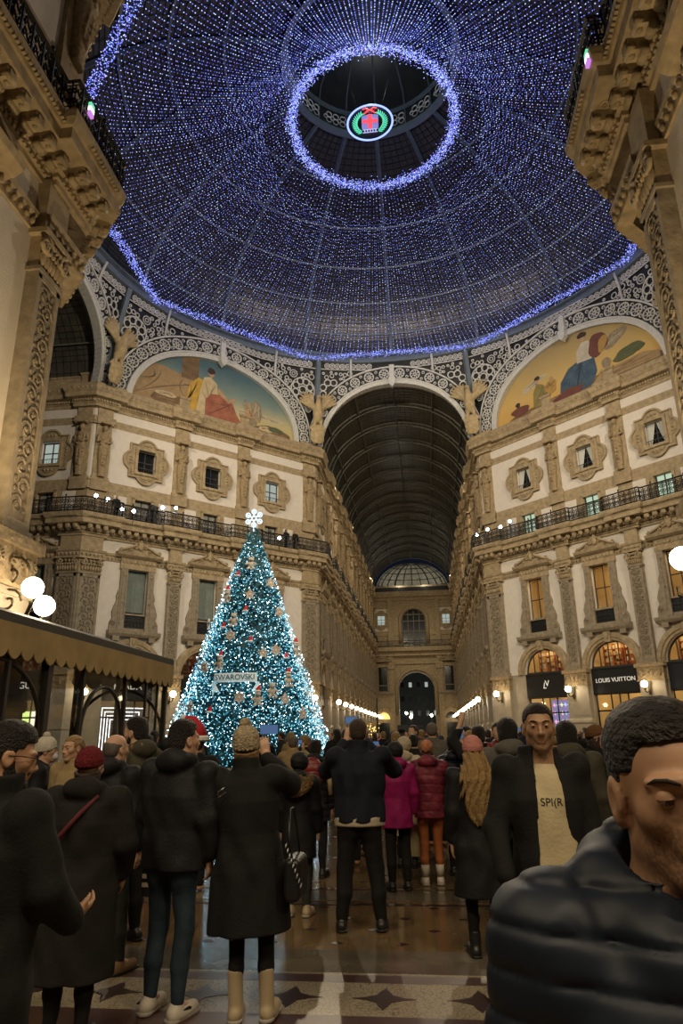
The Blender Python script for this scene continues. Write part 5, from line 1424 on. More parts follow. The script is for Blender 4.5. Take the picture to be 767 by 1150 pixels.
for i in range(5200):
    u = rt.random(); z = .42 + (TH - .9) * (1 - math.sqrt(u)) if rt.random() < .75 else .75 + (TH - .9) * rt.random(); a = rt.uniform(0, 2 * PI); r0 = tr(z) * rt.uniform(.76, .9); L_ = rt.uniform(.18, .42) * (.5 + .5 * r0 / TRB)
    d = Vector((math.cos(a), math.sin(a), rt.uniform(-.5, .15))); p = Vector((r0 * math.cos(a), r0 * math.sin(a), z)); sd = Vector((-math.sin(a), math.cos(a), rt.uniform(-.3, .3))); w_ = L_ * .28
    e = p + d * L_; m_ = p + d * L_ * .5
    b.add([p, m_ + sd * w_, e, m_ - sd * w_, m_ + Vector((0, 0, w_)), m_ - Vector((0, 0, w_))], [(0, 1, 2, 3), (0, 4, 2, 5)])
fo = b.mesh('foliage', [M['fir'], M['fir_dark']]); tag(put('foliage', fo, tree), kind='stuff')
ledt = [emat('tree_white_led', (.58, .86, 1), 3.2, False), emat('tree_cyan_led', (.17, .56, .75), 2.2, False), emat('tree_teal_led', (.05, .31, .44), 1.7, False)]
b = MB()
for i in range(13500):
    z = .42 + (TH - .8) * (1 - math.sqrt(rt.random())); a = rt.uniform(0, 2 * PI); r0 = tr(z) * rt.uniform(.90, 1.10)
    b.mi = rt.choice((0, 0, 1, 1, 1, 2, 2, 2)); b.octa((r0 * math.cos(a), r0 * math.sin(a), z), rt.choice((.018, .022, .03)))
tag(put('fairy_lights', b.mesh('fairy_lights', ledt), tree), kind='stuff')
b = MB()
for i in range(420):
    z = .9 + (TH - 1.2) * (1 - math.sqrt(rt.random())); a = rt.uniform(0, 2 * PI); r0 = tr(z) * 1.10; b.octa((r0 * math.cos(a), r0 * math.sin(a), z), .022)
tag(put('bright_lights', b.mesh('bright_lights', emat('tree_bright_led', (.40, .78, 1), 70)), tree), kind='stuff')
# snowflake topper
b = MB()
for k in range(6):
    a = PI / 3 * k + PI / 6; u = Vector((math.cos(a), 0, math.sin(a))); v = Vector((-u.z, 0, u.x))
    b.tube([u * .08, u * .42], .045, 5); b.ring(u * .36, u, v, .12, .035, 10, 4)
    for s in (-1, 1): b.tube([u * .22, u * .34 + v * (s * .12)], .025, 4)
b.ring((0, 0, 0), (1, 0, 0), (0, 0, 1), .12, .04, 10, 4); b.tube([(0, 0, -.75), (0, 0, -.1)], .03, 5)
o = b.build('snowflake_topper', emat('topper_glow', (.62, .82, 1), 1.5), None, (TX, TY, TH + .42)); tag(o, 'sparkling pale blue snowflake on the tip of the Christmas tree', 'ornament')
# banner
b = MB(); b.mi = 0; n = 12; yb = -5.06
for i in range(n):
    x0, x1 = -.98 + 1.96 * i / n, -.98 + 1.96 * (i + 1) / n; y0, y1 = [.16 * (x / .98) ** 2 for x in (x0, x1)]
    b.add([(x0, y0, -.2), (x1, y1, -.2), (x1, y1, .2), (x0, y0, .2), (x0, y0 + .03, -.2), (x1, y1 + .03, -.2), (x1, y1 + .03, .2), (x0, y0 + .03, .2)], [(0, 1, 2, 3), (5, 4, 7, 6), (3, 2, 6, 7), (1, 0, 4, 5)])
for s in (-1, 1):
    p = [(s * .98, -.18), (s * .72, -.62), (s * .95, -.55), (s * 1.04, -.8), (s * 1.08, -.2)]
    b.prism(p if s < 0 else p[::-1], .18, .22)
o = b.build('name_banner', mat('banner_white', (.62, .70, .70), .6, emit=(.55, .75, .78), estr=.25), None, (-6.72, yb, 4.17)); tag(o, 'white ribbon banner reading SWAROVSKI on the front of the tree', 'banner')
t = text_mesh('SWAROVSKI', .33, .012); t.materials.clear(); t.materials.append(mat('banner_letters', (.05, .06, .08), .5)); t2 = put('lettering', t, o, (0, -.01, 0)); t2.rotation_euler = (PI / 2, 0, 0)
# ornaments
M['ginger'] = mat('gingerbread', (.56, .46, .38), .8, noise=.2); M['icing'] = mat('white_icing', (.8, .8, .78), .6); M['plush'] = mat('plush_beige', (.56, .50, .43), .9, noise=.3, nscale=9); M['red_felt'] = mat('red_felt', (.50, .02, .03), .8); M['fur_white'] = mat('white_fur', (.8, .8, .8), .9)
def bear_mesh():
    f = Field((-.36, -.3, -.45), (.36, .25, .4), .02)
    f.ell((0, 0, -.12), (.17, .14, .2), k=.03); f.ell((0, -.03, .17), (.15, .14, .14), k=.03); f.ell((0, -.16, .14), (.07, .06, .055), k=.02)
    for s in (-1, 1):
        f.ell((s * .12, 0, .29), (.055, .04, .055), k=.02); f.cap((s * .15, -.03, -.02), (s * .27, -.12, -.1), .06, .055, .02); f.cap((s * .09, -.04, -.28), (s * .16, -.16, -.36), .075, .07, .02)
    return f.mesh('teddy_bear', M['plush'], 1)
BEAR = bear_mesh()
b = MB(); b.lathe([(.15, 0), (.13, .08), (.08, .2), (.03, .3)], n=12); HATM = b
def hat_part(par, loc, sc=1, tilt=.3):
    o = empty('santa_hat', loc, 0, par); return o
h = MB(); h.tube([(0, 0, 0), (.02, 0, .1), (.06, 0, .2), (.13, -.01, .26)], [.135, .11, .07, .03], 10); HAT = h.mesh('red_hat', M['red_felt'])
h = MB(); h.ring((0, 0, 0), (1, 0, 0), (0, 1, 0), .13, .04, 14, 6); HATB = h.mesh('hat_trim', M['fur_white'])
def star_mesh(n, ro, ri):
    b = MB(); pts = []
    for i in range(2 * n):
        a = PI * i / n + PI / 2; r = ro if i % 2 == 0 else ri; pts.append((r * math.cos(a), r * math.sin(a)))
    b.prism(pts, -.05, .05); me = b.mesh('star_biscuit', M['ginger']); c = MB()
    c.tube([(x * .82, -.06, z * .82) for x, z in pts], .014, 4, True); c.ell((0, -.05, 0), (.05, .03, .05), 8, 6)
    return me, c.mesh('icing', M['icing'])
STARS = [star_mesh(5, .34, .17), star_mesh(6, .32, .20)]
OR = [('bear', -7.48, -3.13, 8.17, 1), ('bear', -7.07, -3.71, 6.93, 0), ('bear', -7.44, -4.33, 4.88, 1), ('bear', -4.79, -3.74, 4.13, 1), ('bear', -5.77, -4.76, 3.28, 1), ('bear', -5.29, -4.38, 3.64, 0), ('bear', -6.68, -2.74, 9.86, 0), ('bear', -4.75, -2.66, 5.62, 1),
      ('star', -6.56, -3.3, 8.16, 0), ('star', -7.14, -3.97, 6.13, 1), ('star', -5.78, -4.03, 5.28, 0), ('star', -5.35, -3.68, 5.44, 1), ('star', -8.17, -4.06, 4.71, 1), ('star', -4.8, -4.18, 3.21, 0), ('star', -8.6, -4.47, 2.95, 0), ('star', -5.47, -2.86, 7.35, 1), ('star', -8.38, -2.77, 6.89, 0), ('star', -5.94, -2.67, 8.84, 1), ('star', -6.47, -4.92, 3.29, 1), ('star', -4.11, -3.83, 2.6, 0),
      ('hat', -7.13, -2.93, 9.19, 0), ('hat', -7.51, -3.72, 6.56, 0), ('hat', -6.32, -4.04, 5.83, 0), ('hat', -7.64, -5.04, 2.7, 0), ('hat', -6.66, -3.59, 7.32, 0), ('hat', -4.97, -3.44, 5.11, 0)]
zr = lambda z: 'near the top' if z > 8 else 'halfway up' if z > 6 else 'just above the banner' if z > 4.6 else 'low down'
seen = {}
for kind, x, y, z, v in OR:
    out = Vector((x - TX, y - TY, 0)).normalized() * .34; a = math.atan2(y - TY, x - TX) + PI / 2
    sd = 'on the left flank' if x < -7.3 else 'on the right flank' if x < -99 or x > -5.9 else 'on the front'
    if kind == 'bear':
        o = put('teddy_bear_ornament', BEAR, None, (x + out.x, y + out.y, z), a); lb = 'hatless bear ornament'
        if v: q = put('red_hat', HAT, o, (0, -.02, .30)); put('hat_trim', HATB, q); lb = 'bear ornament in red hat'
    elif kind == 'star':
        o = put('star_ornament', STARS[v][0], None, (x + out.x, y + out.y, z), a); put('icing', STARS[v][1], o); lb = ('five-pointed' if v == 0 else 'six-pointed') + ' brown star ornament'
    else:
        o = put('red_hat_ornament', HAT, None, (x + out.x, y + out.y, z), a); put('hat_trim', HATB, o); lb = 'small red hat ornament'
    o.scale = (.92,) * 3 if kind == 'bear' else (.9,) * 3
    lb = f'{lb} {zr(z)} {sd} of the tree'; k = seen.get(lb, 0); seen[lb] = k + 1
    if k: lb += [' , lower one', ', lowest one'][k - 1] if False else (', lower one' if k == 1 else ', lowest one')
    tag(o, lb, 'ornament', 'ornaments on the Christmas tree')

# ------------------------------------------------------------------ glass café kiosk with the scalloped canopy
M['canopy'] = mat('ochre_canopy_fabric', (.50, .36, .15), .8, noise=.25, nscale=3); M['kiosk_iron'] = mat('dark_bronze_iron', (.030, .026, .02), .5)
ki = empty('glass_kiosk', (-4.7, -18.7, 0)); tag(ki, 'glass café kiosk with dark posts and scalloped ochre canopy at the left', 'kiosk')
KL = 12.0
b = MB()   # local: y from -KL..0, x from -2.4..0
b.add([(.12, .12, 3.36), (.12, -KL, 3.36), (.12, -KL, 3.52), (.12, .12, 3.52), (-1.2, -.6, 3.95), (-1.2, -KL, 3.95), (-2.5, .12, 3.52), (-2.5, -KL, 3.52), (-2.5, .12, 3.36), (-2.5, -KL, 3.36)],
      [(0, 1, 2, 3), (3, 2, 5, 4), (4, 5, 7, 6), (0, 3, 6, 8), (3, 4, 6), (6, 7, 9, 8), (1, 0, 8, 9)])
put('roof', b.mesh('roof', M['kiosk_iron']), ki)
b = MB(); n = int(KL / .36)
def valance(b, p0, dirv, n, w):
    nx = Vector((dirv.y, -dirv.x, 0)) * .012
    for i in range(n):
        a = p0 + dirv * (w * i); pts = [a + Vector((0, 0, .02)), a + Vector((0, 0, -.38))]
        for q in range(1, 8): pts.append(a + dirv * (w * q / 8) + Vector((0, 0, -.38 - .14 * math.sin(PI * q / 8) ** .7)))
        pts += [a + dirv * w + Vector((0, 0, -.38)), a + dirv * w + Vector((0, 0, .02))]
        m_ = len(pts); b.add([p + nx for p in pts] + [p - nx for p in pts], [tuple(range(m_)), tuple(range(2 * m_ - 1, m_ - 1, -1))] + [(k, (k + 1) % m_, (k + 1) % m_ + m_, k + m_) for k in range(m_)])
valance(b, Vector((.12, -KL, 3.36)), Vector((0, 1, 0)), int(KL / .36) + 1, (KL + .12) / (int(KL / .36) + 1))
valance(b, Vector((.12, .12, 3.36)), Vector((-1, 0, 0)), 7, 2.62 / 7)
put('valance', b.mesh('valance', M['canopy']), ki)
for y_, r in ((-.05, .05), (-.55, .025), (-1.25, .025), (-2.4, .04), (-4.3, .035), (-5.6, .075), (-6.75, .035), (-8.6, .05), (-10.4, .05)):
    b = MB(); b.box(-r, r, y_ - r, y_ + r, 0, 3.36); b.box(-r * 1.5, r * 1.5, y_ - r * 1.5, y_ + r * 1.5, 0, .3); put('post', b.mesh('post', M['kiosk_iron']), ki)
for x_ in (-1.2, -2.3):
    b = MB(); b.box(x_ - .05, x_ + .05, -.1, 0, 0, 3.36); put('post', b.mesh('post', M['kiosk_iron']), ki)
for y0, y1 in ((-4.3, -2.4), (-8.6, -5.6)):
    b = MB(); cy, R_ = (y0 + y1) / 2, (y1 - y0) / 2 - .06
    b.tube([(0, cy - R_, .9)] + [(0, cy - R_ * math.cos(PI * i / 18), 1.75 + min(1.1, R_) * math.sin(PI * i / 18)) for i in range(19)] + [(0, cy + R_, .9)], .04, 5); put('arched_frame', b.mesh('arched_frame', M['kiosk_iron']), ki)
b = MB(); b.tube([(-2.3, -.04, .9)] + [(-1.15 - 1.1 * math.cos(PI * i / 18), -.04, 1.75 + 1.05 * math.sin(PI * i / 18)) for i in range(19)] + [(-.05, -.04, .9)], .04, 5); put('arched_frame', b.mesh('arched_frame', M['kiosk_iron']), ki)
b = MB(); b.box(-.04, .04, -KL, 0, .1, .95); b.box(-2.35, 0, -.08, -.02, .1, .95); b.box(-.06, .06, -KL, 0, .9, 1.0); b.box(-.06, .06, -KL, 0, 2.9, 2.98); b.box(-2.35, 0, -.1, 0, .9, 1.0); put('panel', b.mesh('panel', M['kiosk_iron']), ki)
b = MB(); b.box(-.008, .008, -KL, -.05, 1.0, 3.36); b.box(-2.3, -.05, -.06, -.05, 1.0, 3.36); put('glass', b.mesh('glass', M['clear']), ki)
b = MB(); b.tube([(-1.2, -2.2, 3.2), (-1.2, -2.2, 3.6)], .02, 5); b.lathe([(.22, 3.0), (.16, 3.14), (.04, 3.2)], (-1.2, -2.2, 0), 12)

# ------------------------------------------------------------------ stage spotlights on the balconies
SPOT_E = emat('spotlight_lens', (.62, .82, 1), 45)
def stage_light(loc, aim, label, group):
    o = empty('stage_light', loc); tag(o, label, 'spotlight', group)
    d = (Vector(aim) - Vector(loc)).normalized(); q = d.to_track_quat('-Y', 'Z').to_matrix().to_4x4()
    b = MB(); b.tube([(0, .28, 0), (0, .1, 0), (0, -.12, 0), (0, -.16, 0)], [.09, .13, .15, .16], 12); me = b.mesh('can', M['iron']); c = put('can', me, o); c.matrix_local = q
    b = MB(); b.ell((0, -.155, 0), (.125, .03, .125), 14, 8); c = put('lens', b.mesh('lens', SPOT_E), o); c.matrix_local = q
    b = MB(); b.tube([(0, 0, -.1), (0, 0, -1.0)], .025, 5); b.tube([(-.16, 0, .02), (-.16, 0, -.14), (.16, 0, -.14), (.16, 0, .02)], .016, 4); put('yoke', b.mesh('yoke', M['iron']), o)
stage_light((-20.2, 6.8, 17.6), (-3, -20, 3), 'bright white stage light on the left balcony, farthest left', 'stage lights on the balconies')
stage_light((-19.65, 7.45, 17.5), (-3, -20, 3), 'white stage light second from the left on the left balcony', 'stage lights on the balconies')
stage_light((-18.9, 8.25, 17.0), (0, -30, 3), 'small stage light low on the left balcony rail', 'stage lights on the balconies')
stage_light((-18.3, 8.8, 17.0), (0, -30, 3), 'second small stage light low on the left balcony rail', 'stage lights on the balconies')
stage_light((-16.8, 10.35, 17.7), (-3, -20, 3), 'bright white stage light beside the dark speaker on the left balcony', 'stage lights on the balconies')
stage_light((-16.05, 11.1, 17.85), (0, -34, 3), 'brightest stage light nearest the tree on the left balcony', 'stage lights on the balconies')
stage_light((6.6, 20.9, 17.5), (-6, -10, 4), 'stage light at the outer corner of the right balcony', 'stage lights on the balconies')
stage_light((7.4, 19.8, 17.6), (-6, -12, 4), 'second stage light from the corner of the right balcony', 'stage lights on the balconies')
stage_light((8.3, 18.9, 17.5), (0, -34, 4), 'brightest stage light on the right balcony', 'stage lights on the balconies')
stage_light((9.0, 18.2, 17.75), (-4, -20, 4), 'stage light farthest from the corner on the right balcony', 'stage lights on the balconies')
stage_light((-9.5, 17.1, 16.95), (-6, -2, 6), 'dark stage light on the balcony right of the tree star', 'stage lights on the balconies')
for loc, aim, pw in (((-16.05, 11.0, 17.8), (-5, -8, 1), 500), ((8.3, 18.8, 17.5), (-3, -12, 1), 500), ((6.5, 20.8, 17.5), (-7.2, 34, 13), 900)): spot('stage_beam', loc, aim, pw, (.55, .75, 1), math.radians(40), .1)
b = MB(); b.box(-.28, .28, -.22, .22, 0, 1.5); b.box(-.24, .24, -.25, -.22, .1, 1.4)
o = b.build('loudspeaker', M['iron'], None, (-17.68, 10.18, 16.36), PI / 4); o.rotation_euler = (0, .22, PI / 4); tag(o, 'tall dark loudspeaker leaning on the left balcony', 'loudspeaker')
# small flood lamps beside the eagles
for (x, y), lb in (((W_ - .6, A_ - .9), 'small warm flood lamp at the foot of the eagle right of the far arch'), ((19.6, 6.7), 'small warm flood lamp at the foot of the right edge eagle')):
    o = empty('flood_lamp', (x, y, 26.4)); tag(o, lb, 'lamp', 'flood lamps on the roof cornice')
    b = MB(); b.box(-.18, .18, -.12, .12, 0, .25); put('housing', b.mesh('housing', M['iron']), o); b = MB(); b.box(-.15, .15, -.15, -.12, .03, .22); put('lens', b.mesh('lens', emat('flood_lens', (1, .85, .6), 25)), o)
for loc, lb in (((-6.05, -22.9, 16.9), 'lit coloured sign strip on the near left balcony rail'), ((6.05, -23.3, 16.2), 'lit coloured sign strip on the near right balcony rail')):
    o = empty('rail_light', loc); tag(o, lb, 'light'); 
    for k, (c_, dz) in enumerate((((1, .9, 1), 0), ((.2, 1, .5), .22), ((.8, .3, 1), -.22))):
        b = MB(); b.box(-.04, .04, -.09, .09, dz * .6 - .06, dz * .6 + .06); put('lamp', b.mesh('lamp', emat('rail_glow', c_, 2.5 if k == 0 else .8)), o)
# glowing frames and yellow panels in the windows seen through the kiosk
o = empty('window_display'); o.matrix_world = WALLS['diagonal_left']['M'] @ Matrix.Translation((WALLS['diagonal_left']['c'][0], .5, 0)); tag(o, 'white neon rectangles glowing in the window under the PRADA sign', 'window display')
for k in range(4):
    w_, h_ = 1.45 - .27 * k, 1.6 - .24 * k; b = MB(); b.tube([(-w_, .2 * k, 2.0 - h_), (w_, .2 * k, 2.0 - h_), (w_, .2 * k, 2.0 + h_), (-w_, .2 * k, 2.0 + h_)], .05, 5, True, False); put('neon_frame', b.mesh('neon_frame', emat('white_neon', (.95, .97, 1), 3.0)), o)
o = empty('window_display'); o.matrix_world = WALLS['cross_left']['M'] @ Matrix.Translation((WALLS['cross_left']['c'][2], .6, 0)); tag(o, 'yellow and white lit panels in the shop window at far left behind the kiosk', 'window display')
for x0, z0, w_, h_, c_ in ((-1.5, 2.2, 1.1, 1.2, (1, .85, .30)), (-.3, 2.2, .7, 1.2, (.75, .9, .25)), (.5, 2.3, 1.0, 1.1, (1, .92, .7)), (-1.5, .9, 3.0, .9, (.9, .85, .7))):
    b = MB(); b.box(x0, x0 + w_, 0, .05, z0, z0 + h_); put('panel', b.mesh('panel', emat('display_panel', c_, 1.5)), o)
# bright patterned display inside the first black-signed shop
o = empty('window_display'); o.matrix_world = WALLS['diagonal_right']['M'] @ Matrix.Translation((WALLS['diagonal_right']['c'][0] + .75, .6, 0)); tag(o, 'glowing coloured star display in the shop window under the monogram sign', 'window display')
b = MB(); b.box(-.85, .85, .02, .08, .4, 3.9); put('panel', b.mesh('panel', emat('display_glow', (.35, .28, .55), .8)), o)
r5 = random.Random(5)
cols = [(1, .35, .5), (.3, .8, .5), (.95, .75, .35), (.35, .55, 1), (.9, .9, .95)]
for i in range(30):
    a0 = r5.uniform(0, 1); x, z = -.62 + .31 * (i % 5), .65 + .58 * (i // 5); b = MB(); pts = []
    for k in range(8):
        a = PI * k / 4 + a0 * .3; r = .15 if k % 2 == 0 else .06; pts.append((x + r * math.cos(a), z + r * math.sin(a)))
    b.prism(pts, -.02, .02); put('star', b.mesh('star', emat('star_glow', cols[i % 5] if i % 5 != 4 else cols[r5.randrange(5)], 1.6)), o)
# ------------------------------------------------------------------ people
def rotm(yaw, pitch=0, roll=0):
    "yaw about z (ccw), then pitch about x (positive looks up), roll about y; degrees"
    return (Matrix.Rotation(math.radians(yaw), 3, 'Z') @ Matrix.Rotation(math.radians(pitch), 3, 'X') @ Matrix.Rotation(math.radians(roll), 3, 'Y'))
def cloth(name, c, rough=.85, nz=.25, sc=14, bump=.12, c2=None, spec=.25): return mat(name, c, rough, noise=nz, nscale=sc, bump=bump, bscale=60, color2=c2, spec=spec)
CM = dict(
    black=cloth('black_wool', (.013, .013, .014)), black2=cloth('black_padded_cloth', (.014, .015, .018), .65), charcoal=cloth('charcoal_wool', (.035, .035, .036)), navy=cloth('navy_cloth', (.014, .018, .032)),
    navy_puff=mat('navy_puffer_shell', (.012, .019, .034), .52, noise=.35, nscale=5, spec=.35), grey=cloth('grey_wool', (.12, .115, .10)), olive=cloth('olive_cloth', (.07, .065, .045)), tan=cloth('tan_coat_cloth', (.34, .25, .13)), cream=cloth('cream_coat_cloth', (.52, .45, .33)), magenta=cloth('magenta_shell', (.30, .012, .12), .5), burgundy=cloth('burgundy_patterned_shell', (.075, .010, .028), .45, .8, 7, c2=(.26, .04, .06)),
    red=mat('red_puffer_shell', (.22, .022, .022), .42, noise=.3, nscale=6), jeans=cloth('dark_blue_jeans', (.034, .056, .078), .85, .45, 7, c2=(.014, .026, .040)), denim_grey=cloth('grey_green_trousers', (.035, .042, .036)), leggings=cloth('orange_brown_leggings', (.36, .11, .035), .7), dark_trousers=cloth('dark_trousers', (.013, .013, .015)),
    tee=cloth('cream_tee', (.55, .47, .30), .9, .12), beanie_white=cloth('cream_knit', (.52, .43, .29), .95, .35, 25, .8), beanie_pink=cloth('pink_knit', (.60, .26, .23), .95, .2, 30, .4), beanie_red=cloth('dark_red_knit', (.16, .018, .025), .95, .3, 30, .6), beanie_brown=cloth('brown_knit', (.14, .07, .03), .95), cap_white=cloth('white_cap_cloth', (.58, .54, .46)), bun_hat=cloth('orange_pink_knit', (.52, .22, .12), .95, .4, 20),
    fur=cloth('tan_fur', (.30, .19, .09), .95, .6, 30, 1.0), black_fur=cloth('dark_fur', (.02, .019, .018), .95), boots=mat('cream_leather', (.42, .33, .21), .55), shoe_white=mat('white_leather', (.55, .50, .42), .55), shoe_brown=mat('brown_suede', (.23, .13, .06), .8), shoe_black=mat('black_leather', (.015, .015, .015), .4), sole=mat('rubber_sole', (.35, .32, .28), .7), hood_tan=cloth('tan_hood', (.34, .18, .09)),
    phone=mat('phone_body', (.01, .01, .012), .25), screen=emat('phone_screen', (.14, .30, .62), .38, False), gold=mat('gold_metal', (.5, .36, .15), .35, metal=1), silver=mat('silver_metal', (.6, .6, .6), .3, metal=1), leather=mat('black_bag_leather', (.014, .014, .015), .35), paper=cloth('beige_paper', (.52, .42, .24)), socks=cloth('white_socks', (.55, .5, .42)))
SK = dict(fair=mat('fair_skin', (.56, .34, .23), .5, noise=.15, nscale=9), tan=mat('tan_skin', (.45, .255, .15), .5, noise=.18, nscale=8), olive=mat('olive_skin', (.40, .23, .135), .48, noise=.2, nscale=8))
def stubble(name, base, dark, c=(0, .09, 1.535), r0=.055, r1=.105):
    m = mat(name, base, .5, noise=.18, nscale=8); nt = m.node_tree; L = nt.links; b = nt.nodes['Principled BSDF']
    src = b.inputs['Base Color'].links[0].from_socket; tc = nt.nodes.new('ShaderNodeTexCoord'); d = nt.nodes.new('ShaderNodeVectorMath'); d.operation = 'DISTANCE'; d.inputs[1].default_value = c
    L.new(tc.outputs['Object'], d.inputs[0]); mr = nt.nodes.new('ShaderNodeMapRange'); mr.inputs[1].default_value = r0; mr.inputs[2].default_value = r1; mr.inputs[3].default_value = .62; mr.inputs[4].default_value = 0; L.new(d.outputs['Value'], mr.inputs[0])
    n = nt.nodes.new('ShaderNodeTexNoise'); n.inputs['Scale'].default_value = 160; L.new(tc.outputs['Object'], n.inputs[0]); mu = nt.nodes.new('ShaderNodeMath'); mu.operation = 'MULTIPLY'; L.new(mr.outputs[0], mu.inputs[0]); mr2 = nt.nodes.new('ShaderNodeMapRange'); mr2.inputs[1].default_value = .3; mr2.inputs[2].default_value = .6; L.new(n.outputs[0], mr2.inputs[0]); L.new(mr2.outputs[0], mu.inputs[1])
    mx = nt.nodes.new('ShaderNodeMix'); mx.data_type = 'RGBA'; L.new(mu.outputs[0], mx.inputs[0]); L.new(src, mx.inputs[6]); mx.inputs[7].default_value = dark + (1,); L.new(mx.outputs[2], b.inputs['Base Color']); return m
SK['tan_stubble'] = stubble('tan_stubbled_skin', (.47, .27, .165), (.09, .055, .035)); SK['olive_stubble'] = stubble('olive_stubbled_skin', (.42, .245, .145), (.07, .045, .03))
HM = dict(dark=mat('dark_hair', (.016, .012, .010), .55, noise=.5, nscale=60, bump=.8, bscale=110), brown=mat('brown_hair', (.06, .035, .02), .6, noise=.5, nscale=50, bump=.6, bscale=90), blonde=mat('blonde_hair', (.34, .22, .085), .6, noise=.6, nscale=22, bump=.5, bscale=70, color2=(.20, .12, .045)), grey=mat('grey_hair', (.13, .11, .09), .7, noise=.4, nscale=50))
EYE_W = mat('eye_white', (.42, .38, .33), .3); IRIS = mat('iris_brown', (.03, .016, .009), .15); LIP = mat('lips', (.36, .13, .10), .5); BROW = mat('eyebrow', (.02, .014, .01), .8); STUB = mat('stubble_skin', (.17, .10, .065), .75, noise=.4, nscale=60)

def head_prims(f, hc, R, fem=False, s=1.0):
    "head, face and ears blended into field f; hc = head centre, R = 3x3 rotation"
    Rn = np.array(R); T = lambda *p: tuple(np.array(hc) + Rn @ np.array(p) * s)
    E = lambda c, r, k=.02, sub=False: f.ell(T(*c), np.array(r) * s, Rn, k * s, sub)
    Cp = lambda a, b, ra, rb, k=.02, sub=False: f.cap(T(*a), T(*b), ra * s, rb * s, k * s, sub)
    E((0, -.014, .036), (.076, .097, .082), .02); E((0, .026, -.03), (.057, .066, .082), .03)
    for q in (-1, 1):
        j_ = .88 if fem else 1; Cp((q * .047 * j_, .002, -.062), (q * .016 * j_, .066, -.10), .020 * j_, .017 * j_, .025)
        E((q * .043, .055, -.018), (.022, .026, .022), .025)
        E((q * .033, .098, .010), (.019, .0145, .0125), .014, True)
        E((q * .033, .078, .006), (.017, .014, .013), .010)
        Cp((q * .012, .092, .029), (q * .05, .076, .028), .010, .008, .012)
        E((q * .0125, .100, -.034), (.009, .011, .008), .008)
        E((q * .079, -.008, -.006), (.011, .026, .034), .008); E((q * .088, -.002, -.003), (.006, .014, .02), .006, True); E((q * .078, -.004, -.034), (.009, .011, .012), .006)
    E((0, .070, -.100), (.024, .020, .018), .02)
    n_ = .8 if fem else 1; Cp((0, .088, .016), (0, .110, -.026), .0080 * n_, .0110 * n_, .012); E((0, .112, -.030), (.0115 * n_, .010, .009), .008)
    E((0, .086, -.055), (.026, .014, .016), .02)
    Cp((-.019, .089, -.0625), (.019, .089, -.0625), .0065, .0065, .006); Cp((-.016, .090, -.073), (.016, .090, -.073), .0075, .0075, .006)
    f.cap(T(-.019, .1, -.0675), T(.019, .1, -.0675), .003 * s, .003 * s, .004, True)
    Cp((0, -.022, -.045), (0, -.030, -.15), .052 if fem else .058, .052 if fem else .062, .03)
def face_children(o, hc, R, hair_m, gaze=0, lids=.0, s=1.0, brow=True, fem=False):
    mx = Matrix.Translation(hc) @ R.to_4x4() @ Matrix.Scale(s, 4)
    for q in (-1, 1):
        b = MB(); b.ell((0, 0, 0), .0125, 14, 10); e = put('eye', b.mesh('eye', EYE_W), o); e.matrix_local = mx @ Matrix.Translation((q * .033, .0815, .0085))
        b = MB(); b.ell((0, .0115, 0), (.0064, .002, .0064), 12, 6); i_ = put('iris', b.mesh('iris', IRIS), e); i_.rotation_euler = (math.radians(-lids * 25), 0, math.radians(gaze))
        for up in (1, -1):
            b = MB(); vs = []; fs = []; n1, n2 = 14, 6; e1 = (.50 - .62 * lids) if up > 0 else -.62
            for i in range(n1 + 1):
                for j in range(n2 + 1):
                    th = -PI * .55 + PI * 1.1 * i / n1; r = .0141; ee = e1 * (math.cos(th * .8) if up < 0 or e1 > 0 else 1); el = up * PI / 2 + (ee - up * PI / 2) * j / n2
                    vs.append((r * math.cos(el) * math.sin(th), r * math.cos(el) * math.cos(th), r * math.sin(el)))
            for i in range(n1):
                for j in range(n2): fs.append((i * (n2 + 1) + j, (i + 1) * (n2 + 1) + j, (i + 1) * (n2 + 1) + j + 1, i * (n2 + 1) + j + 1))
            b.add(vs, fs, True); put('eyelid', b.mesh('eyelid', o.data.materials[0]), e)
        if brow:
            b = MB(); b.tube([(q * .014, .0995, .027), (q * .030, .0965, .033), (q * .044, .0885, .033), (q * .053, .080, .028)], ([.0016, .0022, .0018, .0008] if fem else [.0022, .0032, .0028, .0012]), 6); w_ = put('eyebrow', b.mesh('eyebrow', BROW if hair_m in (HM['dark'], HM['brown']) else HM['brown']), o); w_.matrix_local = mx
    b = MB(); b.tube([(-.026, .085, -.0665), (-.010, .0945, -.0630), (0, .0955, -.0640), (.010, .0945, -.0630), (.026, .085, -.0665)], [.001, .0034, .0028, .0034, .001], 6); b.tube([(-.024, .0855, -.0680), (-.010, .0935, -.0735), (.010, .0935, -.0735), (.024, .0855, -.0680)], [.001, .0042, .0042, .001], 6)
    w_ = put('lips', b.mesh('lips', LIP), o); w_.matrix_local = mx
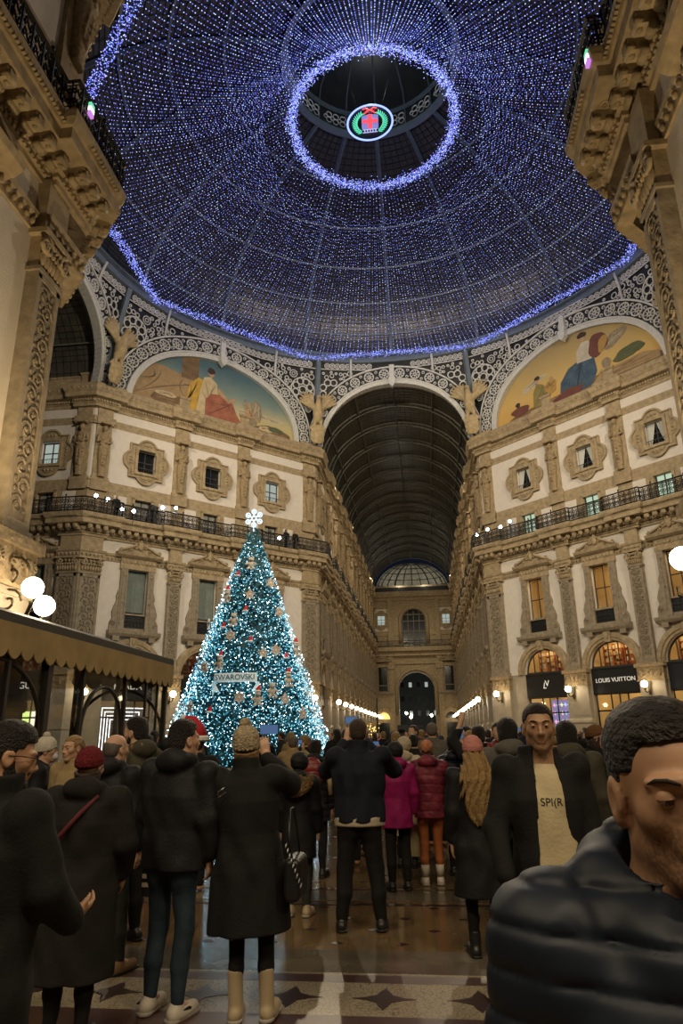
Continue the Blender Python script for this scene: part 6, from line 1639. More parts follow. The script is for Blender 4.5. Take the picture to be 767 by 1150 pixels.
def hand_prims(f, w, d, n, side, curl=.5, thumb_in=1, s=1.0):
    "w wrist, d pointing along the hand, n palm normal, side=+1/-1 which side the thumb is"
    w, d, n = Vector(w), Vector(d).normalized(), Vector(n).normalized(); n = (n - d * n.dot(d)).normalized(); a = d.cross(n) * side
    P = lambda u, v, q=0: tuple(w + d * (u * s) + a * (v * s) + n * (q * s))
    f.cap(P(-.03, 0), P(.015, 0), .027 * s, .027 * s, .015)
    for v in (-.026, -.009, .009, .026): f.cap(P(.01, v * .7), P(.082, v), .0145 * s, .0125 * s, .012)
    for i, (v, L_) in enumerate(((.029, .066), (.010, .074), (-.009, .068), (-.028, .054))):
        p = Vector(P(.086, v)); dirv = d + a * (v * 1.6); ang = 0
        for k, (fr, r0, r1) in enumerate(((.44, .0098, .009), (.32, .009, .008), (.24, .008, .007))):
            ang += curl * (.55, .75, .5)[k]; q = p + (dirv * math.cos(ang) + n * math.sin(ang)) * (L_ * fr * s * 1.05); f.cap(tuple(p), tuple(q), r0 * s, r1 * s, .003); p = q
    f.cap(P(.015, .02, .004), P(.052, .047, .012), .0155 * s, .012 * s, .012); f.cap(P(.052, .047, .012), P(.082, .050, .012 + .02 * curl * thumb_in), .011 * s, .0085 * s, .004)
def fold(amp, sx=1.0, seed=0):
    r = random.Random(seed); ps = [(r.uniform(9, 26), r.uniform(-12, 12), r.uniform(-16, 16), r.uniform(0, 6)) for _ in range(5)]
    def fn(X, Y, Z):
        v = 0
        for a, b, c, p in ps: v = v + np.sin(X * a * 1.6 + Y * b * 1.6 + Z * c * 1.2 + p + 1.3 * np.sin(Z * 9 + p * 2))
        return v * (amp / 3.2)
    return fn
def quilt(step, amp, z0=0):
    return lambda X, Y, Z: amp * (.75 - np.exp(-4 * np.abs(np.sin(PI * (Z - z0 + .010 * np.sin(X * 11 + Y * 8)) / step)))) + .0025 * np.sin(X * 55 + Z * 35 + 2 * np.sin(Z * 21)) * np.sin(Y * 48 + Z * 30)
def person(label, loc, face, H, top, legs, skin='fair', hair=None, hat=None, shoes='shoe_black', boot=.10, arms=None, head=(0, 0, 0), stance=((-.10, 0), (.10, 0)), h=.010, female=False, facing_cam=False, gaze=0, lids=0, collar=None, group=None, shirt=None, hands=True, width=1.0, beard=False, shoe_cat='shoe', step=0.0, tilt=0, knee=(0, 0), hc_off=(0, 0, 0), hem_peek=None):
    """face: direction the body faces in degrees (0 = away from the camera along the arm, 180 = towards it)."""
    W_s = width * (.92 if female else 1.0)
    hz = 1.632; hc = np.array([0, .03, hz]) + np.array(hc_off); R = rotm(*head)
    shl = [np.array([-.185 * W_s, -.01, 1.425]), np.array([.185 * W_s, -.01, 1.425])]
    arms = arms or {}
    A = []
    for i, sgn in enumerate((-1, 1)):
        d_ = arms.get('l' if i == 0 else 'r') or ((sgn * (.235 * W_s), -.02, 1.14), (sgn * (.24 * W_s), .05, .90), (0, .1, -1), (-sgn, 0, 0), .45)
        A.append(d_)
    pts = [hc + [0, 0, .2], hc + [0, .15, 0], hc - [0, .16, 0]] + [np.array(a[0]) for a in A] + [np.array(a[1]) + np.array(a[2]) / np.linalg.norm(a[2]) * .2 for a in A] + [np.array([s_[0], s_[1], 0]) for s_ in stance] + [np.array([.32 * W_s, .2, 1]), np.array([-.32 * W_s, -.2, 1])]
    P = np.array(pts); lo = P.min(0) - .08; hi = P.max(0) + .08; lo[2] = -.01; lo[1] -= .1; hi[1] += .16
    f = Field(lo, hi, h)
    head_prims(f, hc, R, female)
    f.cap((0, -.02, 1.50), tuple(hc + np.array(R @ Vector((0, -.02, -.08)))), .058, .054, .03)
    f.loft([(.90, 0, 0, .15 * W_s, .10), (1.0, 0, 0, .15 * W_s, .105), (1.12, 0, 0, .13 * W_s, .095), (1.30, 0, 0, .155 * W_s, .105), (1.42, 0, -.01, .15 * W_s, .08), (1.49, 0, -.01, .07, .06)], .05)
    hipz = .90
    FT = []
    for i, sgn in enumerate((-1, 1)):
        sx, sy = stance[i]; hip = (sgn * .085, 0, hipz); kn = ((hip[0] + sx) / 2 + .005 * sgn, (sy) / 2 + .02 + knee[i], .49); an = (sx, sy - .02, .085)
        f.cap(hip, kn, .075, .05, .03); f.cap(kn, an, .05, .034, .02); f.cap(an, (sx + sgn * .015, sy + .12, .035), .034, .028, .02); FT.append((hip, kn, an, sgn))
    for i, sgn in enumerate((-1, 1)):
        el, wr, hd, nm, cu = A[i]
        f.cap(shl[i], el, .046, .036, .03); f.cap(el, wr, .036, .026, .015)
        if hands: hand_prims(f, Vector(wr) + Vector(hd).normalized() * .02, hd, nm, sgn * (1 if True else -1), cu)
    sc = H / (hz + .127 + (0.01))
    body = put('person', f.mesh('body', SK[skin], 1), None, (loc[0], loc[1], 0), math.radians(face)); body.scale = (sc,) * 3; body.rotation_euler.y = math.radians(tilt)
    tag(body, label, 'person', group)
    # ---- trousers
    tm, tw = legs['m'], legs.get('w', 1.0)
    f = Field((-.36 * W_s, min(-.28, lo[1]), .02), (.36 * W_s, max(.3, hi[1] - .1), 1.1), max(h, .010))
    ztop = legs.get('top', 1.02)
    f.loft([(.84, 0, -.01, .155 * W_s, .115), (.95, 0, -.012, .170 * W_s, .125), (ztop, 0, 0, .155 * W_s, .115)], .03)
    for hip, kn, an, sgn in FT:
        f.cap((hip[0], hip[1], hip[2] - .02), kn, .092 * (.5 + .5 * tw), .064 * tw, .03); f.cap((hip[0], -.05, .86), (hip[0], -.03, .80), .085, .08, .05)
        zb = legs.get('hem', .10); t_ = (zb - kn[2]) / (an[2] - kn[2]); e = tuple(np.array(kn) + (np.array(an) - np.array(kn)) * t_)
        f.cap(kn, (kn[0] * .5 + an[0] * .5, kn[1] * .5 + an[1] * .5 - .012, (kn[2] + an[2]) / 2), .062 * tw, .058 * tw, .02); f.cap((kn[0] * .5 + an[0] * .5, kn[1] * .5 + an[1] * .5 - .012, (kn[2] + an[2]) / 2), e, .058 * tw, .043 * (tw if tw > 1 else 1), .02)
    f.displace(fold(.006, seed=hash(label) % 99 if False else len(label)))
    put('trousers', f.mesh('trousers', CM[tm], 1), body)
    # ---- shoes
    for hip, kn, an, sgn in FT:
        f = Field((an[0] - .12, an[1] - .16, -.005), (an[0] + .12, an[1] + .28, boot + .12), .009)
        f.cap((an[0], an[1] - .035, .045), (an[0] + sgn * .02, an[1] + .155, .036), .042, .040, .02); f.cap((an[0], an[1] - .01, .05), (an[0], an[1], boot + (.02 if boot > .12 else 0)), .046, .050 if boot > .12 else .042, .02)
        f.ell((an[0] + sgn * .012, an[1] + .06, .03), (.045, .13, .035), k=.02)
        f.cut(lambda X, Y, Z: -Z + .002 + 0 * X + 0 * Y); f.cut(lambda X, Y, Z: Z - boot - .03 + 0 * X + 0 * Y)
        so = put('shoe' if boot < .14 else 'boot', f.mesh('shoe', CM[shoes], 1), body)
        f = Field((an[0] - .1, an[1] - .14, -.004), (an[0] + .1, an[1] + .25, .05), .009)
        f.cap((an[0], an[1] - .04, .014), (an[0] + sgn * .02, an[1] + .16, .014), .048, .046, .01); f.cut(lambda X, Y, Z: np.maximum(-Z + .001, Z - .024) + 0 * X + 0 * Y)
        put('sole', f.mesh('sole', CM['sole' if shoes in ('shoe_white', 'boots') else 'shoe_black'], 0), so)
    # ---- shirt under an open jacket
    if shirt:
        f = Field((-.3, -.25, .8), (.3, .3, 1.6), max(h, .009))
        f.loft([(.86, 0, .005, .172 * W_s, .130), (1.05, 0, .005, .165 * W_s, .125), (1.28, 0, .005, .185 * W_s, .128), (1.40, 0, -.005, .16 * W_s, .10), (1.475, 0, -.01, .075, .068)], .04)
        f.displace(fold(.007, seed=3)); put('shirt', f.mesh('shirt', CM[shirt], 1), body)
    # ---- coat / jacket
    kd, hem, tk = top.get('kind', 'jacket'), top.get('hem', .82), top.get('bulk', 0.0)
    f = Field((min(lo[0], -.42 * W_s), lo[1] - .04, hem - .05), (max(hi[0], .42 * W_s), hi[1] + .02, 1.75 if collar != 'hood' else 1.85), max(h, .0062 if h < .006 else .010))
    b = tk
    secs = [(1.0, 0, 0, .180 * W_s + b, .138 + b), (1.08, 0, 0, .172 * W_s + b, .130 + b), (1.28, 0, -.003, .198 * W_s + b, .140 + b), (1.40, 0, -.012, .185 * W_s + b * .7, .112 + b * .7), (1.47, 0, -.016, .105 + b * .4, .085 + b * .4), (1.505, 0, -.014, .075, .072)]
    fl = top.get('flare', .02 if kd == 'coat' else 0)
    secs += [(hem, 0, -.005, .182 * W_s + b + fl, .142 + b + fl * .8)]
    if hem < .8: secs += [(.86, 0, -.005, .188 * W_s + b + fl * .3, .145 + b + fl * .3)]
    f.loft(secs, .03)
    for i, sgn in enumerate((-1, 1)):
        el, wr, hd, nm, cu = A[i]; el, wr = np.array(el), np.array(wr); slv = top.get('slv', .93)
        f.ell(shl[i] + [0, 0, .0], (.072 + b * .5, .075 + b * .5, .07 + b * .4), k=.04)
        f.cap(shl[i], el, .064 + b * .6, .060 + b * .6, .035); f.cap(el, el + (wr - el) * slv, .060 + b * .6, .047 + b * .5, .025)
    if collar == 'stand': f.loft([(1.46, 0, -.018, .108, .102), (1.50, 0, -.016, .100, .098), (1.565, 0, -.018, .097, .095)], .02)
    if collar == 'hood':
        f.ell((0, -.10, 1.50), (.125, .085, .085), k=.03); f.cap((-.10, -.03, 1.50), (-.05, .085, 1.43), .045, .035, .03); f.cap((.10, -.03, 1.50), (.05, .085, 1.43), .045, .035, .03)
    if collar == 'lapel': f.loft([(1.44, 0, -.02, .125, .112), (1.50, 0, -.02, .106, .100), (1.535, 0, -.02, .102, .098)], .02)
    if kd == 'puffer' or top.get('quilt'): f.displace(quilt(top.get('quilt', .085), top.get('qa', .013)))
    else: f.displace(fold(top.get('fold', .007), seed=len(label) + 3))
    if top.get('open'):
        op = top['open']
        def cutf(X, Y, Z): return np.minimum(np.minimum(Y - .02, op + .035 * np.clip((1.45 - Z) / .6, -1, 1) - np.abs(X)), 1.56 - Z)
        f.cut(cutf)
    f.cut(lambda X, Y, Z: hem + .004 - Z + 0 * X + 0 * Y)
    if collar: f.cut(lambda X, Y, Z: np.minimum(.074 - np.sqrt((X) ** 2 + (Y + .012) ** 2), Z - 1.49))
    put('coat' if kd == 'coat' else 'jacket', f.mesh('jacket', CM[top['m']], 1), body)
    if hem_peek:
        f = Field((-.3, -.25, hem - .1), (.3, .25, hem + .1), .01); f.loft([(hem - .028, 0, -.005, .178 * W_s + b, .136 + b), (hem + .05, 0, -.005, .176 * W_s + b, .134 + b)], .01); put('shirt_hem', f.mesh('shirt_hem', CM[hem_peek], 1), body)
    # ---- hair and hat in head space
    hm = Matrix.Translation(hc) @ R.to_4x4()
    hh = max(.006, min(h, .009))
    if hair:
        kind, col = hair
        f = Field((-.18, -.30, -.64 if kind in ('long',) else -.22), (.18, .16, .17), hh)
        if kind in ('short', 'crew', 'bob', 'fade'):
            t_ = dict(short=.007, crew=.005, bob=.018, fade=.004)[kind]
            f.ell((0, -.016, .040), (.077 + t_, .099 + t_, .083 + t_), k=.01); f.ell((0, -.055, -.01), (.070 + t_ * .7, .06 + t_ * .6, .07), k=.02)
            if kind == 'fade': f.ell((0, -.022, .080), (.071, .084, .050), k=.03)
            if kind == 'short': f.ell((0, -.012, .090), (.076, .090, .056), k=.03)
            rr = random.Random(len(label))
            if kind != 'bob':
                hl = .080 if kind == 'fade' else .068; am = .0013 if kind in ('fade', 'crew') else .0022
                f.displace(lambda X, Y, Z: am * (np.sin(X * 190 + 40 * Y) * np.sin(Y * 150 + Z * 90) + .7 * np.sin(Z * 230 + X * 120)))
                # hairline: forehead, temples, round the ears, nape
                f.cut(lambda X, Y, Z: np.minimum(Y - .052 + .5 * np.maximum(np.abs(X) - .045, 0), hl + .0 * X - Z - .25 * np.maximum(0, .06 - Y)))
                f.cut(lambda X, Y, Z: np.minimum(np.minimum(Y - (-.036), .012 - Z), np.abs(X) - .02 + 0 * Y) if True else 0)
                f.cut(lambda X, Y, Z: np.minimum(Y - .015, .035 - Z) + 0 * X)
                f.cut(lambda X, Y, Z: -.075 - Z + 0 * X + 0 * Y)
            else:
                f.ell((0, -.03, -.06), (.088, .075, .11), k=.03); f.cut(lambda X, Y, Z: np.minimum(Y - .03 - .4 * np.clip(np.abs(X) - .04, 0, 1), .055 - Z)); f.cut(lambda X, Y, Z: -.15 - Z + 0 * X + 0 * Y)
        elif kind == 'bald':
            f.ell((0, -.016, .030), (.083, .102, .080), k=.01); f.ell((0, -.055, -.01), (.074, .06, .07), k=.02)
            f.cut(lambda X, Y, Z: Z - .035 - .25 * np.maximum(0, -Y) + 0 * X); f.cut(lambda X, Y, Z: np.minimum(Y - .0, .2 - Z) + 0 * X); f.cut(lambda X, Y, Z: np.minimum(Y + .036, .012 - Z) + 0 * X); f.cut(lambda X, Y, Z: -.075 - Z + 0 * X + 0 * Y)
        elif kind == 'pulled':
            f.ell((0, -.018, .038), (.083, .105, .089), k=.01); f.ell((0, -.10, .0), (.05, .05, .06), k=.03)
            f.displace(lambda X, Y, Z: .002 * np.sin(X * 160 + Z * 60)); f.cut(lambda X, Y, Z: np.minimum(Y - .045 + .5 * np.maximum(np.abs(X) - .045, 0), .070 - Z)); f.cut(lambda X, Y, Z: np.minimum(Y + .02, -.0 - Z) + 0 * X); f.cut(lambda X, Y, Z: -.08 - Z + 0 * X + 0 * Y)
        elif kind == 'long':
            f.ell((0, -.016, .036), (.084, .105, .086), k=.01)
            f.loft([(-.60, .0, -.225, .02, .02), (-.53, .0, -.228, .085, .034), (-.38, .0, -.225, .135, .042), (-.22, 0, -.205, .150, .052), (-.12, 0, -.14, .125, .07), (.0, 0, -.05, .090, .078)], .03)
            f.displace(lambda X, Y, Z: .007 * np.sin(X * 95 + 5 * np.sin(Z * 11)) + .004 * np.sin(X * 230 + 9 * np.sin(Z * 7)))
            f.cut(lambda X, Y, Z: np.minimum(Y - .03, .06 - Z) + 0 * X)
        if hat and kind != 'long': f.cut(lambda X, Y, Z: Z + .005 - .28 * (Y + .02) + 0 * X)
        o = put('hair', f.mesh('hair', HM[col], 1), body); o.matrix_local = hm
    if beard:
        f = Field((-.12, -.03, -.16), (.12, .15, .03), .006)
        for q in (-1, 1): f.cap((q * .058, .005, -.02), (q * .052, .012, -.065), .020, .024, .01); f.cap((q * .052, .012, -.065), (q * .02, .072, -.102), .024, .024, .02)
        f.ell((0, .074, -.098), (.034, .026, .026), k=.02); f.cap((-.026, .089, -.05), (.026, .089, -.05), .009, .009, .01); f.displace(lambda X, Y, Z: .002 * np.sin(X * 300) * np.sin(Z * 280))
        f.ell((0, .1, -.068), (.020, .03, .010), k=.005, sub=True)
        o = put('beard', f.mesh('beard', HM['dark'], 1), body); o.matrix_local = hm
    if hat:
        kind, m_ = hat
        f = Field((-.15, -.2, -.1), (.15, .16, .26), hh)
        if kind == 'beanie':
            f.ell((0, -.018, .052), (.090, .110, .098), k=.01); f.cut(lambda X, Y, Z: .012 + .28 * (Y + .02) - Z + 0 * X)
            f.loft([(.008, 0, -.018, .094, .114), (.058, 0, -.018, .093, .113)], .012)
            f.cut(lambda X, Y, Z: np.minimum(.012 + .28 * (Y + .02) - Z, 1) + 0 * X)
            f.displace(lambda X, Y, Z: .0022 * np.sin(np.arctan2(X, Y + .02) * 46))
        elif kind == 'knit_pom':
            f.ell((0, -.018, .055), (.094, .114, .104), k=.01); f.loft([(-.012, 0, -.018, .096, .116), (.04, 0, -.018, .097, .117)], .01); f.cut(lambda X, Y, Z: -.012 + .22 * (Y + .02) - Z + 0 * X)
            f.displace(lambda X, Y, Z: .005 * np.sin(np.arctan2(X, Y + .02) * 22) * np.where(Z > .045, np.sin(Z * 170), 1))
        elif kind == 'cap':
            f.ell((0, -.016, .05), (.086, .107, .085), k=.01); f.cut(lambda X, Y, Z: .03 - Z + 0 * X + 0 * Y); f.box((0, .12, .038), (.065, .055, .006), .004, k=.01)
        elif kind == 'bun':
            f.ell((0, -.018, .05), (.092, .112, .098), k=.01); f.cut(lambda X, Y, Z: .0 + .3 * (Y + .02) - Z + 0 * X); f.displace(lambda X, Y, Z: .004 * np.sin(X * 90) * np.sin(Z * 90))
        elif kind == 'hood':
            f.ell((0, -.025, .03), (.108, .125, .115), k=.02); f.cut(lambda X, Y, Z: np.minimum(Y - .055, .3 - Z) + 0 * X); f.cut(lambda X, Y, Z: -.08 - Z + 0 * X + 0 * Y); f.displace(quilt(.06, .006))
        o = put('hood' if kind == 'hood' else 'cap' if kind == 'cap' else 'knit_hat', f.mesh('hat', CM[m_], 1), body); o.matrix_local = hm
        if kind == 'knit_pom':
            f = Field((-.08, -.1, .1), (.08, .08, .24), .007); f.ell((0, -.02, .165), (.042, .042, .036), k=.01); f.displace(lambda X, Y, Z: .006 * np.sin(X * 170) * np.sin(Y * 160) * np.sin(Z * 150)); o2 = put('pompom', f.mesh('pompom', CM[m_], 0), o)
        if kind == 'santa': pass
    if facing_cam: face_children(body, hc, R, HM[hair[1]] if hair else None, gaze, lids, brow=True, fem=female)
    return body
def part_on(o, name, mb_or_me, mats=None):
    me = mb_or_me.mesh(name, mats) if isinstance(mb_or_me, MB) else mb_or_me
    return put(name, me, o)
def raised(sgn, fwd=.30, up=1.60, x=.10):   # forearms up holding a phone in front of the face
    return ((sgn * .27, .16, 1.28), (sgn * x, fwd, up - .10), (0 - sgn * .25, .1, 1), (0, 1, 0), .5)
def smartphone(loc, rz, label, wide=False, tiltx=0, group=None):
    o = empty('smartphone', loc); o.rotation_euler = (tiltx, 0, rz); tag(o, label, 'phone', group)
    a, c = (.072, .034) if wide else (.036, .074)
    b = MB(); b.box(-a, a, -.004, .005, -c, c); put('case', b.mesh('case', CM['phone']), o)
    b = MB(); b.box(-a * .93, a * .93, -.0055, -.004, -c * .95, c * .95); put('screen', b.mesh('screen', CM['screen']), o)
    return o

# ---------- the people one can tell apart, nearest first
# man at the right edge
fgm = person('dark-haired man in a navy puffer jacket at the right edge, nearest the camera', (2.045, -34.50), 179, 1.70, dict(kind='puffer', m='navy_puff', hem=.72, bulk=.030, quilt=.056, qa=.010), dict(m='jeans', w=1.0), 'tan_stubble', ('fade', 'dark'), head=(0, -6, 5), h=.0055, facing_cam=True, gaze=12, lids=.85, collar='hood', shoes='shoe_black')
# young man facing the camera
fac = person('young man facing the camera in open black jacket and cream printed tee', (2.30, -31.55), 180 + 8, 1.82, dict(kind='jacket', m='black', hem=.80, bulk=.002, open=.055, fold=.008), dict(m='denim_grey', w=1.05), 'olive_stubble', ('crew', 'dark'), head=(-12, -2, 0), h=.0065, facing_cam=True, gaze=-6, lids=.72, collar='lapel', shirt='tee', arms=dict(r=((.27, .0, 1.15), (.255, .12, .93), (.0, .35, -1), (-1, 0, 0), .5)))
t = text_mesh('SPI(R', .052, .001); t.materials.clear(); t.materials.append(CM['denim_grey']); 
from mathutils.bvhtree import BVHTree
sh_o = [c for c in fac.children if c.name.startswith('shirt')][0].data
bv = BVHTree.FromPolygons([v.co[:] for v in sh_o.vertices], [tuple(p.vertices) for p in sh_o.polygons])
for v in t.vertices:       # lay the lettering on the cloth
    x_, z_ = -v.co.x, v.co.y + 1.27; q = bv.ray_cast(Vector((x_, .4, z_)), Vector((0, -1, 0))); y_ = q[0].y if q[0] else .14
    v.co = (x_, y_ + .0012 + max(0, v.co.z), z_)
t2 = put('print', t, fac)
# couple at the front: jeans man and white-hat woman
jm = person('man in dark jacket and dark blue jeans standing left of the white-hat woman', (-.03, -30.74), -14, 1.77, dict(kind='jacket', m='black2', hem=.83, bulk=.022, fold=.010), dict(m='jeans', w=1.0, hem=.11), 'fair', ('short', 'dark'), head=(-26, 4, 0), h=.0075, collar='hood', shoes='shoe_white', boot=.085, stance=((-.11, .02), (.12, -.02)), width=1.14, tilt=1.2, arms=dict(r=((.262, -.04, 1.15), (.245, .03, .92), (0, .25, -1), (-1, 0, 0), .7), l=((-.27, .02, 1.16), (-.22, .16, .99), (.4, .6, -.5), (1, 0, 0), .7)))
for q in (-1, 1):
    b = MB(); b.tube([(q * .115 + q * .047, .10, .035), (q * .115 + q * .052, .03, .055), (q * .115 + q * .048, -.05, .06)], [.006, .012, .005], 6); put('shoe_stripe', b.mesh('shoe_stripe', CM['black']), jm)
ww = person('woman in long black coat, cream bobble hat and cream boots', (.545, -30.75), 2, 1.72, dict(kind='coat', m='black', hem=.49, bulk=.030, flare=.055, fold=.010), dict(m='dark_trousers', w=.86, hem=.22), 'fair', ('bob', 'blonde'), ('knit_pom', 'beanie_white'), head=(4, 6, 0), h=.0085, female=True, collar='stand', shoes='boots', boot=.26, stance=((-.10, 0), (.10, 0)), width=1.12, tilt=-3.2, arms=dict(r=((.27, .17, 1.36), (.09, .30, 1.54), (-.15, .1, 1), (0, 1, 0), .6), l=((-.26, .02, 1.17), (-.20, .15, .98), (.5, .6, -.4), (1, 0, 0), .7)))
b = MB(); b.tube([(-.16, -.172, 1.36), (-.11, -.176, 1.385), (-.105, -.178, 1.355), (-.155, -.176, 1.325)], .005, 5, True); put('buckle', b.mesh('buckle', CM['silver']), ww)
# left edge man in profile
lm = person('man with glasses and dark coat at the left edge seen from behind', (.02, -32.9), -22, 1.72, dict(kind='coat', m='black', hem=.50, bulk=.028, flare=.02, fold=.008), dict(m='dark_trousers', w=1.05), 'tan', ('short', 'dark'), head=(-34, -12, 0), h=.0075, collar='stand', width=1.1, beard=True, arms=dict(r=((.27, .06, 1.16), (.20, .24, 1.02), (-.2, .9, .1), (-.6, 0, .6), .6)))
b = MB()
for q in (-1, 1): b.ring((q * .033, .105, .008), (1, 0, 0), (0, 0, 1), .022, .002, 14, 4); b.tube([(q * .055, .10, .012), (q * .082, .04, .010), (q * .086, -.01, .004)], .0022, 4)
b.tube([(-.011, .107, .012), (.011, .107, .012)], .002, 4)
g_ = put('glasses', b.mesh('glasses', CM['phone']), lm); g_.matrix_local = Matrix.Translation((0, .03, 1.632)) @ rotm(-34, -12, 0).to_4x4()
# red-hat woman
rh = person('woman in dark red beanie and black coat with a burgundy strap', (-.44, -31.2), 8, 1.60, dict(kind='coat', m='black_fur', hem=.36, bulk=.045, flare=.03, fold=.012), dict(m='dark_trousers', w=1.0), 'fair', ('bob', 'brown'), ('beanie', 'beanie_red'), head=(-14, 2, 0), h=.008, female=True, collar='hood', width=1.18, arms=dict(l=((-.26, .05, 1.15), (-.16, .20, 1.02), (.6, .6, .1), (0, 0, 1), .7), r=((.28, .02, 1.15), (.24, .14, .95), (0, .5, -.8), (-1, 0, 0), .6)))
b = MB(); b.tube([(.12, -.13, 1.46), (.03, -.19, 1.36), (-.09, -.20, 1.22), (-.19, -.14, 1.09)], [.012, .016, .018, .014], 6); put('bag_strap', b.mesh('bag_strap', cloth('burgundy_strap', (.13, .03, .04))), rh)
# the rest of the front group
bd = person('balding man in dark jacket and jeans with brown shoes, behind the red beanie', (-.80, -30.05), -12, 1.70, dict(kind='jacket', m='black2', hem=.78, bulk=.028, fold=.010), dict(m='denim_grey', w=1.08), 'fair', ('bald', 'grey'), head=(-16, 2, 0), h=.009, collar='hood', shoes='shoe_brown', width=1.08, stance=((-.10, .0), (.14, .10)))
be = person('bearded man facing left in grey-green jacket with a tan hood', (-.97, -29.2), 62, 1.84, dict(kind='jacket', m='olive', hem=.80, bulk=.022), dict(m='dark_trousers', w=1.05), 'fair', ('short', 'dark'), head=(14, 0, 0), h=.008, collar='hood', beard=True, facing_cam=True)
b = MB(); b.tube([(-.10, -.06, 1.505), (-.06, -.13, 1.525), (.06, -.13, 1.525), (.10, -.06, 1.505), (.07, .07, 1.46)], .034, 8); put('inner_hood', b.mesh('inner_hood', CM['hood_tan']), be)
bw = person('blonde woman facing the camera in a tan coat behind the kiosk queue', (-1.70, -28.95), 168, 1.70, dict(kind='coat', m='tan', hem=.5, bulk=.018, flare=.03), dict(m='dark_trousers', w=1.0), 'fair', ('pulled', 'blonde'), head=(-10, -3, 0), h=.0065, female=True, collar='lapel', facing_cam=True, lids=.2)
wc = person('person in a pale knit cap and face mask among the group at far left', (-2.30, -28.42), -70, 1.67, dict(kind='jacket', m='black2', hem=.78, bulk=.03), dict(m='dark_trousers'), 'fair', ('crew', 'brown'), ('knit_pom', 'cap_white'), h=.010, collar='hood', facing_cam=True)
b = MB(); b.ell((0, .085, -.06), (.048, .034, .045), 14, 10); g_ = put('face_mask', b.mesh('face_mask', mat('pale_mask', (.6, .6, .66), .8)), wc); g_.matrix_local = Matrix.Translation((0, .03, 1.632))
# centre
ce = person('broad man in dark jacket and trousers at the centre raising a phone', (1.03, -28.70), 3, 1.82, dict(kind='jacket', m='navy', hem=.86, bulk=.022, fold=.009), dict(m='dark_trousers', w=1.18), 'fair', ('crew', 'brown'), head=(2, 5, 0), h=.0085, collar='stand', width=1.17, stance=((-.17, 0), (.17, .02)), arms=dict(l=((-.31, .17, 1.29), (-.14, .34, 1.53), (.3, .1, 1), (0, 1, 0), .6), r=((.32, .16, 1.29), (.04, .36, 1.54), (-.4, .1, 1), (0, 1, 0), .6)), hem_peek='cream')
smartphone((.53, -30.36, 1.70), 0, 'phone with blue screen held up by the cream-hat woman', True)
smartphone((.93, -28.30, 1.80), .05, 'phone with blue screen held up by the broad man at the centre', True)
mg = person('woman in a magenta jacket just right of the broad man', (1.30, -27.0), 14, 1.57, dict(kind='coat', m='magenta', hem=.72, bulk=.024, flare=.02), dict(m='dark_trousers', w=1.05), 'fair', ('bob', 'brown'), h=.010, female=True, collar='hood', hat=('hood', 'black2'))
og = person('woman in burgundy patterned jacket, orange leggings and orange knit hat', (1.67, -26.7), 4, 1.58, dict(kind='puffer', m='burgundy', hem=.80, bulk=.030, quilt=.11, qa=.009), dict(m='leggings', w=.92, hem=.22), 'fair', ('bob', 'brown'), ('bun', 'bun_hat'), h=.009, female=True, collar='hood', shoes='shoe_white', boot=.10, width=1.06, stance=((-.09, 0), (.10, .03)), arms=dict(r=raised(1), l=((-.25, -.02, 1.14), (-.22, .10, .94), (0, .4, -1), (1, 0, 0), .6)))
for q in (-.09, .10):
    b = MB(); b.tube([(q, -.02 + (.03 if q > 0 else 0), .10), (q, -.02 + (.03 if q > 0 else 0), .24)], [.048, .056], 12); put('sock', b.mesh('sock', CM['socks']), og)
cr_ = person('person in a long cream coat between the magenta and burgundy jackets', (1.36, -25.6), -8, 1.62, dict(kind='coat', m='cream', hem=.42, bulk=.024, flare=.03), dict(m='dark_trousers'), 'fair', None, ('hood', 'cream'), h=.010, female=True, collar='hood')
b = MB(); b.tube([(-.1, -.15, 1.45), (.05, -.18, 1.3), (.2, -.12, 1.05)], .012, 5); put('bag_strap', b.mesh('bag_strap', CM['paper']), cr_)
fu = person('person in black coat with a big tan fur-trimmed hood', (.37, -28.2), -4, 1.49, dict(kind='coat', m='black2', hem=.60, bulk=.024, flare=.02), dict(m='denim_grey', w=1.0), 'fair', None, ('hood', 'black2'), h=.0095, female=True, collar='hood', shoes='boots', boot=.12, width=1.02)
f = Field((-.3, -.34, 1.18), (.3, .12, 1.62), .011)
for i in range(15):
    a = PI * (i / 14) ; f.ell((.165 * math.cos(a) * -1, -.155 - .05 * math.sin(a), 1.475 - .15 * math.sin(a)), (.052, .05, .05), k=.03)
f.ell((0, -.17, 1.42), (.14, .055, .11), k=.03); f.displace(lambda X, Y, Z: .011 * np.sin(X * 120 + 3 * np.sin(Z * 40)) * np.sin(Z * 110 + X * 30) * np.sin(Y * 100))
put('fur_trim', f.mesh('fur_trim', CM['fur'], 0), fu)
rp = person('person wearing a dark red padded backpack just beyond the fur hood', (.24, -26.3), -6, 1.60, dict(kind='puffer', m='black2', hem=.7, bulk=.03), dict(m='dark_trousers'), 'fair', ('short', 'dark'), None, h=.011, female=True, collar='hood')
f = Field((-.25, -.42, 1.05), (.25, .0, 1.55), .011); f.ell((0, -.20, 1.33), (.16, .11, .21), k=.02); f.displace(quilt(.09, .012)); put('backpack', f.mesh('backpack', CM['red'], 1), rp)
pk = person('woman with long blonde hair and pink beanie in a long black coat', (2.07, -29.40), 6, 1.63, dict(kind='coat', m='black2', hem=.46, bulk=.022, flare=.045, fold=.010), dict(m='dark_trousers', w=.84, hem=.16), 'fair', ('long', 'blonde'), ('beanie', 'beanie_pink'), head=(-3, 2, 0), h=.0085, female=True, collar='stand', shoes='shoe_black', boot=.17, stance=((-.09, .04), (.10, -.03)), width=1.06)
